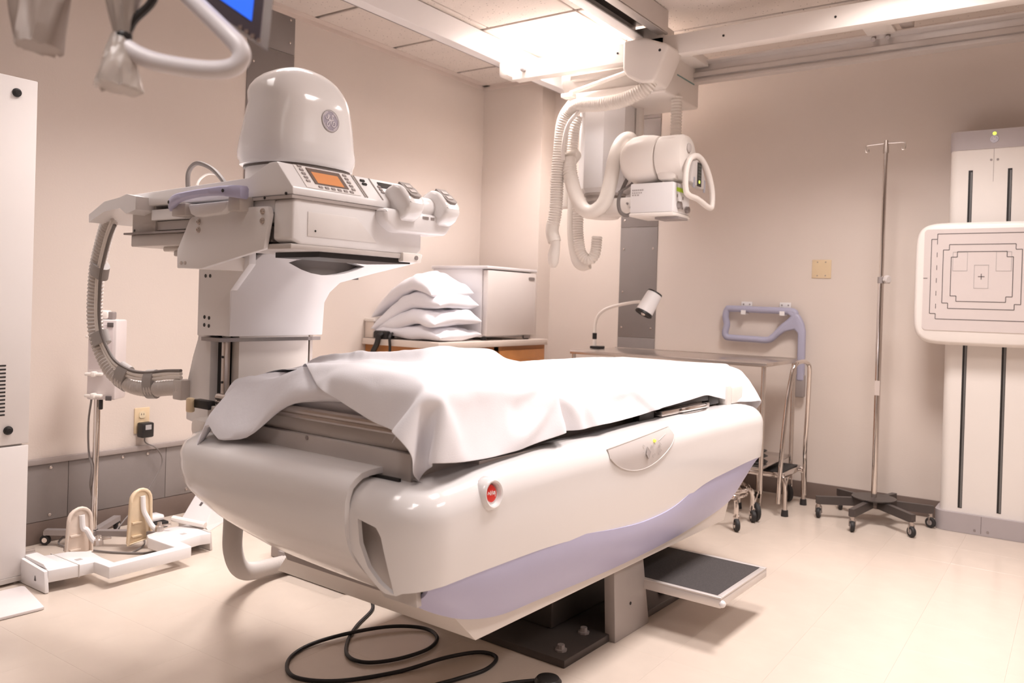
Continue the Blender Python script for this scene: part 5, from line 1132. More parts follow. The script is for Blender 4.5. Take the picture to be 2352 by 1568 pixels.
    -2, -1, -2, -2, -1, -2, -1, -1, -2, -3, -2, 1, 0, 0, -1, -1, 0, -1, -1, -1, 0, -2, 0, -1, -1, -1, -1, -1, 0, -1, -1, -1, -1, -1, -1, -1, -1, 0, -1,
    0, -1, 0, -1, 0, -1, 0, 0, -1, 0, -1, 0, -1, 0, -1, 0, -1, 2, 1, 2, 2, 1, 2, 1, 2, 2, 1, 2, 2, 2, 0, 1, 0, 0, 1, 0, 0, 0, 1, 0, 0, 55, -1, -1, -1, -1,
    -2, -1, 0, -1, -1, -2, -1, -2, -2, -2, -1, -2, -1, -2, -1, -2, -2, -3, -1, 1, 0, -1, -1, 0, -1, -1, -1, 0, -2, -1, 0, -1, -1, -1, -1, -1, -1, -1, -1,
    -1, -1, -1, -1, -1, 0, -1, 0, -1, 0, -1, 0, -1, 0, -1, 0, -1, 0, -1, 0, -1, 0, -1, 0, 1, 2, 1, 2, 2, 1, 2, 2, 2, 1, 2, 2, 2, 1, 0, 0, 1, 0, 0, 1, 0,
    0, 1, 0, 57, -1, -1, -1, -1, -2, -1, -1, -1, 0, -2, -2, -2, -2, -2, -1, -2, -2, -1, -1, -2, -2, -3, -2, 0, 1, -1, 0, -1, -1, -1, -1, 0, -2, -1, 0, -1,
    -1, -1, -1, -1, -1, -1, -1, -1, -1, -1, -2, -1, 0, -1, -1, 0, -1, 0, -1, 0, -1, 0, -1, 0, -1, 0, -1, 0, -1, 0, -1, 1, 2, 2, 1, 2, 2, 2, 1, 2, 2, 2,
    2, 2, 1, 0, 1, 0, 0, 1, 0, 0, 1, 0, 1, 58, 0, -1, -1, -2, -1, -1, -2, -1, 0, -2, -2, -1, -3, -1, -2, -2, -2, -2, -1, -1, -2, -3, -3, -1, 2, 0, -1, -1,
    -1, -1, -1, 0, -2, -1, -1, -1, -1, -1, -1, -1, -1, -1, -1, -1, -1, -1, -2, 0, -1, -1, -1, 0, -1, 0, -1, 0, -1, -1, 0, -1, 0, -1, 0, -1, 0, -1, -1, 1,
    2, 2, 2, 1, 2, 2, 2, 2, 2, 2, 3, 2, 1, 0, 0, 1, 0, 0, 1, 0, 0, 1, 0, 62, -1, -2, -1, -1, -1, -2, -1, -1, -1, -2, -1, -2, -2, -2, -2, -1, -2, -3, -1,
    -1, -1, -3, -3, -3, 1, 1, -1, -1, -1, -1, -1, 0, -2, -1, -1, -1, -1, -1, -1, -1, -1, -1, -1, -1, -2, -1, -1, -1, -1, -1, -1, -1, 0, -1, 0, -1, 0, -1,
    -1, 0, -1, 0, -1, 0, -1, -1, 0, 0, 2, 2, 2, 2, 2, 2, 2, 2, 2, 2, 3, 2, 1, 0, 1, 0, 0, 1, 0, 1, 0, 0, 1, 64, -1, -2, -1, -1, -1, -2, -1, -2, -1, -1,
    -2, -1, -2, -2, -2, -2, -2, -2, -2, -2, -1, -1, -3, -3, -2, 1, 1, -2, -1, -1, -1, 0, -2, -1, -1, -1, -1, -1, -1, -1, -2, -1, -1, -1, -1, -2, -1, -1,
    -1, -1, -1, -1, 0, -1, 0, -1, -1, 0, -1, -1, 0, -1, 0, -1, -1, 0, -1, 0, 2, 2, 2, 2, 2, 2, 2, 3, 2, 2, 3, 2, 1, 1, 0, 1, 0, 0, 1, 0, 1, 0, 0, 67, -1,
    -1, -2, -1, -2, -1, -2, -1, -1, -2, -1, -2, -1, -4, -1, -2, -2, -2, -2, -2, -1, -2, -1, -3, -3, 0, 0, 0, -1, -1, -1, -1, -2, -1, -1, -1, -1, -1, -2,
    -1, -1, -1, -1, -1, -2, -1, -2, -1, -1, -1, -1, -1, 0, -1, -1, 0, -1, -1, 0, -1, -1, 0, -1, 0, -1, -1, 0, -1, 2, 2, 3, 2, 2, 2, 2, 3, 2, 2, 3, 2, 2,
    0, 1, 0, 0, 1, 0, 1, 0, 0, 1, 69, -1, -2, -1, -2, -1, -1, -2, -1, -3, 0, -2, -1, -2, -2, -3, -2, -2, -1, -3, -2, -1, -2, -1, -2, -3, -3, 1, 0, -1, -1,
    -1, -1, -2, -1, -1, -1, -1, -2, -1, -1, -1, -1, -2, -1, -1, -2, -1, -2, -1, -1, -1, -1, -1, 0, -1, -1, 0, -1, -1, 0, -1, -1, 0, -1, -1, 0, -1, -1, 2,
    3, 2, 2, 2, 3, 2, 2, 3, 2, 3, 3, 1, 1, 0, 0, 1, 0, 1, 0, 1, 0, 1, 71, -1, -2, -1, -2, -1, -2, -1, -2, -2, -2, -1, -2, 0, -3, -2, -3, -1, -3, -1, -2,
    -2, -2, -1, -1, -4, -3, -1, 1, -1, -1, -1, -1, -2, -1, -1, -1, -1, -2, -1, -1, -2, -1, -2, -1, -2, -1, -1, -2, -1, -1, -1, -1, -1, -1, 0, -1, -1, 0,
    -1, -1, 0, -1, -1, 0, -1, -1, -1, 0, 1, 3, 2, 2, 3, 2, 2, 3, 3, 2, 3, 3, 2, 0, 0, 1, 0, 1, 0, 1, 0, 1, 0, 74, -1, -2, -1, -2, -2, -1, -2, -1, -2, -2,
    -1, -2, -2, -1, -2, -3, -3, -1, -2, -2, -2, -2, -2, -1, -2, -4, -2, 1, 0, -1, -2, -1, -1, -2, -1, -1, -2, -1, -1, -2, -1, -2, -2, -1, -2, -1, -1, -1,
    -2, -1, -1, -1, -1, -1, 0, -1, -1, -1, 0, -1, -1, 0, -1, -1, -1, 0, -1, -1, 1, 3, 2, 3, 2, 3, 2, 3, 3, 2, 3, 3, 2, 0, 1, 0, 1, 0, 1, 0, 1, 0, 1, 76,
    -2, -1, -2, -1, -2, -1, -2, -2, -1, -2, -2, -1, -2, -2, -1, -3, -3, -3, -2, -1, -2, -2, -2, -1, -2, -3, -3, -1, 1, -1, -1, -2, -1, -2, -1, -1, -2, -1,
    -1, -2, -2, -1, -2, -2, -1, -2, -1, -1, -2, -1, -1, -1, -1, -1, -1, 0, -1, -1, -1, 0, -1, -1, -1, 0, -1, -1, -1, 0, 0, 3, 2, 3, 3, 2, 3, 2, 3, 3, 3,
    3, 2, 1, 0, 1, 0, 1, 0, 1, 0, 1, 0, 81, -4, -3, 0, -2, -1, -2, -1, -2, -2, -1, -2, -2, -1, -2, -2, -2, -3, -3, -2, -2, -2, -2, -2, -1, -2, -2, -4, -3,
    1, 0, -1, -2, -1, -1, -2, -1, -2, -1, -2, -1, -2, -1, -3, -1, -2, -1, -2, -1, -2, -1, -1, -1, -1, -1, -1, -1, 0, -1, -1, -1, -1, 0, -1, -1, -1, 0, -1,
    -1, 0, 3, 3, 2, 3, 3, 2, 3, 3, 3, 3, 3, 3, 0, 1, 0, 1, 0, 1, 0, 1, 0, 1, 74, -1, 0, 1, -1, -1, -1, -2, -2, -1, -2, -1, -2, -2, -2, -2, -2, -2, -5, -1,
    -2, -2, -2, -2, -2, -2, -2, -4, -3, 1, 0, -1, -1, -2, -2, -1, -2, -1, -2, -1, -2, -1, -2, -3, -1, -2, -1, -2, -1, -1, -2, -1, -2, 0, -1, -1, -1, -1,
    -1, 0, -1, -1, -1, -1, 0, -1, -1, -1, -1, 1, 2, 3, 3, 2, 3, 3, 3, 3, 3, 3, 4, 2, 1, 0, 1, 0, 1, 0, 1, 0, 1, 0, 74, 1, 0, 1, -1, -1, -1, -2, -1, -2,
    -2, -2, -1, -2, -2, -2, -2, -2, -3, -4, -1, -2, -2, -3, -2, -1, -2, -4, -4, 0, 1, -1, -1, -2, -2, -2, -1, -1, -2, -1, -2, -2, -2, -2, -2, -1, -2, -1,
    -2, -2, -1, -1, -2, -1, -1, 0, -1, -1, -1, -1, -1, 0, -1, -1, -1, -1, -1, -1, 0, 0, 3, 2, 3, 3, 3, 3, 3, 3, 3, 4, 3, 3, 0, 1, 0, 1, 0, 1, 0, 1, 1, 0,
    75, 0, 1, 0, 0, -1, 0, -2, -2, -2, -2, -2, -1, -2, -2, -2, -3, -1, -3, -3, -2, -3, -2, -2, -2, -1, -2, -1, -4, -4, 1, -1, -1, -2, -2, -2, -1, -2, -1,
    -2, -1, -3, -2, -2, -1, -2, -2, -1, -2, -2, -1, -2, -1, -1, -1, -1, -1, 0, -1, -1, -1, -1, -1, -1, -1, 0, -1, -1, -1, 0, 3, 3, 3, 3, 2, 3, 4, 3, 3,
    4, 3, 3, 1, 0, 1, 0, 1, 0, 1, 1, 0, 1, 75, 1, 1, 0, 0, 0, -1, -2, -2, -2, -2, -1, -2, -2, -2, -2, -3, -2, -2, -4, 0, -4, -2, -3, -1, -2, -1, -2, 1,
    -7, -2, 0, -1, -2, -2, -2, -2, -1, -3, 0, -2, -3, -1, -2, -2, -2, -1, -2, -2, -1, -2, -2, -1, -1, -1, -1, -1, -1, -1, -1, 0, -1, -1, -1, -1, -1, -1,
    -1, -1, 0, 3, 3, 3, 3, 3, 3, 3, 4, 3, 4, 3, 3, 1, 1, 0, 1, 0, 1, 1, 0, 1, 0, 77, 1, 0, 1, 0, 0, -1, -1, -2, -2, -3, -1, -2, -2, -2, -2, -3, -4, -4,
    1, -4, 0, -3, -3, -2, -2, -1, -2, 0, -2, -5, -1, -1, -2, -2, -2, -2, -2, -2, -1, -2, -2, -2, -2, -1, -2, -2, -2, -1, -2, -2, -2, -1, -1, -1, -1, -1,
    -1, -1, -1, -1, -1, -1, -1, -1, -1, 0, -1, -1, -1, 3, 3, 3, 4, 3, 3, 3, 4, 3, 4, 4, 3, 0, 1, 1, 0, 1, 0, 1, 1, 0, 1, 78, 0, 1, 1, 0, 0, 0, -2, -2, -2,
    -2, -2, -2, -2, -2, -2, -3, -3, -2, -5, -1, -3, -1, -2, -3, -1, -2, -1, -1, -2, -4, -2, -1, -2, -2, -2, -2, -2, -2, -2, -1, -2, -2, -2, -2, -2, -2,
    -1, -2, -2, -2, -2, -1, -2, -1, 0, -1, -1, -1, -1, -1, -1, -1, -1, -1, -1, -1, -1, -1, -1, 3, 4, 3, 3, 3, 4, 3, 4, 3, 4, 4, 3, 1, 0, 1, 1, 0, 1, 1,
    0, 1, 0, 79, 1, 1, 1, 0, 0, 0, -1, -2, -2, -2, -3, -2, -2, -2, -2, -3, -3, -2, -4, -4, -4, 0, -3, 1, -3, -1, -1, -2, -2, -3, -2, -2, -2, -2, -2, -2,
    -4, -1, -1, -2, -2, -2, -2, -2, -1, -2, -2, -2, -2, -2, -2, -1, -2, -1, -1, -1, -1, -1, -1, -1, -1, -1, -1, -1, -1, -1, -1, -1, -1, 4, 3, 3, 4, 3, 3,
    4, 3, 4, 4, 4, 4, 0, 1, 1, 0, 1, 0, 1, 1, 0, 1, 80, 1, 0, 1, 1, -1, 1, -1, -2, -2, -2, -2, -3, -2, -2, -2, -2, -3, -3, -3, -3, -4, -4, -1, -4, 2, -1,
    -2, -1, -2, -3, -4, 0, -2, -3, -2, -3, -3, -2, -1, -1, -2, -1, -4, -2, -1, -2, -2, -2, -2, -2, -2, -2, -1, -1, -1, -1, -1, -1, -1, -1, -1, -1, -1, -1,
    -1, -1, -1, -1, -1, 3, 3, 4, 3, 4, 3, 3, 4, 4, 4, 4, 4, 1, 0, 1, 1, 0, 1, 1, 0, 1, 1, 81, 1, 0, 1, 1, -1, 1, -1, -1, -3, -2, -2, -2, -3, -2, -2, -2,
    -3, -3, -4, -3, -2, -3, -5, -2, -5, 1, 3, -2, -2, -3, -5, 1, -2, -3, -3, -2, -3, -2, -2, -1, -1, -2, -3, -2, -2, -1, -2, -3, -2, -2, -2, -2, -1, -1,
    -1, -1, -1, -1, -1, -1, -2, -1, -1, -1, -1, -1, -1, -1, -1, 3, 4, 3, 4, 3, 4, 3, 4, 4, 4, 4, 4, 1, 1, 0, 1, 1, 1, 0, 1, 1, 0, 83, 0, 1, 1, 0, 0, 0,
    0, -1, -3, -2, -2, -3, -2, -2, -2, -3, -3, -3, -3, -3, -3, -2, -5, -4, -2, -4, 5, 0, -3, -3, -3, -2, 0, -5, -2, -2, -4, -1, -2, -2, -1, -2, -1, -4,
    -2, -2, -1, -3, -2, -2, -2, -2, -1, -2, -1, -1, -1, -1, -1, -1, -1, -1, -1, -1, -1, -1, -1, -2, -1, 3, 4, 4, 3, 4, 3, 4, 4, 4, 5, 4, 4, 1, 0, 1, 1,
    0, 1, 1, 0, 1, 1, 84, 0, 1, 0, 1, 0, 0, 0, -1, -2, -3, -2, -3, -2, -2, -3, -2, -3, -3, -3, -3, -3, -3, -4, -4, -2, 2, 1, -3, -3, -2, -3, -2, -1, -4,
    -4, -1, -4, -2, -2, -2, -3, -1, -3, -1, -2, -1, -3, -2, -2, -2, -2, -2, -2, -1, -1, -1, -1, -1, -1, -1, -1, -2, -1, -1, -1, -1, -1, -1, -1, 3, 3, 4,
    4, 3, 4, 4, 4, 4, 5, 4, 4, 1, 0, 2, -2, 1, 3, 0, 1, 1, -8, 93, 1, 0, 1, 0, 0, 1, 0, -1, -2, -3, -2, -3, -2, -3, -2, -2, -5, -2, -2, -3, -3, -4, -3,
    -4, -3, -1, 5, -4, -3, -2, -3, -2, -1, -2, -6, -4, -1, -2, -2, -2, -2, -2, -3, -2, -2, -2, -2, -2, -2, -2, -2, -2, -2, -1, -1, -1, -1, -2, -1, -1, -1,
    -1, -1, -1, -1, -2, -1, -1, -1, 3, 4, 3, 4, 4, 4, 4, 4, 4, 5, 4, 5, 0, 0, 2, -2, 2, 2, 1, 0, -5, -11, 104, 1, 0, 1, 0, 0, 1, 0, -1, -2, -2, -2, -4,
    -3, -2, -2, -2, -4, -5, -2, -2, -3, -3, -4, -3, -3, -3, -2, 4, -2, -3, -3, -1, -3, -9, 3, -9, 2, -2, -3, -1, -2, -1, -3, -3, -1, -3, -2, -2, -2, -2,
    -2, -2, -2, -1, -3, 0, -1, -1, -1, -1, -2, 0, -2, -1, -1, -1, -1, -2, -1, 3, 4, 4, 4, 4, 4, 4, 4, 4, 5, 4, 5, 0, 0, 0, -1, 3, 0, -1, -2, -5, -14, 114,
    1, 1, 1, 0, 0, 0, 0, 0, -1, -4, -3, -2, -3, -3, -2, -2, -4, -3, -4, -3, -2, -3, -3, -3, -3, -3, -3, -1, 4, -3, -3, -2, -1, -11, -3, -4, 2, -3, -1, -2,
    -1, -2, -2, -3, -2, -2, -3, -2, -2, -2, -2, -2, -2, -3, -1, -1, 0, -2, 0, -2, -1, -1, -1, -1, -1, -2, -1, -1, -2, 4, 4, 4, 3, 4, 5, 3, 5, 5, 4, 4, 5,
    0, 0, 0, -2, -3, -4, -1, 2, -5, -17, 120, 3, 3, 2, 1, 0, 0, 0, 0, -2, -4, -2, -2, -4, -3, -3, -2, -3, -3, -3, -3, -2, -3, -2, -3, -4, -4, -4, 0, -1,
    4, -3, -4, 0, -13, -1, -5, 1, -2, -2, -1, -2, -2, -2, -2, -3, -2, -3, -2, -2, -2, -2, -2, -4, -1, -1, -1, -1, -1, -1, -1, -1, -1, -1, -2, -1, -1, -1,
    -2, -1, 3, 4, 4, 4, 4, 4, 4, 5, 5, 4, 5, 4, 1, 0, 0, -3, -3, -5, -4, -4, -3, -19, 117, 3, 8, 7, 5, 0, 1, 0, -2, 0, -3, -4, -3, -3, -3, -3, -3, -2, -2,
    -3, -2, -3, -3, -2, -5, -3, -3, -4, -1, -1, 0, 1, -2, -4, -15, 1, -2, -1, -2, -1, -2, -2, -2, -2, -2, -3, -2, -2, -3, -2, -3, -1, -4, -2, -2, 0, -1,
    -1, -1, -1, -1, -1, -1, -2, -1, -1, -1, -2, -1, -1, 2, 5, 4, 4, 4, 4, 4, 5, 5, 4, 5, 5, 0, 0, 0, -2, -4, -4, -4, -6, -14, -18, 113, 5, 6, 6, 6, 6, 7,
    2, -1, -1, -2, -2, -3, -3, -3, -3, -3, -3, -5, -4, -3, -1, -2, -2, -2, -3, -2, -3, -2, -2, -1, 0, 3, -5, -26, 3, -8, -4, 1, 0, 0, 0, 0, 1, 0, -3, -2,
    -2, -5, -2, -2, -3, -2, -3, -1, -1, -1, -1, -1, 0, -1, -2, -1, -1, -1, -2, -1, -1, -1, -2, 3, 4, 4, 5, 4, 4, 4, 5, 5, 5, 5, 4, 1, 0, 0, -8, -2, -4,
    -7, -12, -13, -17, 123, 5, 6, 6, 6, 6, 6, 3, -1, -2, -4, -5, -5, -5, 0, -3, -2, -3, -4, -3, -3, -4, -2, -3, -5, -1, -1, -1, 0, 2, 8, -17, 1, -1, -22,
    3, -6, -2, -1, 0, 0, 0, -1, 0, -1, 0, -4, 1, -5, -4, -1, -3, -3, -2, -1, -1, -1, -1, -1, -1, -1, -1, -1, -1, -2, -1, -1, -2, -1, -1, 2, 5, 4, 4, 5,
    4, 4, 5, 5, 5, 5, 5, 1, -1, -2, -10, -2, -9, -10, -11, -14, -16, 133, 4, 4, 4, 1, -9, 16, 14, 0, -9, -4, -5, -4, -4, -4, -7, -1, -3, -3, -3, -3, 0,
    -1, 0, -2, -2, -1, -2, -4, 10, 2, -24, -5, 3, -2, 1, -7, 0, -7, 2, 0, 1, 0, 0, -1, 0, -4, 1, -3, -7, 0, -3, -2, -3, -1, -1, -1, -1, -1, -1, -1, -1,
    -1, -2, -1, -1, -2, -1, -1, -2, 3, 4, 5, 4, 4, 5, 4, 5, 5, 5, 5, 5, 0, 0, -4, -12, -14, -14, -10, -4, -14, -13, 138, 2, 0, -2, -10, -2, 15, 10, 21,
    -13, -10, -5, -4, -4, -6, -4, -3, -3, -1, -3, -3, -3, -1, -3, -3, 0, 0, 4, 9, 3, 0, -26, -1, 4, -1, 5, -15, 10, -13, 4, 1, 0, 0, 0, 0, 1, -4, -2, 4,
    -10, 0, -3, -2, -3, -1, -1, -1, -1, -1, -1, -1, -2, -1, -1, -1, -2, -1, -1, -2, -1, 2, 5, 4, 5, 4, 5, 4, 5, 4, 4, 4, 2, 1, 1, -7, -7, -14, -17, -16,
    -12, -10, -8, 134, -2, -4, -8, -7, 0, 11, 21, 20, -3, -13, -9, -5, -5, -4, -4, -3, -3, -2, -3, -3, 2, -10, -2, 3, -2, 8, 7, 4, 2, 0, -25, 8, 0, -4,
    2, -13, 13, -11, 1, -5, 3, 2, 0, 1, 1, 0, -6, 6, -6, -7, 3, -3, -2, -3, 0, 0, -1, -1, -1, -2, -1, -2, 0, -2, -1, -1, -2, -1, -2, 2, 5, 5, 4, 4, 4, 3,
    3, 2, 1, 0, -1, -1, 3, 8, -8, -15, -16, -18, -15, -11, -9, 122, -4, -7, -8, -3, 3, 18, 16, 20, 1, -6, -13, -8, -5, -4, -4, -3, -3, -2, -3, -2, 3, -8,
    -3, 2, 1, 6, 6, 7, -7, 9, -26, -7, 13, 4, -2, -14, 10, 1, -12, 2, -6, 1, 3, 1, 2, 2, 1, -8, 12, -10, -7, 3, -1, 0, -1, -2, -1, -1, -1, 0, -1, -1, -1,
    -1, -1, -1, -1, -2, -1, 2, 4, 4, 2, 3, 1, 0, 0, 0, 1, 0, 1, 0, 3, 15, -6, -19, -14, -16, -18, -12, -9, 105, -5, -7, -5, -1, 9, 21, 10, 21, 3, -3, -8,
    -12, -6, -4, -4, -3, -3, -3, -2, -1, 4, -7, -2, 3, 4, 6, 4, -8, 2, 12, -26, -15, 6, 14, 4, -11, -3, 16, -17, -1, -4, -3, 0, 1, 2, -2, -1, -1, 6, 11,
    -13, -5, 2, -1, -1, -2, 0, -1, -1, -1, 0, 0, 0, -1, 0, 0, -1, 0, -1, 1, 2, 1, 0, 0, 1, 0, 1, 0, 0, 0, 0, 0, 10, 16, -1, -19, -18, -16, -16, -12, -11,
    87, -5, -6, -3, 3, 16, 18, 8, 22, 4, -1, -5, -12, -7, -5, -3, -4, -3, -3, -2, 0, 5, -2, -3, 5, 4, 1, -8, -2, 7, 13, -26, -20, -2, 14, 10, 1, -13, 20,
    -12, -4, -4, -3, -3, -2, -1, 0, 1, 2, -3, 6, 11, -13, -5, 1, -1, -2, -2, -1, 0, -1, 0, 0, -1, 0, 0, -1, 0, -1, 0, 1, 1, 1, -1, 1, 0, 0, 0, 1, -1, 0,
    0, 4, 15, 16, 4, -19, -20, -17, -16, -13, -12, 71, -6, -4, -1, 8, 20, 12, 9, 22, 5, -1, -1, -10, -8, -5, -4, -3, -3, -3, -2, 0, 4, 2, 2, 0, -2, -7,
    -3, 3, 10, 13, -24, -24, -11, 11, 14, 6, -12, 14, 4, -11, -2, -3, -3, -2, -2, 0, 0, 0, -1, -3, 5, 11, -12, -6, 2, -2, -2, -1, -1, -1, -1, 0, -1, 0,
    -1, 0, -1, 0, 0, 0, 1, 0, 0, 0, 0, 0, 0, -1, 0, 0, 3, 7, 11, 12, 18, -18, -20, -18, -16, -14, -13, 63, -14, -2, 1, 15, 18, 7, 10, 23, 6, -2, 0, -3,
    -8, -7, -4, -3, -3, -3, -3, 2, 1, 2, -1, -3, -5, -2, 1, 5, 12, 11, -21, -23, -22, 9, 13, 11, -6, 3, 20, -14, -2, -3, -3, -3, -2, -1, -1, -1, 0, -1,
    -4, 4, 11, -11, -5, 0, -1, -2, -1, -1, -1, -1, -1, 0, -1, -1, -1, 0, -1, 0, 0, 0, 0, 0, -1, 0, 0, -1, 0, 2, 10, 7, 8, 12, 23, -16, -20, -19, -17, -15,
    -13, 53, -16, 0, 3, 19, 15, 6, 8, 23, 7, -3, 1, -3, -4, -5, -4, -4, -3, -2, -3, -2, -1, -2, -2, -2, -1, 1, 2, 6, 11, 12, -22, -23, -23, 3, 11, 11, 6,
    -5, 24, -3, -8, -4, -3, -2, -2, -2, -2, -1, -1, -1, -1, -4, 0, 12, -5, -7, -2, -1, -2, -1, -1, -2, -1, -1, -1, -1, -1, -1, -1, 0, -1, 0, -1, 0, 0, -1,
    0, -1, 2, 13, 12, 7, 6, 5, 27, -13, -20, -19, -17, -16, -15,]
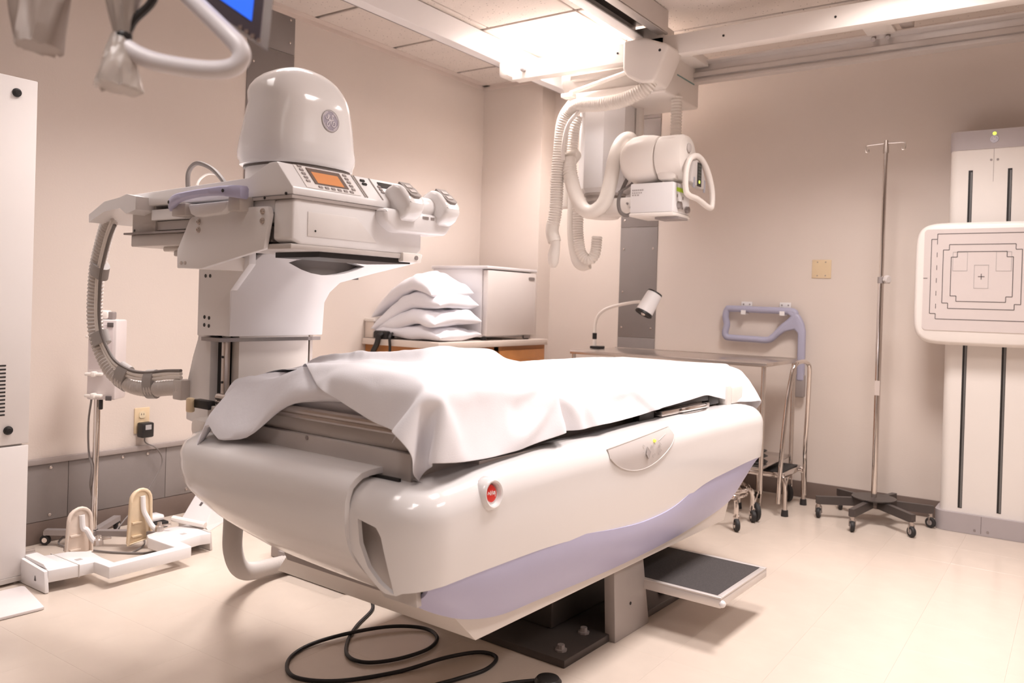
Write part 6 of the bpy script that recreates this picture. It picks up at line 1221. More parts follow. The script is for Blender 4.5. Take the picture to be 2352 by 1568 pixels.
SY = [166, 14, 17, 18, 18, 20, 19, 20, 21, 21, 21, 21, 22, 21, 23, 22, 22, 23, 22, 23, 19, 23, 23, 23, 23, 23, 24, 24, 24, 24, 24, 24, 25, 24, 25, 25, 24,
    25, 25, 25, 25, 25, 26, 25, 25, 26, 25, 26, 26, 25, 26, 25, 26, 26, 26, 26, 26, 26, 26, 27, 26, 27, 26, 26, 27, 26, 26, 25, 25, 26, 27, 27, 27, 27,
    27, 27, 27, 28, 27, 27, 27, 26, 23, 21, 24, 26, 22, 22, 23, 23, 22, 21, -2182, 15, 16, 18, 19, 19, 19, 21, 20, 21, 21, 21, 22, 21, 22, 22, 21, 22, 23,
    22, 23, 25, 22, 23, 23, 23, 23, 24, 23, 23, 24, 24, 24, 25, 24, 25, 25, 24, 25, 25, 25, 25, 25, 25, 26, 25, 25, 26, 25, 26, 26, 25, 25, 26, 26, 26,
    26, 26, 26, 26, 27, 26, 26, 26, 27, 26, 25, 27, 24, 27, 27, 26, 27, 27, 27, 27, 27, 27, 27, 27, 27, 25, 26, 23, 24, 26, 21, 24, 24, 23, 21, 21, -2180,
    14, 17, 17, 19, 19, 20, 20, 20, 21, 21, 21, 21, 22, 21, 22, 22, 22, 23, 22, 24, 26, 20, 20, 24, 23, 23, 23, 24, 24, 24, 24, 24, 24, 25, 24, 25, 24,
    25, 25, 25, 25, 25, 25, 25, 25, 25, 26, 25, 26, 25, 26, 25, 26, 25, 26, 26, 26, 26, 26, 26, 26, 27, 26, 26, 26, 25, 27, 25, 26, 27, 26, 27, 27, 27,
    26, 27, 27, 27, 27, 27, 26, 27, 21, 27, 26, 22, 25, 24, 23, 22, 20, -2179, 14, 17, 18, 18, 20, 19, 20, 20, 21, 21, 21, 21, 22, 21, 21, 23, 22, 23, 22,
    22, 21, 23, 23, 23, 23, 24, 23, 24, 23, 24, 24, 24, 25, 24, 24, 25, 24, 25, 25, 24, 25, 25, 25, 25, 25, 25, 26, 25, 25, 26, 25, 25, 26, 26, 26, 25,
    26, 26, 26, 26, 26, 26, 26, 26, 26, 25, 26, 26, 26, 27, 26, 27, 26, 27, 27, 27, 27, 26, 27, 27, 27, 27, 23, 27, 26, 24, 25, 24, 24, 21, 20, -2177, 14,
    17, 18, 18, 19, 20, 20, 20, 20, 21, 21, 21, 22, 21, 22, 22, 22, 22, 21, 21, 23, 23, 23, 23, 23, 23, 24, 23, 24, 24, 24, 24, 24, 24, 25, 24, 24, 25,
    24, 25, 25, 25, 25, 24, 25, 25, 26, 25, 25, 25, 26, 25, 25, 26, 26, 25, 26, 26, 26, 25, 26, 26, 26, 26, 26, 26, 26, 26, 26, 26, 26, 27, 26, 27, 26,
    27, 27, 27, 26, 27, 27, 27, 26, 25, 25, 25, 26, 22, 25, 26, 19, -2175, 14, 17, 17, 19, 19, 19, 20, 20, 21, 20, 21, 21, 22, 21, 22, 22, 21, 21, 21, 22,
    23, 23, 22, 24, 23, 23, 24, 23, 24, 23, 24, 24, 24, 24, 25, 24, 24, 25, 24, 25, 24, 25, 25, 25, 25, 25, 25, 25, 25, 25, 25, 26, 25, 25, 26, 25, 26,
    26, 25, 26, 26, 26, 25, 26, 26, 26, 26, 26, 26, 26, 26, 27, 26, 27, 26, 27, 26, 27, 26, 27, 27, 27, 27, 26, 25, 26, 25, 22, 27, 25, 20, -2172, 14, 16,
    18, 18, 19, 20, 19, 20, 21, 20, 21, 21, 22, 21, 22, 22, 21, 22, 19, 22, 23, 23, 22, 23, 23, 24, 23, 24, 23, 24, 24, 24, 24, 24, 24, 24, 24, 25, 24,
    25, 24, 25, 24, 25, 25, 25, 25, 25, 25, 25, 25, 25, 25, 26, 25, 26, 25, 25, 26, 26, 26, 25, 26, 25, 26, 26, 26, 26, 26, 26, 26, 26, 27, 26, 26, 27,
    26, 27, 26, 27, 26, 27, 27, 23, 25, 26, 27, 26, 26, 27, 21, -2170, 14, 17, 18, 18, 19, 19, 20, 20, 20, 21, 21, 21, 21, 21, 22, 21, 22, 22, 19, 21, 23,
    23, 22, 23, 23, 23, 24, 23, 24, 23, 24, 24, 24, 24, 24, 24, 24, 25, 24, 24, 25, 24, 25, 24, 25, 25, 25, 25, 24, 25, 26, 25, 25, 25, 25, 26, 25, 25,
    26, 25, 26, 26, 25, 26, 25, 26, 26, 26, 26, 26, 26, 26, 26, 26, 27, 26, 26, 26, 27, 26, 27, 27, 26, 24, 27, 26, 27, 26, 27, 26, 22, -2166, 14, 16, 18,
    18, 19, 20, 20, 20, 20, 20, 21, 21, 21, 21, 22, 21, 22, 22, 19, 21, 22, 23, 22, 23, 23, 23, 23, 24, 23, 24, 23, 24, 24, 24, 24, 24, 24, 24, 25, 24,
    25, 24, 25, 24, 25, 24, 25, 25, 25, 24, 25, 25, 25, 25, 25, 26, 25, 25, 26, 25, 26, 25, 26, 25, 26, 26, 25, 26, 26, 26, 26, 25, 27, 26, 26, 26, 26,
    26, 27, 26, 26, 26, 27, 26, 27, 25, 27, 27, 26, 27, 24, -2163, 14, 17, 17, 18, 19, 23, 17, 20, 21, 20, 20, 21, 21, 21, 21, 22, 22, 22, 19, 20, 22, 23,
    22, 23, 23, 23, 23, 23, 24, 23, 24, 23, 24, 24, 24, 24, 24, 24, 24, 25, 24, 25, 24, 25, 24, 25, 24, 25, 25, 24, 25, 25, 25, 25, 25, 25, 25, 25, 26,
    25, 25, 26, 25, 25, 26, 26, 25, 26, 26, 25, 26, 26, 26, 26, 26, 26, 26, 26, 26, 26, 27, 26, 26, 27, 26, 26, 27, 26, 27, 26, 27, -2168, 14, 16, 18, 17,
    20, 20, 21, 17, 23, 20, 20, 21, 21, 21, 21, 22, 22, 23, 20, 18, 22, 22, 23, 23, 23, 23, 23, 23, 24, 23, 24, 23, 24, 24, 24, 24, 24, 24, 25, 24, 24,
    25, 24, 25, 25, 24, 25, 24, 25, 25, 25, 25, 25, 25, 25, 25, 25, 25, 25, 26, 25, 26, 25, 26, 25, 26, 25, 26, 26, 26, 26, 25, 26, 26, 26, 26, 27, 26,
    26, 26, 26, 27, 26, 26, 27, 26, 27, 26, 27, 26, 27, -2176, 14, 17, 17, 18, 18, 23, 19, 16, 24, 20, 21, 21, 22, 21, 21, 22, 22, 22, 23, 16, 21, 23, 23,
    22, 24, 23, 23, 23, 24, 23, 24, 24, 24, 24, 24, 24, 24, 24, 25, 24, 25, 24, 25, 25, 24, 25, 25, 24, 25, 25, 25, 25, 25, 25, 25, 25, 26, 25, 25, 26,
    25, 26, 25, 26, 26, 25, 26, 26, 26, 26, 26, 26, 26, 26, 26, 26, 26, 26, 27, 26, 26, 27, 26, 27, 26, 27, 26, 27, 27, 26, 27, -2183, 14, 16, 18, 18, 19,
    22, 19, 18, 22, 21, 21, 21, 21, 22, 21, 22, 22, 22, 23, 20, 17, 22, 23, 23, 23, 24, 23, 24, 23, 24, 24, 23, 24, 24, 25, 24, 24, 24, 25, 24, 25, 25,
    24, 25, 25, 25, 24, 25, 25, 25, 25, 25, 25, 26, 25, 25, 25, 26, 25, 26, 25, 26, 26, 25, 26, 26, 26, 26, 26, 26, 26, 26, 26, 26, 26, 27, 26, 26, 27,
    26, 26, 27, 26, 27, 27, 26, 27, 27, 26, 27, 27, -2191, 14, 17, 18, 18, 19, 20, 21, 20, 19, 22, 21, 21, 22, 21, 22, 21, 23, 21, 23, 23, 16, 20, 24, 23,
    23, 24, 23, 24, 23, 24, 24, 24, 24, 24, 24, 25, 24, 24, 25, 25, 24, 25, 25, 25, 25, 24, 25, 25, 25, 25, 25, 26, 25, 25, 25, 26, 25, 26, 25, 26, 26,
    25, 26, 26, 26, 26, 25, 26, 27, 26, 26, 26, 26, 26, 27, 26, 26, 27, 26, 27, 26, 27, 27, 26, 27, 27, 27, 26, 27, 27, 27, -2198, 14, 17, 17, 18, 20, 20,
    21, 20, 19, 23, 20, 21, 22, 22, 21, 22, 22, 22, 23, 23, 19, 17, 23, 24, 23, 24, 23, 24, 24, 23, 24, 24, 24, 25, 24, 24, 25, 24, 25, 25, 24, 25, 25,
    25, 25, 25, 25, 25, 25, 25, 26, 25, 25, 26, 25, 25, 26, 26, 25, 26, 26, 25, 26, 26, 26, 26, 26, 26, 26, 27, 26, 26, 26, 27, 26, 27, 26, 27, 26, 27,
    26, 27, 27, 27, 26, 27, 27, 27, 27, 27, 27, -2206, 15, 16, 18, 18, 19, 20, 22, 20, 19, 23, 21, 21, 21, 22, 22, 22, 22, 22, 23, 24, 21, 15, 21, 24, 24,
    24, 23, 24, 24, 24, 24, 25, 23, 24, 25, 24, 25, 24, 25, 25, 25, 25, 25, 25, 25, 25, 25, 25, 25, 25, 26, 25, 26, 25, 26, 25, 26, 25, 26, 26, 26, 26,
    26, 26, 26, 26, 26, 26, 26, 27, 26, 26, 27, 26, 27, 26, 27, 26, 27, 27, 26, 27, 27, 27, 27, 27, 27, 27, 27, 27, 27, -2213, 14, 17, 18, 18, 19, 20, 22,
    20, 18, 24, 21, 21, 22, 22, 22, 22, 22, 22, 23, 23, 23, 16, 19, 24, 24, 24, 23, 24, 24, 24, 24, 26, 22, 25, 24, 25, 25, 24, 25, 25, 25, 25, 25, 25,
    25, 26, 25, 25, 25, 26, 25, 25, 26, 25, 26, 26, 25, 26, 26, 26, 26, 26, 26, 26, 26, 26, 27, 26, 26, 27, 26, 26, 27, 26, 27, 27, 26, 27, 27, 27, 26,
    27, 27, 27, 27, 27, 27, 27, 28, 27, 27, -2221, 15, 17, 17, 19, 19, 20, 21, 21, 18, 24, 22, 21, 22, 21, 22, 23, 22, 22, 23, 23, 24, 18, 17, 23, 23, 25,
    23, 24, 24, 24, 25, 25, 23, 24, 25, 25, 25, 24, 25, 25, 25, 25, 25, 26, 25, 25, 26, 25, 25, 26, 25, 26, 25, 26, 26, 25, 26, 26, 26, 26, 26, 26, 26,
    26, 27, 26, 26, 27, 26, 27, 26, 27, 26, 27, 27, 26, 27, 27, 27, 27, 27, 26, 28, 27, 27, 27, 27, 27, 27, 28, 27, -2228, 14, 17, 18, 19, 19, 19, 21, 22,
    20, 22, 22, 22, 21, 22, 22, 22, 23, 22, 23, 23, 24, 21, 15, 21, 24, 25, 23, 24, 25, 24, 24, 26, 23, 24, 25, 25, 24, 25, 25, 25, 25, 26, 25, 25, 26,
    25, 26, 25, 25, 26, 25, 26, 26, 25, 26, 26, 26, 26, 26, 26, 26, 26, 27, 26, 26, 27, 26, 26, 27, 26, 27, 27, 26, 27, 27, 27, 27, 27, 27, 27, 27, 27,
    27, 27, 27, 27, 28, 27, 27, 28, 27, -2241, 15, 17, 17, 19, 19, 20, 20, 22, 22, 20, 23, 22, 22, 22, 22, 22, 23, 23, 23, 23, 24, 24, 16, 17, 24, 24, 24,
    25, 24, 24, 25, 26, 22, 25, 25, 25, 25, 25, 25, 25, 26, 25, 25, 26, 25, 26, 26, 25, 26, 25, 26, 26, 26, 26, 25, 26, 27, 26, 26, 26, 26, 27, 26, 26,
    27, 26, 27, 27, 26, 27, 27, 27, 27, 26, 27, 27, 27, 27, 28, 27, 27, 27, 27, 28, 27, 27, 28, 27, 28, 27, 28, -2255, 15, 17, 18, 19, 19, 20, 21, 22, 21,
    21, 22, 23, 22, 22, 22, 23, 22, 23, 23, 24, 24, 25, 21, 14, 20, 25, 25, 24, 25, 24, 25, 25, 24, 24, 26, 25, 25, 25, 25, 26, 25, 26, 25, 26, 25, 26,
    26, 26, 26, 25, 26, 26, 26, 26, 26, 26, 27, 26, 26, 27, 26, 27, 26, 27, 26, 27, 27, 27, 27, 26, 27, 27, 27, 27, 28, 27, 27, 27, 27, 28, 27, 28, 27,
    28, 27, 28, 27, 28, 28, 27, 28, -2268, 15, 17, 18, 19, 20, 19, 21, 21, 24, 20, 21, 23, 23, 22, 23, 22, 23, 23, 23, 23, 24, 25, 26, 16, 15, 24, 25, 25,
    24, 25, 25, 25, 24, 25, 25, 25, 26, 25, 25, 26, 26, 25, 26, 26, 26, 26, 26, 25, 26, 26, 26, 27, 26, 26, 26, 27, 26, 26, 27, 26, 27, 27, 26, 27, 27,
    27, 27, 27, 27, 27, 27, 27, 27, 28, 27, 27, 28, 27, 27, 28, 27, 28, 28, 27, 28, 28, 28, 27, 28, 28, 28, -2282, 15, 17, 18, 20, 20, 19, 21, 21, 25, 18,
    21, 25, 22, 23, 23, 23, 23, 23, 23, 23, 25, 25, 25, 23, 13, 19, 25, 25, 25, 25, 25, 25, 24, 25, 26, 25, 25, 26, 26, 25, 26, 26, 26, 26, 26, 26, 26,
    26, 26, 26, 27, 26, 26, 27, 26, 27, 26, 27, 26, 27, 27, 27, 27, 27, 27, 27, 27, 27, 27, 27, 27, 28, 27, 28, 27, 28, 27, 28, 27, 28, 28, 27, 28, 28,
    28, 28, 28, 28, 28, 28, 28, -2294, 13, 18, 18, 19, 20, 21, 20, 22, 22, 21, 22, 23, 23, 23, 23, 23, 23, 23, 24, 23, 24, 25, 25, 27, 17, 14, 23, 25, 26,
    25, 25, 25, 24, 25, 26, 26, 25, 26, 26, 26, 26, 26, 26, 26, 26, 26, 26, 27, 26, 26, 27, 26, 27, 26, 27, 27, 26, 27, 27, 27, 27, 27, 27, 27, 27, 27,
    28, 27, 27, 28, 27, 27, 28, 28, 27, 28, 28, 27, 28, 28, 28, 28, 28, 28, 28, 28, 28, 28, 28, 29, 28, -2304, 12, 16, 18, 19, 20, 21, 21, 21, 21, 25, 19,
    23, 24, 23, 23, 23, 24, 23, 24, 24, 23, 25, 25, 26, 23, 14, 18, 25, 26, 25, 26, 25, 25, 25, 26, 26, 25, 26, 26, 26, 26, 26, 26, 27, 26, 27, 26, 27,
    26, 26, 27, 27, 26, 27, 27, 27, 26, 27, 27, 27, 28, 27, 27, 27, 28, 27, 27, 28, 27, 28, 28, 27, 28, 28, 27, 28, 28, 28, 28, 28, 28, 28, 28, 29, 28,
    28, 28, 29, 28, 29, 28, -2313, 9, 17, 16, 19, 20, 21, 21, 21, 21, 24, 21, 23, 23, 24, 23, 24, 23, 24, 23, 24, 24, 25, 24, 25, 27, 19, 14, 23, 25, 26,
    26, 25, 25, 25, 26, 26, 26, 26, 26, 26, 27, 26, 26, 27, 26, 27, 27, 26, 27, 26, 27, 27, 27, 27, 27, 27, 27, 27, 27, 27, 27, 28, 27, 28, 27, 28, 27,
    28, 28, 27, 28, 28, 28, 28, 28, 28, 28, 28, 28, 28, 28, 29, 28, 28, 29, 28, 29, 28, 29, 28, 29, -2323, 11, 11, 17, 19, 20, 21, 21, 22, 21, 22, 24, 21,
    24, 23, 24, 24, 23, 24, 24, 24, 24, 25, 24, 25, 26, 25, 14, 18, 25, 27, 26, 25, 25, 26, 26, 26, 26, 26, 27, 26, 26, 27, 26, 27, 27, 26, 27, 27, 27,
    27, 26, 27, 27, 27, 27, 28, 27, 27, 27, 28, 27, 28, 27, 28, 28, 27, 28, 28, 28, 28, 28, 28, 28, 28, 28, 28, 28, 29, 28, 28, 29, 28, 29, 28, 29, 28,
    29, 29, 28, 29, 29, -2334, 12, 14, 12, 18, 20, 21, 21, 22, 22, 22, 21, 27, 20, 24, 25, 23, 24, 24, 24, 24, 24, 25, 24, 24, 26, 27, 22, 13, 22, 26, 27,
    25, 26, 26, 26, 26, 26, 26, 27, 26, 27, 26, 27, 27, 27, 27, 27, 26, 28, 27, 27, 27, 27, 27, 27, 28, 27, 27, 28, 28, 27, 28, 28, 27, 28, 28, 28, 28,
    28, 28, 28, 28, 29, 28, 28, 28, 29, 28, 29, 28, 29, 29, 28, 29, 29, 28, 29, 29, 29, 29, 29, -2346, 12, 15, 15, 13, 20, 21, 22, 21, 22, 23, 23, 22, 26,
    20, 23, 27, 23, 24, 24, 25, 25, 24, 25, 24, 26, 27, 26, 13, 18, 26, 27, 26, 26, 26, 25, 27, 26, 27, 26, 27, 26, 27, 27, 27, 27, 27, 27, 27, 27, 28,
    27, 27, 27, 28, 27, 28, 27, 28, 27, 28, 28, 28, 28, 28, 28, 28, 28, 28, 28, 28, 29, 28, 28, 29, 28, 29, 28, 29, 29, 28, 29, 29, 29, 29, 29, 29, 29,
    29, 29, 29, 29, -2357, 9, 16, 15, 18, 15, 21, 22, 22, 22, 22, 23, 23, 23, 25, 22, 24, 26, 23, 25, 25, 24, 25, 25, 25, 25, 26, 28, 22, 12, 23, 26, 27,
    26, 26, 26, 27, 26, 27, 26, 27, 27, 27, 27, 27, 27, 27, 27, 28, 27, 28, 27, 27, 28, 27, 28, 28, 27, 28, 28, 28, 28, 28, 28, 28, 28, 28, 29, 28, 28,
    29, 28, 29, 28, 29, 29, 28, 29, 29, 29, 29, 28, 29, 29, 29, 30, 29, 29, 29, 29, 30, 29, -2365, 7, 10, 18, 16, 20, 19, 21, 21, 23, 23, 23, 23, 23, 24,
    23, 24, 25, 25, 25, 25, 24, 25, 26, 25, 25, 25, 29, 26, 13, 18, 26, 27, 27, 26, 26, 26, 27, 27, 27, 27, 27, 27, 27, 27, 27, 27, 28, 28, 27, 28, 27,
    28, 27, 28, 28, 28, 28, 27, 28, 29, 28, 28, 28, 28, 29, 28, 29, 28, 29, 28, 29, 28, 29, 29, 29, 29, 29, 29, 29, 29, 29, 29, 29, 29, 30, 29, 29, 30,
    29, 29, 30, -2352, 6, 5, 3, 18, 19, 20, 22, 22, 23, 22, 23, 24, 22, 24, 24, 23, 24, 26, 25, 25, 25, 25, 25, 26, 25, 26, 27, 27, 19, 14, 24, 27, 26,
    27, 26, 27, 26, 27, 27, 27, 27, 27, 27, 27, 28, 27, 28, 27, 28, 28, 27, 28, 28, 27, 28, 28, 28, 28, 28, 28, 28, 29, 28, 28, 29, 28, 29, 28, 29, 29,
    28, 29, 29, 29, 29, 29, 29, 29, 29, 29, 29, 29, 29, 30, 29, 29, 30, 29, 30, 29, 30, -2344, 2, -2, 6, 13, 19, 20, 22, 22, 23, 23, 23, 23, 24, 23, 24,
    23, 25, 24, 25, 25, 26, 25, 25, 25, 26, 26, 27, 29, 19, 14, 22, 27, 27, 26, 27, 26, 26, 28, 27, 27, 26, 27, 28, 27, 28, 27, 28, 27, 28, 28, 27, 28,
    28, 28, 28, 28, 28, 28, 28, 28, 28, 29, 28, 29, 28, 29, 28, 29, 28, 29, 29, 29, 29, 29, 29, 29, 29, 29, 29, 29, 29, 30, 29, 29, 30, 29, 30, 29, 30,
    29, 30, -2342, 0, 0, 2, 11, 19, 20, 22, 22, 22, 23, 24, 23, 24, 23, 24, 25, 23, 24, 25, 25, 25, 26, 25, 25, 26, 25, 26, 27, 26, 13, 21, 25, 28, 27,
    27, 26, 27, 26, 27, 27, 27, 27, 27, 28, 27, 28, 28, 27, 28, 28, 28, 28, 27, 28, 28, 28, 28, 29, 28, 28, 28, 29, 28, 29, 28, 29, 28, 29, 29, 29, 29,
    28, 29, 29, 29, 29, 30, 29, 29, 29, 30, 29, 29, 30, 29, 30, 29, 30, 30, 29, 30, -2343, 1, 1, 1, 9, 17, 20, 21, 23, 22, 23, 23, 24, 23, 24, 24, 25, 24,
    23, 25, 24, 26, 25, 26, 25, 26, 26, 25, 23, 30, 17, 19, 23, 29, 26, 27, 27, 26, 27, 27, 27, 27, 27, 27, 28, 27, 28, 28, 28, 27, 28, 28, 28, 28, 28,
    28, 28, 28, 28, 29, 28, 28, 29, 28, 29, 28, 29, 29, 29, 28, 29, 29, 29, 29, 29, 29, 29, 30, 29, 29, 30, 29, 29, 30, 29, 30, 29, 30, 30, 29, 30, 30,
    -2341, 1, 1, 0, 6, 16, 18, 22, 22, 23, 23, 23, 23, 24, 24, 24, 25, 25, 25, 22, 25, 24, 26, 26, 25, 26, 26, 25, 24, 26, 25, 16, 22, 28, 27, 27, 26, 27,
    26, 27, 27, 27, 28, 27, 28, 27, 28, 28, 28, 28, 28, 27, 28, 28, 28, 28, 29, 28, 28, 28, 29, 28, 29, 28, 29, 29, 28, 29, 29, 29, 29, 29, 29, 29, 29,
    29, 29, 30, 29, 29, 30, 29, 30, 29, 30, 29, 30, 30, 30, 29, 30, 30, -2340, 1, -1, 2, 4, 14, 17, 22, 22, 23, 23, 23, 23, 24, 24, 24, 25, 24, 25, 26,
    23, 25, 24, 25, 26, 26, 26, 26, 26, 24, 26, 15, 22, 27, 28, 26, 27, 27, 26, 27, 26, 28, 27, 28, 28, 27, 28, 28, 28, 28, 28, 28, 28, 28, 28, 28, 28,
    28, 29, 28, 29, 28, 29, 28, 29, 29, 29, 28, 29, 29, 29, 29, 29, 30, 29, 29, 29, 30, 29, 30, 29, 30, 29, 30, 29, 30, 30, 30, 29, 30, 30, 30, -2339, -1,
    2, 1, 2, 13, 15, 21, 22, 23, 23, 24, 23, 24, 24, 24, 25, 24, 25, 25, 26, 25, 23, 26, 23, 26, 27, 26, 26, 26, 26, 16, 20, 26, 29, 26, 27, 25, 27, 27,
    28, 27, 27, 28, 27, 28, 28, 28, 28, 28, 28, 28, 28, 28, 28, 29, 28, 28, 29, 28, 29, 28, 29, 29, 28, 29, 29, 29, 29, 29, 29, 29, 29, 29, 30, 29, 29,
    30, 29, 30, 29, 30, 29, 30, 30, 30, 29, 30, 30, 30, 30, 30, -2338, -1, 1, 2, 1, 14, 11, 19, 23, 23, 23, 23, 24, 24, 24, 24, 25, 25, 24, 26, 25, 25,
    26, 23, 26, 23, 25, 27, 27, 27, 25, 25, 13, 24, 29, 27, 27, 24, 27, 27, 28, 28, 26, 29, 28, 27, 28, 28, 28, 28, 28, 28, 28, 29, 28, 28, 28, 29, 28,
    29, 28, 29, 29, 29, 28, 29, 29, 29, 29, 29, 29, 30, 29, 29, 29, 30, 29, 30, 29, 30, 29, 30, 30, 30, 29, 30, 30, 30, 30, 30, 30, 30, -2338, 0, -1, 0,
    3, 12, 12, 17, 23, 22, 24, 23, 24, 24, 24, 25, 25, 24, 25, 25, 25, 25, 25, 27, 24, 26, 24, 23, 28, 28, 26, 27, 12, 22, 29, 27, 27, 24, 26, 28, 28, 28,
    27, 28, 27, 28, 28, 28, 28, 29, 28, 28, 28, 28, 28, 29, 28, 29, 28, 29, 28, 29, 29, 29, 29, 29, 29, 29, 29, 29, 29, 29, 30, 29, 29, 30, 29, 30, 29,
    30, 30, 29, 30, 30, 30, 30, 30, 30, 30, 30, 30, 30, -2337, 0, -1, 1, 5, 5, 16, 15, 22, 23, 23, 23, 24, 24, 24, 25, 25, 25, 24, 26, 25, 25, 25, 27, 26,
    24, 26, 24, 26, 26, 27, 27, 16, 17, 29, 28, 27, 24, 25, 28, 28, 28, 27, 26, 30, 28, 28, 28, 28, 28, 28, 28, 29, 28, 28, 29, 28, 29, 28, 29, 28, 29,
    29, 29, 29, 29, 29, 29, 29, 29, 29, 30, 29, 29, 30, 29, 30, 29, 30, 30, 29, 30, 30, 30, 30, 30, 30, 30, 30, 30, 30, 30, -2336, 1, -1, 0, 2, 8, 12, 17,
    21, 23, 23, 24, 23, 25, 24, 24, 25, 25, 25, 25, 26, 25, 26, 25, 27, 26, 23, 26, 25, 26, 27, 28, 12, 23, 23, 31, 27, 24, 24, 28, 27, 28, 28, 27, 29,
    28, 28, 28, 28, 28, 29, 28, 28, 29, 28, 28, 29, 28, 29, 29, 28, 29, 29, 29, 29, 29, 29, 29, 29, 29, 30, 29, 29, 30, 29, 30, 29, 30, 30, 29, 30, 30,
    30, 30, 30, 29, 30, 30, 30, 30, 31, 26, -2333, 3, 1, 1, 0, 3, 14, 16, 21, 23, 23, 24, 24, 24, 24, 25, 24, 25, 25, 26, 25, 26, 25, 26, 26, 26, 27, 24,
    25, 25, 27, 28, 12, 23, 17, 36, 24, 27, 25, 27, 28, 27, 28, 28, 28, 29, 27, 28, 29, 28, 28, 29, 28, 28, 29, 28, 29, 28, 29, 29, 28, 29, 29, 29, 29,
    29, 29, 29, 29, 30, 29, 29, 30, 29, 30, 29, 30, 30, 30, 29, 30, 30, 30, 30, 30, 29, 30, 30, 30, 30, 28, 24, -2331, 3, 4, 2, 0, 2, 12, 17, 20, 23, 24,
    24, 23, 24, 24, 25, 24, 26, 24, 26, 26, 25, 26, 26, 26, 26, 26, 26, 25, 25, 25, 28, 13, 15, 26, 32, 28, 24, 27, 26, 27, 28, 28, 28, 28, 28, 29, 28,
    28, 28, 29, 28, 28, 29, 28, 28, 29, 29, 28, 29, 29, 29, 29, 29, 29, 29, 29, 29, 30, 29, 29, 30, 29, 30, 29, 30, 30, 30, 30, 30, 30, 29, 30, 30, 28,
    29, 30, 30, 30, 29, 28, 22, -2334, 7, 5, 3, 3, 0, 11, 17, 20, 24, 23, 24, 24, 24, 24, 24, 25, 25, 25, 25, 26, 26, 26, 25, 26, 26, 26, 27, 27, 25, 25,
    28, 15, 14, 25, 28, 27, 25, 26, 28, 28, 27, 28, 28, 28, 28, 29, 28, 29, 27, 29, 28, 29, 28, 28, 29, 28, 29, 29, 29, 29, 29, 28, 30, 29, 29, 29, 30,
    29, 29, 30, 29, 30, 30, 29, 30, 30, 30, 30, 30, 30, 30, 30, 30, 28, 27, 28, 29, 30, 30, 27, 20, -2342, 8, 10, 8, 3, 2, 10, 16, 22, 23, 23, 24, 24, 24,
    24, 25, 25, 24, 26, 25, 25, 26, 26, 26, 26, 26, 27, 26, 26, 28, 27, 26, 16, 15, 22, 26, 23, 28, 27, 28, 28, 28, 27, 28, 29, 28, 28, 29, 28, 28, 28,
    29, 28, 28, 28, 29, 29, 29, 29, 29, 29, 28, 29, 29, 30, 29, 30, 29, 30, 29, 29, 30, 30, 29, 30, 30, 30, 30, 30, 30, 30, 30, 30, 30, 29, 29, 28, 25,
    28, 28, 29, 16, -2354, 9, 10, 11, 12, 10, 8, 13, 23, 23, 24, 24, 23, 24, 25, 24, 25, 25, 25, 25, 26, 26, 26, 26, 26, 26, 26, 26, 27, 27, 29, 26, 19,
    18, 13, 23, 22, 33, 27, 28, 28, 28, 28, 28, 28, 28, 28, 29, 28, 28, 28, 29, 28, 28, 29, 29, 28, 29, 30, 29, 29, 28, 29, 29, 30, 29, 30, 29, 30, 29,
    29, 30, 30, 30, 29, 30, 30, 30, 31, 30, 30, 30, 30, 31, 29, 30, 27, 26, 27, 26, 21, 17, -2364, 9, 10, 11, 12, 12, 14, 21, 23, 23, 23, 25, 24, 24, 24,
    25, 25, 24, 25, 26, 26, 26, 25, 27, 25, 27, 26, 26, 27, 27, 27, 28, 26, 15, -7, 30, 25, 37, 28, 28, 27, 28, 28, 28, 28, 29, 29, 27, 29, 28, 28, 29,
    28, 28, 29, 29, 29, 29, 29, 29, 30, 28, 29, 29, 30, 29, 30, 29, 30, 29, 30, 29, 30, 30, 30, 30, 30, 30, 30, 30, 31, 30, 30, 30, 31, 25, 27, 27, 25,
    23, 21, 18, -2360, 8, 10, 11, 11, 13, 17, 20, 23, 23, 23, 24, 24, 23, 25, 25, 24, 25, 26, 25, 26, 26, 27, 27, 26, 26, 27, 26, 27, 27, 24, 11, 23, 24,
    13, 17, 32, 33, 29, 28, 28, 28, 28, 28, 28, 27, 30, 29, 29, 27, 29, 28, 28, 29, 29, 29, 29, 29, 29, 29, 29, 29, 29, 29, 30, 29, 30, 30, 29, 30, 29,
    30, 30, 30, 30, 30, 30, 30, 30, 30, 30, 31, 30, 31, 30, 21, 28, 24, 23, 23, 20, 20, -2350, 9, 11, 13, 15, 11, 12, 14, 23, 21, 23, 24, 24, 24, 24, 24,
    25, 25, 25, 26, 26, 28, 27, 27, 26, 27, 26, 27, 26, 23, 26, 2, 21, 22, 28, 19, 31, 28, 32, 28, 28, 28, 28, 28, 28, 29, 27, 31, 28, 30, 27, 28, 28, 29,
    29, 29, 29, 29, 29, 30, 29, 29, 29, 29, 30, 29, 30, 30, 29, 30, 29, 30, 30, 30, 30, 30, 30, 30, 31, 30, 30, 31, 30, 31, 30, 17, 22, 22, 23, 25, 21,
    21, -2335, 11, 13, 14, 10, 15, 13, 15, 9, 18, 22, 23, 24, 25, 24, 24, 25, 25, 26, 25, 26, 28, 29, 27, 27, 27, 26, 26, 23, 27, 26, -7, 24, 27, 27, 27,
    24, 28, 32, 28, 28, 28, 28, 28, 28, 29, 27, 30, 29, 31, 27, 28, 29, 29, 29, 29, 29, 29, 29, 29, 29, 30, 29, 29, 30, 29, 30, 30, 29, 30, 30, 30, 29,
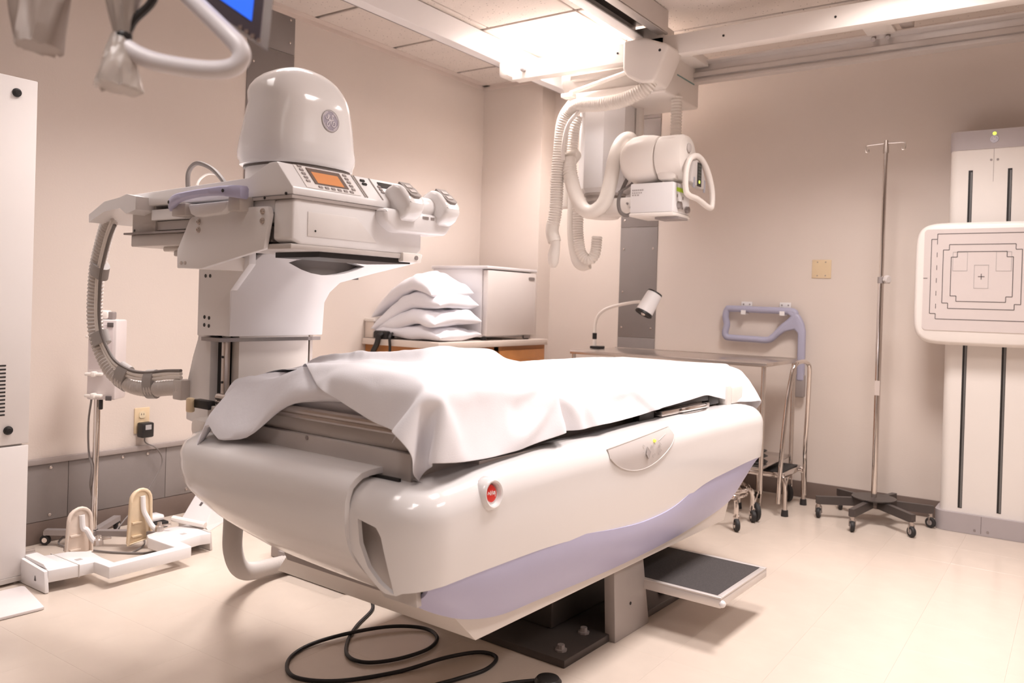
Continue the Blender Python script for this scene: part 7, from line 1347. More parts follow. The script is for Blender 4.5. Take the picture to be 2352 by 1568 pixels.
    31, 30, 30, 30, 30, 30, 31, 30, 30, 31, 30, 28, 29, 19, 12, 18, 22, 22, 24, -2315, 11, 13, 10, 13, 15, 15, -6, 11, 23, 19, 22, 24, 25, 24, 25, 24, 26,
    25, 25, 26, 28, 32, 27, 27, 26, 25, 25, 26, 26, 27, -11, 26, 28, 26, 28, 22, 31, 30, 29, 28, 28, 28, 28, 29, 28, 29, 27, 32, 28, 30, 28, 29, 29, 28,
    29, 29, 29, 30, 29, 29, 30, 29, 29, 30, 29, 30, 30, 29, 30, 30, 30, 30, 30, 30, 30, 30, 31, 30, 30, 31, 30, 31, 30, 29, 28, 17, 16, 13, 18, 22, 23,
    -2296, 10, 11, 11, 15, 15, 8, -15, 11, 23, 22, 20, 23, 25, 24, 25, 25, 25, 25, 26, 26, 28, 32, 28, 27, 27, 25, 26, 25, 26, 26, -9, 27, 24, 27, 27, 23,
    31, 28, 32, 28, 27, 28, 28, 29, 28, 29, 28, 29, 30, 30, 29, 29, 29, 29, 29, 29, 29, 29, 30, 29, 29, 30, 29, 30, 29, 30, 30, 30, 29, 30, 30, 30, 30,
    31, 30, 30, 30, 31, 30, 30, 31, 30, 31, 27, 28, 11, 18, 17, 14, 21, 23, -2279, 9, 11, 13, 15, 14, -2, -19, 9, 23, 23, 22, 22, 24, 25, 24, 25, 26, 25,
    26, 26, 27, 33, 29, 26, 27, 25, 26, 26, 27, 23, -3, 23, 27, 23, 28, 24, 30, 27, 32, 29, 27, 29, 28, 28, 29, 28, 29, 28, 31, 28, 30, 30, 29, 29, 29,
    29, 30, 29, 29, 30, 29, 30, 29, 30, 29, 30, 30, 30, 30, 30, 30, 30, 30, 30, 30, 30, 31, 30, 31, 30, 31, 30, 29, 26, 30, 9, 13, 16, 17, 20, 23, -2263,
    9, 12, 14, 15, 9, -11, -20, 7, 23, 24, 23, 22, 24, 24, 25, 25, 25, 25, 26, 26, 27, 35, 28, 26, 27, 26, 26, 27, 26, 22, 2, 19, 28, 23, 26, 28, 25, 30,
    30, 30, 28, 28, 28, 29, 28, 29, 29, 28, 29, 31, 28, 30, 30, 29, 29, 30, 29, 29, 30, 29, 30, 29, 30, 30, 29, 30, 30, 30, 30, 30, 30, 30, 30, 30, 31,
    30, 30, 31, 30, 31, 30, 31, 26, 26, 31, 11, 9, 14, 17, 20, 21, -2245, 9, 13, 14, 14, 1, -18, -19, 6, 22, 24, 24, 23, 23, 25, 25, 25, 25, 25, 26, 26,
    27, 35, 27, 28, 27, 26, 27, 26, 25, 23, 12, 11, 26, 25, 24, 27, 25, 31, 28, 32, 28, 29, 28, 28, 29, 28, 29, 29, 29, 29, 30, 29, 30, 31, 29, 29, 29,
    30, 29, 30, 29, 30, 30, 30, 29, 30, 30, 30, 30, 30, 30, 30, 31, 30, 30, 31, 30, 30, 31, 30, 31, 30, 29, 27, 25, 12, 8, 13, 16, 19, 20, -2221, 3, 13,
    15, 10, -9, -20, -19, 4, 22, 24, 24, 25, 23, 24, 25, 25, 25, 26, 26, 26, 27, 36, 27, 27, 28, 26, 27, 27, 23, 24, 17, 15, 16, 26, 24, 26, 27, 30, 26,
    34, 29, 28, 28, 29, 28, 29, 29, 29, 29, 29, 28, 32, 28, 31, 30, 30, 29, 29, 30, 30, 29, 30, 30, 30, 29, 30, 30, 30, 30, 30, 31, 30, 30, 30, 31, 30,
    31, 30, 31, 30, 29, 30, 30, 28, 19, 17, 7, 11, 15, 18, 19, -2197, -3, 14, 14, 2, -15, -20, -20, 3, 22, 23, 24, 25, 25, 24, 25, 25, 25, 26, 26, 26, 26,
    38, 26, 28, 28, 27, 27, 26, 24, 24, 16, 15, 14, 28, 25, 26, 27, 28, 28, 34, 28, 29, 28, 28, 29, 29, 28, 29, 29, 29, 29, 29, 32, 28, 32, 30, 30, 29,
    30, 29, 30, 30, 30, 29, 30, 30, 30, 30, 31, 30, 30, 30, 31, 30, 30, 31, 30, 31, 30, 28, 29, 30, 30, 31, 12, 21, 8, 10, 14, 17, 18,]
SZ = [817, 0, 1, 0, 1, 0, 1, 0, 1, 1, 1, 1, 1, 1, 1, 2, 2, 2, 3, 2, 8, -4, 1, -6, -5, -4, -4, -4, -3, -2, -2, -1, -1, -1, -1, -1, 0, -1, 0, -1, 0, 0, 0, 0,
    0, 0, 0, 0, 0, 0, 0, 1, 0, -1, 0, 0, 0, 0, 1, 0, 0, 1, 1, 0, 1, 1, 1, 2, -3, -2, -1, 0, -1, 0, 0, -1, 0, 0, 1, 0, 1, 3, 5, -11, -9, -5, -11, -12, -10,
    -10, -11, -10, 110, 0, 1, 0, 0, 0, 1, 0, 1, 0, 0, 1, 0, 0, 2, 3, 3, 3, 3, 3, 2, -3, -2, -4, -3, -3, -3, -4, -3, -5, -1, -1, 0, -1, -1, 0, -1, 0, 0,
    -1, 0, 0, 0, 0, 0, 0, 0, 0, 0, 0, 0, 1, -1, 0, 0, 0, 0, 0, 0, 1, 0, 1, 0, 1, 0, 1, 2, 1, -3, -1, -1, -1, 0, 0, 0, 0, 0, 0, 0, 0, 1, 3, 3, -10, -9, -6,
    -11, -11, -10, -10, -10, -11, 113, 0, 0, 0, -1, 1, 0, 0, 0, -1, 0, -1, 0, 3, 2, 3, 2, 1, 1, 1, 0, -5, -2, -6, -1, 1, -5, -3, -1, -1, 0, 0, 0, -1, 0,
    -1, 0, 0, 0, -1, 0, 0, 0, 0, -1, 0, 0, 1, -1, 0, 0, 1, 0, 0, 0, -1, 1, -1, 1, 0, 1, 0, 1, 0, 0, 2, 1, 0, -2, -1, -1, 0, 0, 0, 0, 0, 0, 0, 0, 0, 1, 2,
    1, -12, -4, -8, -11, -10, -10, -10, -10, -10, 113, 0, 0, 0, 0, -1, 0, 0, 0, 0, -1, -1, 0, 0, 4, 1, 0, 0, 0, -2, 4, -8, -4, 0, -2, -2, 0, 0, 1, -2, 1,
    0, -1, -1, 0, 0, -1, 0, 0, 0, 0, 0, 0, 0, 0, -1, 1, -1, 0, 0, 0, 1, -1, 0, 0, 0, 0, 0, 0, 0, 1, -1, 2, 1, 0, 0, 2, -2, 0, -1, 0, 0, -1, 0, 0, 1, 0,
    0, 0, 1, 0, 1, -2, -10, -4, -8, -10, -10, -9, -11, -10, -10, 107, 0, -2, 0, 0, 0, -1, 0, 0, 0, -1, 4, 1, 0, -4, 3, 0, 0, -4, 5, -9, 1, -1, 0, 1, 0,
    1, 0, -1, 0, -1, 0, -1, 0, 0, 0, -1, 0, 0, 0, 0, 0, 0, 0, 0, 0, 0, 0, 0, 0, 0, -1, 1, 0, 0, -1, 0, 0, 0, 1, 0, 0, 1, -1, 3, 0, -3, 3, -3, 2, -1, -1,
    1, -1, 1, 0, 0, 0, 1, 1, 0, -2, -1, -7, -10, -8, -9, -8, -12, -8, -7, -10, 96, 0, -1, -1, -1, -1, -1, 0, 1, 0, 3, 0, -1, -3, 3, 1, 2, -7, 7, -9, 0,
    1, 0, 0, 0, -1, 0, 0, 0, 0, 0, 0, 0, 0, -1, 0, 0, 0, 0, 0, 1, -1, 0, 0, 0, 0, 0, 0, 1, -1, 0, 0, 0, 1, -2, 2, 0, -1, 1, -1, 0, 2, -3, 4, -4, 4, 0, -4,
    4, -1, -2, 2, -2, 1, -1, 0, 0, 1, 0, 0, 0, 0, -2, -3, -7, -8, -8, -9, -12, -4, -8, -10, 88, -1, -1, -2, -1, -1, -1, -1, 2, 1, -2, -2, -1, 1, 2, 2, 1,
    -5, 5, -11, -3, 0, 0, 4, -4, 0, 0, 0, 0, 0, 0, 0, 0, 0, 0, 0, 0, 0, 0, 0, 0, 3, -3, 0, 2, -2, 3, -3, 0, 4, -4, 2, -2, 0, 3, -1, -2, 4, -3, 1, 1, -3,
    4, -3, 4, -4, -1, 4, 0, -4, 5, -3, -2, 3, -3, 0, 3, -3, 3, -3, 3, -3, 2, 0, -13, -9, -4, -5, -5, -4, -5, -9, 79, -1, -2, -2, -2, -2, -2, 1, 0, -3, 0,
    0, -1, 1, 3, 4, -7, 3, 0, -12, -5, 0, 0, 4, -4, 0, 0, 0, 0, 0, 0, 0, 0, 0, 0, 0, 0, 0, 0, 0, 0, 0, 3, -3, 2, -2, 0, 4, -4, 3, -2, 1, -2, 0, 3, -3, 0,
    4, -4, -1, 0, 0, 4, -3, 5, -5, 0, 5, -4, -1, 4, -3, 3, -5, 1, 3, -4, 3, -2, 3, -3, 2, -1, 5, -10, -4, 1, -4, -4, -5, -6, -9, 68, -1, -2, -3, -2, -3,
    5, 20, -5, -20, 0, 0, -3, 2, 5, -2, -6, 2, 0, -13, -6, -1, 0, 4, -4, 0, 0, 0, 0, 0, 0, 0, 0, 0, 0, 0, 0, 0, 0, 0, 0, 0, 0, 3, -3, 2, -2, 4, -4, 0, 3,
    -3, 2, -3, 3, -2, -1, 4, -3, 0, 0, 0, 0, 0, 4, -4, 0, 4, -4, 2, -2, 4, -4, -1, 4, -4, 0, 2, -2, 3, -2, 0, 5, -4, 5, -2, -8, 3, -2, -3, -4, -8, 55, -1,
    -2, -4, -2, 1, 20, 23, -25, -21, 4, -4, 1, 4, 0, -6, -4, 2, 0, -13, -10, 0, 0, 4, -4, 0, 0, 0, 0, 0, 0, 0, 0, 0, 0, 0, 0, 0, 0, 0, 0, 0, 0, 0, 3, -1,
    0, 0, -1, 0, -1, -1, 0, 0, 0, 0, 0, 0, 1, 0, 0, 0, 0, 0, 0, 0, 1, 0, 0, 0, 0, -1, 0, -1, 0, -1, 0, 0, 1, 1, 0, 1, 1, 0, 0, 0, -1, 0, -1, 0, 0, 0, 39,
    1, -1, 0, -4, 1, 23, 18, -29, -17, 5, -3, 2, 4, -2, -8, -4, 1, 1, -9, -14, -4, 0, 3, -3, 0, 0, 0, 0, 0, 0, 0, 0, 0, 0, 0, 0, 0, 0, 0, 0, 0, 0, 0, 0,
    2, 0, 0, -1, -1, 0, -1, 0, 0, 0, 0, 0, 1, 0, 0, 0, 0, 0, 0, 0, 0, 1, 0, 0, 0, 0, 0, -1, 0, -1, -1, 0, 0, 1, 0, 1, 1, 0, 1, 0, 0, -1, 0, -1, 0, 0, -1,
    41, 1, 2, 3, 1, -3, 13, 25, -24, -21, 5, -2, 3, 2, -3, -9, -3, -2, 3, -5, -15, -11, 0, 3, -3, 0, 0, 0, 0, 0, 0, 0, 0, 0, 0, 0, 0, 0, 0, 0, 0, 0, 0,
    0, 0, 2, 0, 0, -1, -1, 0, -1, 0, 0, 0, 0, 0, 1, 0, 0, 0, 0, 0, 0, 0, 0, 1, 0, 0, 0, 0, 0, -1, 0, -1, 0, -1, 0, 1, 0, 1, 1, 0, 0, 1, 0, -1, 0, -1, 0,
    -1, 0, 42, 1, 3, 4, 5, 1, 5, 28, -17, -29, 1, 2, 1, 5, -3, -10, -1, -2, -4, 2, -13, -16, -4, 2, -2, 0, 0, 0, 0, 0, 0, 0, 0, 0, 0, 0, 0, 0, 0, 0, 0,
    0, 0, 1, -1, 2, 0, -1, 0, -1, -1, 0, 0, 0, 0, 0, 1, 0, 0, 0, 0, 0, 0, 0, 0, 0, 0, 1, 0, 0, 0, 0, 0, -1, 0, -1, 0, 0, 0, 0, 1, 0, 1, 0, 0, 0, 0, -1,
    0, -1, 0, 0, 44, 1, 1, 7, 1, 4, 3, 27, -5, -34, -6, 5, 0, 5, 1, -7, -4, 0, -7, 2, -8, -17, -12, 0, 0, 0, 0, 0, 0, 0, 0, 0, 0, 0, 0, 0, 0, 0, 0, 0, 0,
    0, 0, 0, 2, -1, 0, 0, -1, 0, -1, 0, -1, 0, 1, 0, 1, 0, 0, 1, 0, 0, -1, 0, 0, 0, 0, 1, 0, 0, 1, -1, 0, 0, -1, 0, -1, 0, 0, 0, 1, 0, 1, 0, 0, 0, 0, -1,
    0, -1, 0, 0, 46, 2, 1, 2, 6, 2, 2, 24, 6, -34, -11, 3, 3, 2, 4, -5, -6, 1, -9, 2, -4, -16, -16, -4, 0, 0, 0, 0, 0, 0, 0, 0, 2, -2, 0, 0, 0, 0, 0, 0,
    0, 0, 0, 0, 0, 1, 0, 0, -1, -1, 0, -1, 0, 0, 0, 1, 1, 0, 1, 0, 0, 0, -1, 0, 0, 0, 0, 1, 0, 0, 1, 0, 0, -1, 0, -1, 0, -1, 0, 0, 1, 0, 0, 1, 0, 0, -1,
    0, -1, 0, 0, 0, 48, 2, 1, 2, 7, 1, 1, 22, 14, -32, -17, 1, 4, 4, 3, -1, -5, -4, -7, -2, 1, -13, -19, -10, 0, 0, 0, 0, -1, 1, 0, 0, 0, 15, -15, 0, 0,
    0, 0, 0, 0, 0, 0, 0, 0, 0, 1, -1, 0, -1, 0, -1, 0, 0, 0, 1, 1, 0, 1, 0, 0, 0, -1, 0, 0, 0, 0, 0, 1, 0, 1, 0, 0, 0, -1, -1, 0, 0, -1, 0, 1, 0, 0, 0,
    0, 0, 0, -1, 0, 0, 0, 0, 51, 2, 1, 2, 6, 4, -2, 15, 23, -28, -21, -1, 2, 5, 3, 0, -2, -7, -6, -3, 3, -8, -21, -14, -3, 0, 0, 0, -1, 0, 1, 0, 1, 15,
    -15, -1, 0, 0, 0, 0, 0, 0, 0, 0, 0, 0, 0, 0, 0, -1, -1, 0, 0, 0, 0, 1, 0, 1, 0, 1, 0, 0, -1, 0, 0, 0, 0, 0, 1, 0, 1, 0, 0, 0, -1, 0, -1, 0, 0, 0, 0,
    0, 0, 0, 0, 0, 0, -1, 0, 0, 0, 0, 55, 1, 2, 2, 5, 5, -3, 8, 29, -21, -26, -4, 2, 2, 5, -1, -2, -1, -7, -4, 3, -4, -18, -19, -8, 0, 0, 0, -1, 0, 1, 0,
    2, 14, -16, 0, 0, 0, 0, -1, 0, 1, 0, 0, 0, 0, 0, 0, -1, 0, -1, 0, -1, 1, 0, 0, 1, 1, 0, 0, 0, 0, 0, 0, 0, 0, 0, 0, 0, 1, 1, 0, 0, 0, -1, 0, -1, 0, 0,
    0, 0, 0, 0, 0, 0, 0, -1, 0, 0, 0, 0, 0, 59, 0, 2, 4, 3, 4, -3, 2, 31, -8, -32, -6, 1, 2, 3, 3, -3, -3, -4, -5, 2, -1, -12, -24, -12, -2, 0, 0, -1, 0,
    1, 0, 3, 12, -15, 0, 0, 0, 0, 0, 0, 0, 0, 0, 0, 0, 0, 0, -1, 0, -1, 0, -1, 0, 1, 0, 1, 1, 0, 0, 0, 0, 0, 0, 0, 0, 0, 0, 0, 1, 1, 0, 0, 0, -1, 0, 0,
    -1, 0, 0, 0, 0, 0, 0, 0, -1, 0, 0, 0, 0, 0, 0, 63, 1, -1, 4, 4, 3, -1, -4, 23, 16, -33, -16, 1, 1, 3, 5, -2, -2, -4, -6, -1, 1, -6, -23, -18, -7, 0,
    0, -1, 0, 1, 0, 2, 14, -16, 0, 0, 0, 0, 0, 0, 0, 0, 0, 0, 0, 0, 0, -1, 0, -1, 0, 0, -1, 1, 0, 1, 0, 1, 0, 0, 0, 0, 0, 0, 0, 0, 0, 0, 1, 0, 1, 0, 0,
    -1, 0, 0, -1, 0, 0, 0, 0, 0, 0, 0, -1, 0, 0, -1, 0, 1, 0, 73, -4, -2, 1, 4, 4, 3, -3, 3, 31, -15, -30, -2, 0, 2, 3, 4, -3, -2, -5, -5, -1, 0, -15, -23,
    -14, -3, 0, 0, -1, 1, 0, 2, 15, -16, -1, 0, 0, 0, 0, 0, 0, 0, 0, 0, 0, 0, 0, 0, -1, 0, -1, 0, 0, 0, 0, 1, 0, 1, 0, 0, 0, 0, 0, 0, 0, 0, 0, 0, 1, 0,
    1, 0, 0, -1, 0, 0, 0, 0, 0, 0, 0, -1, 0, 0, -1, 0, 0, -1, 0, 1, 0, 75, 1, -2, -3, 0, 4, 5, 1, -2, 20, 13, -36, -10, 1, 2, 1, 1, 4, -3, -3, -6, -4, 1,
    -8, -20, -21, -10, 0, 0, 0, -1, 1, 1, 16, -15, -2, 0, 0, 0, 0, 0, 0, 0, 0, 0, 0, 0, 0, 0, -1, 0, -1, 0, 0, 0, 0, 1, 0, 0, 1, 0, 0, 0, 0, 0, 0, 0, 0,
    1, 0, 0, 1, 0, 0, -1, 0, 0, 0, 0, 0, 0, 0, 0, -1, 0, -1, 0, 0, -1, 0, 1, 0, 81, -2, 1, -4, -2, 0, 5, 1, 2, 9, 28, -26, -23, 1, 0, -1, 2, 2, 4, -3, -5,
    -6, -2, -2, -14, -24, -16, -5, 0, 0, 0, 0, 0, 17, -14, -3, 0, 0, 0, 0, 0, 0, 0, 0, 0, 0, 0, 0, 0, 0, -1, 0, -1, 0, 0, 0, 1, 0, 0, 1, 0, 0, 0, 0, 0,
    0, 0, 0, 1, 0, 0, 0, 0, 0, 0, 0, 0, 0, 0, 0, 0, 0, 0, 0, -1, 0, -1, 0, -1, 0, 0, 1, 78, 5, -2, 1, -5, -1, 2, 3, -1, 3, 33, 2, -40, -6, 1, 0, 0, 3, 5,
    1, -3, -8, -6, 1, -8, -20, -23, -14, 0, 0, 0, 0, 0, 17, -12, -5, 0, 0, 0, 0, 0, 0, 0, 0, 0, 0, 0, 0, 0, 0, -1, 0, 0, -1, 0, 1, 0, 0, 0, 1, 0, 0, 0,
    0, 0, 0, 0, 0, 1, 0, 0, 0, 0, 0, 0, 0, 0, 0, 0, 0, 1, 0, -1, 0, -1, 0, -1, 0, -1, 0, 0, 1, 68, 10, 7, -4, 1, -4, 0, 2, 2, -6, 21, 28, -32, -19, 1, 0,
    0, 2, 4, 6, 0, -6, -11, -2, -1, -15, -26, -18, -7, 0, 0, 0, 0, 17, -11, -6, 0, 0, 0, 0, 0, 0, 0, 0, 0, 0, 0, 0, 0, 0, 0, -1, 0, 0, 0, 0, 0, 0, 1, 0,
    0, 0, 0, 0, 0, 0, 0, 0, 1, 0, 0, 0, 0, 0, -1, 0, 0, 1, 0, 0, 1, 0, 0, -1, 0, -1, -1, 0, -1, 0, 0, 1, 58, 12, 6, 10, -5, -1, 0, 0, 4, -3, 0, 35, 0, -34,
    -1, -3, 0, 0, 4, 3, 5, -1, -7, -10, 2, -8, -21, -27, -15, -2, 0, 0, 0, 16, -7, -9, 0, -1, 1, 0, 0, 0, 0, 0, 0, 0, 0, 0, 1, -1, 0, 0, -1, 0, 0, 0, 0,
    0, 1, 0, 0, 0, -1, 0, 1, 0, 0, 0, 1, 0, 0, 0, 0, -1, 0, 0, 0, 0, 1, 1, 0, 0, 0, 0, -1, -1, 0, -1, -1, 0, 0, 0, 51, 10, 14, 9, 2, -3, 0, 0, 1, 4, -5,
    4, 36, -10, -28, -1, -3, 2, 0, 5, 5, 1, -3, -8, -7, 1, -15, -32, -18, -10, 0, 0, 0, 15, -3, -12, 0, -1, 1, 0, 0, 0, 0, 0, 0, 0, 0, 0, 1, -1, 0, 0, -1,
    0, 0, 0, 0, 1, 0, 0, 0, -1, 0, 0, 0, 1, 0, 0, 1, 0, 0, 0, -1, 0, 0, 0, 0, 0, 1, 1, 0, 1, -1, 0, -1, -1, 0, -1, 0, -1, 0, 0, 44, 9, 12, 14, 8, -3, 1,
    0, 2, 1, 2, -5, 9, 33, -18, -25, 5, -3, 2, 0, 3, 6, 0, -8, -8, 1, -8, -21, -31, -17, -3, 0, 0, 14, 0, -14, 0, -1, 0, 1, 0, 3, 1, 0, 1, 0, 0, -1, -4,
    1, -1, 0, 0, 0, 0, 0, 0, 0, 0, 0, 0, 0, -1, 0, 0, 1, 0, 0, 1, 0, 0, 0, -1, 0, 0, -1, 1, 0, 1, 1, 0, 1, 0, -1, 0, -1, -1, -1, 0, -1, 0, 0, 39, 9, 10,
    11, 15, 4, -3, 4, 0, 2, 0, -1, -5, 15, 30, -28, -15, 7, -3, 1, 0, 1, 4, -3, -6, -4, -3, -15, -32, -20, -12, 0, 0, 12, 3, -15, 0, 0, -1, 1, 3, -3, 0,
    0, 0, 0, 0, 0, 0, 1, -1, 0, 0, 0, 0, 0, 0, 0, 0, 0, 0, 0, -1, 0, 0, 0, 1, 0, 1, 0, 0, -1, 0, 0, -1, 0, 0, 1, 1, 1, 0, 1, 0, -1, 0, -1, -1, -1, 0, -1,
    0, 0, 34, 12, 8, 12, 10, 13, 0, -1, 4, 3, -1, -3, -5, -2, 22, 25, -33, -6, 6, 0, -2, -3, 2, 3, -5, -6, 0, -10, -21, -32, -17, -5, 0, 6, 13, -15, -4,
    0, 0, 2, -2, 0, 0, 0, 3, -3, 2, 1, 0, -2, -1, 0, 0, 0, 0, 0, 0, 0, 0, 0, 0, 0, -1, 0, 0, 0, 0, 1, 0, 1, -1, 0, 0, -1, 0, 0, 0, 1, 1, 1, 0, 1, 0, -1,
    0, -1, -1, -1, 0, -1, 0, 1, 26, 13, 15, 8, 11, 8, 10, -3, 5, 4, 1, -3, -4, -7, 1, 31, 12, -33, -2, 5, 2, -2, -4, 1, 2, -6, -1, -7, -14, -33, -21, -13,
    0, -1, 10, 9, -17, -2, 2, -2, -1, 1, 0, 4, -4, 0, 0, 0, 0, 1, -1, 0, 0, 0, 0, 0, 0, 0, 0, 0, 0, 0, -1, 0, 0, 0, 0, 1, 0, 0, 0, 0, -1, 0, 0, 0, 0, 1,
    1, 1, 0, 1, 0, -1, -1, 0, -1, -1, 0, -1, 0, 1, 14, 14, 18, 19, 9, 9, 8, -1, 3, 6, 2, -1, -5, -9, -3, 14, 36, -23, -14, 4, 1, -4, -3, 3, -1, -1, -3,
    -5, -10, -23, -32, -18, -3, 0, 2, 14, -3, -13, 2, -3, 0, 1, 4, -4, 0, 0, 0, 0, 0, 0, 0, 0, -1, 0, 0, 1, 0, 0, 0, 0, 0, 0, -1, 0, 0, 0, 0, 0, 1, 0, 0,
    0, -1, 0, 0, 0, 0, 1, 1, 0, 1, 0, 0, 0, -1, -1, -1, 0, 0, 0, 0, 0, 7, 15, 18, 19, 15, 8, 8, 2, 1, 4, -1, 0, 1, -5, -7, 2, 32, 13, -31, 2, -2, -4, -1,
    1, 3, -2, -4, -2, -9, -23, -32, -19, -8, 0, 0, 5, 15, -15, -5, 0, -1, 5, -4, -1, 1, 0, 0, 0, 0, 3, -3, -1, 0, 0, 0, 0, 0, 1, 0, 0, 0, 0, -1, 0, -1,
    0, 1, 0, 0, 0, 0, 0, 0, 0, 0, 0, 1, 0, 1, 0, 1, 0, 0, -1, 0, -1, -1, 0, 0, 0, 0, 0, 0, 15, 18, 20, 17, 11, 8, 3, 0, 4, -1, -1, 1, -1, -7, -2, 15, 36,
    -19, -14, 0, -6, 0, 0, 3, 2, -7, 4, 0, -28, -37, -19, -13, -1, 0, 1, 11, 6, -17, -1, 1, 3, -5, 0, 0, 1, 0, 0, 2, -2, -1, 0, 0, 0, 0, 0, 0, 1, 0, 0,
    0, 0, -1, 0, -1, 0, 0, 0, 1, 0, 0, 0, 0, 0, 0, 0, 1, 0, 1, 0, 0, 0, 0, 0, -1, 0, -1, 0, 0, 0, 0, 1, -8, 15, 19, 19, 19, 12, 9, 4, -1, 2, 5, -2, -1,
    2, -5, -3, 3, 33, 20, -12, -19, -12, -4, 1, 2, 4, -6, -2, 16, -22, -44, -24, -17, -3, 0, 0, 2, 16, -6, -12, 4, -4, -1, 3, -3, 0, 0, 0, 0, 0, 0, 0, -1,
    0, 0, 1, 0, 0, 1, 0, 0, -1, 0, 0, -1, 0, 0, 0, 0, 1, 0, 0, 0, 0, 0, 0, 1, 0, 1, 0, 0, 0, 0, -1, 0, -1, 0, 0, 0, 0, 1, 0, -15, 15, 19, 19, 20, 14, 11,
    2, 3, -2, 2, 6, 0, -1, -2, -2, -1, 7, 22, 26, 0, -26, -21, -2, 1, 3, 0, -9, 12, 7, -40, -42, -19, -7, 0, 3, -3, 6, 15, -16, -5, 0, 2, -3, 0, 0, 0, 0,
    0, 0, 0, -1, 0, 0, 0, 0, 1, 0, 0, 1, 0, -1, 0, 0, -1, 0, 0, 0, 0, 0, 0, 1, 0, 0, 0, 1, 0, 0, 1, 0, 0, -1, 0, 0, -1, 0, 0, 0, 0, 1, 0, 1, -23, 16, 18,
    20, 20, 16, 13, 4, -1, 1, 1, 2, 4, 3, -1, -1, -2, -1, 4, 16, 28, 8, -25, -21, -8, 2, 2, -7, -4, 18, -15, -56, -21, -10, 0, 3, -4, 2, 15, 1, -13, -3,
    -2, 0, -1, 0, 0, 0, 0, 0, 0, -1, 0, 0, 0, 0, 0, 1, 0, 1, 0, 0, -1, 0, -1, 0, 0, 0, 0, 0, 0, 0, 1, 0, 1, 0, 0, 0, 0, 0, 0, 0, -1, 0, 0, 0, 0, 0, 0, 1,
    0, 1, -30, 16, 18, 20, 20, 17, 16, 7, -1, -1, 1, 2, 4, 4, 5, -1, -2, -5, -1, 3, 11, 19, 18, -10, -25, -14, 1, -3, -7, 1, 16, -52, -31, -15, -2, 5, -5,
    9, -4, 16, -1, -2, -18, 3, -4, 0, 0, 0, 0, 3, -4, 0, 0, 0, 0, 0, 0, 1, 0, 0, 1, 0, -1, 0, -1, 0, 0, 0, 0, 0, 0, 0, 1, 0, 1, 0, 0, 0, 0, 0, 0, -1, 0,
    0, 0, 0, 0, 0, 1, 0, 1, 0, -37, 16, 19, 19, 21, 16, 18, 11, 1, -3, 1, 1, 3, 3, 6, 4, 0, -4, -5, -1, 1, 3, 16, 25, 3, -26, -19, -3, -5, -8, 14, -12,
    -52, -23, 0, 1, -4, 10, -8, 6, 15, 2, -20, -6, 3, -4, 0, 0, 3, -3, -1, 0, 0, 0, 0, 0, 0, 1, 0, 0, 1, 0, -1, 0, 0, -1, 0, 0, 0, 0, 0, 1, 0, 1, 0, 0,
    1, 0, -1, 0, -1, 0, -1, 0, 0, 1, 0, 0, 1, 1, 0, 1, -44, 16, 18, 20, 21, 17, 18, 14, 3, -3, 0, 1, 1, 4, 5, 4, 3, -3, -4, -5, 1, 4, 0, 11, 24, 12, -19,
    -26, -9, -7, 1, 5, -40, -35, -10, 5, -3, 11, -10, 0, 14, 6, -2, -21, 4, -3, -2, 0, 1, 2, -3, -1, 0, 0, 0, 0, 0, 0, 1, 0, 1, 0, 0, -1, 0, 0, -1, 0, 0,
    0, 0, 1, 0, 1, 0, 1, 0, 0, -1, 0, -1, -1, 0, 0, 0, 1, 0, 1, 0, 1, 1, 0, -48, 16, 19, 20, 19, 21, 14, 17, 5, -2, -1, 0, 1, 3, 5, 4, 4, 1, -4, -6, -3,
    0, 7, 1, 5, 18, 18, -33, -17, -4, -2, 0, -25, -35, -20, 5, -2, 12, -11, -2, 3, 16, 0, -15, -6, 4, -1, -3, 4, -5, 0, 0, -1, 0, 0, 0, 0, 0, 1, 0, 1, 0,
    0, -1, 0, 0, 0, -1, 0, 0, 0, 1, 1, 0, 1, 0, 0, 0, -1, -1, -1, 0, 0, 0, 0, 1, 0, 1, 1, 0, 1, 0, -51, 15, 19, 20, 20, 20, 18, 15, 7, -2, -1, 0, 0, 2,
    3, 5, 4, 2, -1, -4, -5, -4, 2, 5, 1, 2, 16, -13, -9, -7, -1, -2, -31, -12, -35, 0, 5, 12, -13, 2, -5, 3, 1, 16, -19, -2, 0, 5, -5, 0, 0, -1, 0, 0, -1,
    0, 0, 1, 0, 0, 1, 0, 0, 0, -1, 0, 0, 0, -1, 0, 1, 0, 1, 1, 0, 0, 0, 0, -1, -1, 3, -3, 1, 4, -4, 8, -1, -6, 3, -6, 1, -13, -39, 16, 18, 20, 21, 21, 17,
    15, 9, 0, -2, -2, 0, 0, 0, 3, 6, 0, 2, -1, -6, 0, -2, 2, 3, 1, 1, 10, -8, -9, -4, 1, -33, -10, -29, -7, 13, 4, -12, 2, -3, -4, 0, 17, -3, -14, 4, -4,
    0, 0, 0, -1, 0, 0, 0, -1, 0, 1, 0, 0, 1, 0, 0, 0, 0, 0, -1, 0, 0, 0, 0, 1, 0, 1, 0, 0, -1, 0, 3, -3, 4, -5, 5, 4, -3, 8, -3, -3, -5, -6, -11, -14, -27,
    15, 19, 20, 20, 22, 18, 15, 10, 3, -2, -1, -6, -2, 0, 2, 4, 3, -3, -1, 1, -3, 0, 2, 2, 2, 0, 0, 10, -9, -9, 3, -27, -28, 2, -22, -3, 14, -6, -9, 0,
    0, 0, 5, 18, -18, -5, 0, 0, 0, 4, -4, 0, -1, 0, 6, -1, -4, 4, -5, 1, 4, -4, 0, 0, 0, 0, 0, -1, 0, 1, 2, -2, 3, -3, 0, 3, -3, 0, 3, -3, 4, -4, 1, 13,
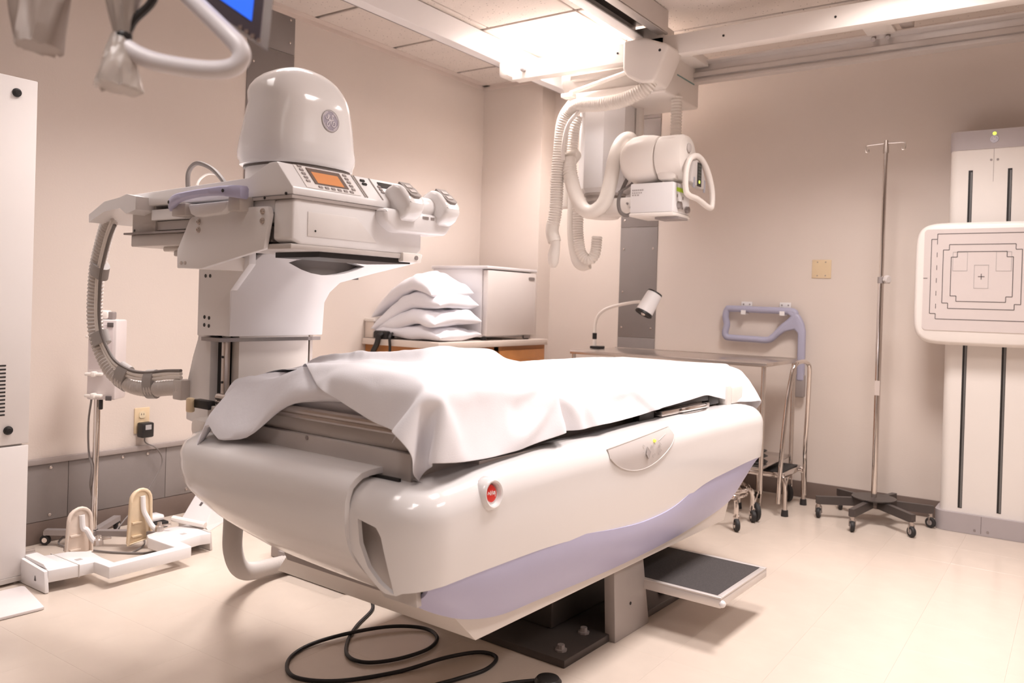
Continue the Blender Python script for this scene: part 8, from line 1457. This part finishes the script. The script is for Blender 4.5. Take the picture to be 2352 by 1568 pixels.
    -9, 0, -7, -7, -9, -11, -16, -13, 15, 18, 19, 21, 21, 19, 15, 12, 2, -5, -3, 0, -5, -1, 1, 2, 3, 1, -3, -2, 0, 1, 3, 3, 2, 3, -5, 0, 9, -10, 0, -24,
    -35, 10, -5, -24, 11, -9, -2, 0, 2, 1, -2, 15, 2, -16, 1, -3, 5, -4, -1, 0, 0, 6, -5, -1, 4, 0, -5, 3, 4, -6, 0, 0, 0, 0, 0, 0, 3, -3, 0, 0, 1, 3, -4,
    0, 3, -3, -1, 2, -2, 4, -3, 13, -14, -9, -9, -7, -6, -12, -17, 5, 13, 16, 18, 21, 21, 19, 17, 6, 3, -5, -1, -2, -4, -3, 0, 0, 2, 2, 2, -1, 0, 0, 2,
    5, 5, 1, 4, -9, -2, 9, -6, -22, -37, -7, 17, -28, 6, -6, 0, 0, 0, 0, 3, 2, 20, -16, -8, 5, -1, -5, 0, 0, 6, -6, 0, -1, 1, 1, 2, -3, 6, -6, 0, 0, 0,
    0, 0, 0, 4, -4, 0, 0, 0, 4, -4, 0, 0, 3, -4, 0, 1, 0, 0, 10, -7, -11, -17, -13, -11, -10, -18, 28, 13, 14, 15, 16, 19, 20, 19, -1, 4, -1, -6, -3, -1,
    -2, -1, -1, 2, 2, 3, 1, 0, 0, 1, 3, 7, 8, 2, -5, -6, -3, 5, -24, -30, -19, 19, -20, -1, 0, 0, 0, 0, 0, 0, 2, 13, 7, -19, 5, -6, 2, -2, 5, -6, -1, 0,
    -1, 0, 0, 1, 0, 6, -6, 0, 0, 0, 0, 0, 0, 5, -5, 0, 0, 0, 3, -3, 0, 0, 0, 2, -3, 0, 1, 0, 7, -7, -14, -14, -14, -15, -18, -17, 51, 12, 15, 15, 16, 17,
    16, 6, 1, 3, 0, -1, -1, -2, -2, -2, -2, -2, -1, -3, 0, 2, 2, 3, 5, 6, 6, 5, 2, -1, -4, -3, -28, -28, -5, 0, 13, -1, -1, 0, -1, -2, -1, -5, -3, 1, 19,
    -16, -7, 7, -3, 3, -7, -2, 0, 0, 0, -1, 1, 0, 0, 6, -6, 0, 0, 0, 0, 0, 0, 5, -5, 0, 0, 0, 3, -3, 0, 0, 0, 2, -2, 0, 0, 3, 1, -17, -12, -14, -16, -17,
    -18, -18, 58, 13, 15, 16, 16, 16, 13, 8, 1, 1, -3, -2, -3, -3, 0, -2, -2, -1, -1, -1, -1, -1, 0, -1, -1, 3, 4, 2, 3, 4, 9, -13, -17, -16, -4, 16, 7,
    -8, 5, -1, 0, -1, -2, -1, -2, -9, 5, 9, -17, 9, -1, -6, -5, 0, 0, 0, 0, 0, 0, 0, 0, 6, -6, 0, 0, 0, 0, 0, 0, 4, -4, 0, 0, 0, 1, 1, -2, 0, 0, 2, 1, -1,
    0, -1, -6, -19, -12, -17, -18, -17, -18, -18, 62, 13, 14, 15, 15, 16, 8, 12, 3, -3, -3, -2, -3, -2, -2, -3, -1, -2, -1, 0, -1, -1, 0, 0, 2, 3, 3, 3,
    1, 11, 3, -11, -15, -11, -1, 16, 3, -2, -5, 3, 0, 0, -1, 0, -1, 0, -9, 15, -11, -2, 7, -9, -2, 0, 0, 0, 0, 0, 0, 0, 1, 4, -5, 0, 0, 0, 0, 0, 0, 4, -4,
    0, 0, 0, 0, 1, 1, 0, -1, 0, -2, -2, -2, -1, -8, -22, -16, -16, -17, -18, -18, -18, 63, 12, 13, 15, 15, 15, 10, 13, 1, -6, -4, -2, -2, -2, -3, -2, -2,
    -1, -1, 0, -1, -1, -1, 0, 1, 2, 3, 3, 10, 5, 2, -7, -12, 8, -2, 3, -8, 10, -11, 5, 1, -1, 0, 1, 0, 0, -7, 4, 10, -10, 7, -6, -1, 2, 1, 0, -2, -1, 0,
    0, 3, -2, 2, -3, 0, 0, 0, 0, 0, 4, -4, 1, 1, 0, -1, 0, -1, -2, -3, -3, -4, -5, -1, -1, -10, -10, -19, -22, -20, -18, -19, -17, 62, 12, 13, 15, 15, 15,
    13, 7, 1, -3, -6, -3, -2, -3, -2, -2, -2, -1, -1, 0, -1, 0, -4, 0, 3, 1, 8, 6, 6, 4, 2, -5, 1, -2, -6, 2, -8, 14, -10, 3, -2, 1, 1, 1, 1, 0, 1, -5,
    13, -6, 1, 5, -1, 0, -2, 0, 3, 0, 1, 0, 0, 0, 0, 1, -1, 1, 0, 0, 0, 1, -1, 0, -1, -2, -2, -3, -3, -5, -5, -5, -5, -6, -1, -1, -1, -11, -21, -20, -22,
    -20, -18, -18, 61, 12, 14, 14, 15, 14, 11, 7, 1, -4, -3, -4, -3, -3, -2, -2, -1, -2, -1, 0, -1, 1, -3, -1, 2, 2, 6, 6, 6, 2, 5, -6, 2, -1, 0, -2, -8,
    11, -1, -5, 1, -2, 1, 1, 1, 1, 1, 0, 4, 6, -3, 1, 3, 0, 1, 1, 0, 0, 1, 1, 1, 1, 0, 1, 1, 1, 1, 1, 0, 1, -1, -3, -3, -4, -4, -5, -4, -6, -5, -5, -6,
    -5, -2, 0, 2, -9, -22, -20, -21, -21, -19, -18, 60, 12, 14, 14, 15, 13, 8, 7, 1, -3, -2, -4, -4, -3, -2, -1, -2, -2, -1, 0, 0, 1, -3, 0, 3, 4, 6, 4,
    3, 3, 6, -6, 0, 1, -2, 0, -6, 5, 6, -7, 0, -1, -1, 1, 1, 1, 1, 1, 1, 5, 4, -2, 2, 2, 0, 0, 1, 1, 0, 1, 1, 1, 1, 1, 1, 2, 1, 2, 1, 2, -2, -5, -4, -5,
    -5, -5, -4, -6, -5, -6, -5, -6, -1, 1, 3, -6, -22, -22, -20, -21, -19, -19, 59, 12, 14, 14, 15, 10, 7, 8, 1, -3, -2, -3, -4, -3, -2, -2, -2, -2, -1,
    0, 0, 2, -1, 0, 5, 4, 3, 3, 2, 4, 7, -6, -2, 1, -1, 0, -1, -2, 9, -5, -1, -1, -1, -1, 1, 1, 1, 1, 2, 1, 5, 3, -1, 2, 1, 0, 0, 1, 1, 0, 1, 1, 2, 1, 1,
    1, 2, 1, 2, 1, -1, -5, -5, -5, -5, -4, -5, -6, -5, -6, -6, -5, -1, 3, 3, -3, -22, -22, -21, -21, -20, -19, 59, 11, 14, 14, 13, 9, 7, 7, 2, -3, -3, -2,
    -4, -3, -2, -2, -2, -1, -1, 0, 0, 2, 1, 2, 2, 2, 3, 2, 3, 6, 7, -4, -5, 1, -1, -1, 0, -2, 7, 0, -3, -1, 0, -1, 0, 1, 1, 1, 2, 1, 0, 5, 3, 0, 1, 1, 0,
    1, 0, 1, 1, 1, 1, 1, 2, 1, 1, 2, 1, 2, -2, -5, -4, -5, -5, -5, -5, -6, -5, -6, -6, -6, 0, 2, 3, 2, -21, -22, -22, -21, -20, -19, 62, 7, 13, 14, 11,
    7, 7, 7, 3, -3, -3, -2, -3, -3, -3, -1, -2, -2, -1, 0, 1, 1, 0, 3, 2, 3, 2, 3, 3, 7, 6, -3, -3, -3, 0, -1, -1, -1, 4, 6, -4, -1, -1, 0, 0, 1, 0, 1,
    1, 1, 1, 1, 5, 2, 1, 0, 1, 1, 0, 1, 1, 1, 1, 1, 1, 2, 1, 1, 2, 2, -2, -5, -5, -5, -5, -5, -5, -6, -6, -6, -5, -4, 0, 1, 2, 6, -20, -22, -22, -22, -20,
    -20, 66, 1, 13, 14, 9, 6, 7, 7, 3, -2, -3, -3, -2, -3, -2, -2, -2, -1, -1, 0, 0, 1, 0, 2, 3, 2, 3, 3, 4, 6, 7, -3, -3, -3, -1, -1, 0, 1, 1, 7, 0, -3,
    -1, 0, 0, 0, 1, 0, 1, 1, 1, 2, -1, 6, 0, 4, -1, 1, 0, 1, 1, 1, 1, 1, 1, 1, 2, 1, 2, 1, -1, -5, -6, -5, -5, -5, -5, -6, -6, -6, 1, -2, -2, -1, -1, 9,
    -19, -23, -22, -21, -21, -20,]
def steps(L):
    c, o = 0, []
    for d in L: c += d; o.append(c*.001)
    return o
NU, NV = 58, 92
SP = [Vector(p) for p in zip(steps(SX), steps(SY), steps(SZ))]
mb = MB(); vs = [mb.bm.verts.new(p) for p in SP]
for i in range(NU-1):
    for j in range(NV-1): mb.bm.faces.new((vs[i*NV+j], vs[(i+1)*NV+j], vs[(i+1)*NV+j+1], vs[i*NV+j+1]))
bmesh.ops.smooth_vert(mb.bm, verts=mb.bm.verts[:], factor=.25, use_axis_x=True, use_axis_y=True, use_axis_z=True)
sheet = topmesh(mb, 'bed_sheet', FABRIC, 'white sheet draped over the x-ray table, its corner hanging at the near end', 'sheet', None, 0, ang=180, local=Vector((-.5, 1.1, .88)))
so = sheet.modifiers.new('thickness', 'SOLIDIFY'); so.thickness = .0015; so.offset = 1
sb = sheet.modifiers.new('smooth', 'SUBSURF'); sb.levels = 1; sb.render_levels = 2
# laundry label printed near the hanging corner
sbv = BVHTree.FromPolygons(SP, [(i*NV+j, (i+1)*NV+j, (i+1)*NV+j+1, i*NV+j+1) for i in range(NU-1) for j in range(NV-1)])
lp, ln, li, ld_ = sbv.find_nearest(Vector((-.135, .07, .815)))
ln = ln if ln.y < 0 else -ln
le = (Vector((1, 0, 0))-ln*ln.x).normalized(); lu = le.cross(ln); lu = lu if lu.z > 0 else -lu
def on_sheet(u, v, h): return lp+le*u+lu*v+ln*(.004+h)-Vector((-.5, 1.1, .88))
strokes('label_outline', MARKL, sheet, [[(-.018, .024), (-.008, .026), (.020, -.022), (.012, -.028), (.004, -.024), (-.018, .024)]], on_sheet, .0014)
strokes('label_print', MARKL, sheet, [[(-.009, .016), (-.005, .008)], [(-.003, .006), (.002, -.002)], [(.000, .008), (.004, .001)], [(.005, -.006), (.009, -.013)], [(.008, -.003), (.011, -.009)]], on_sheet, .0014)
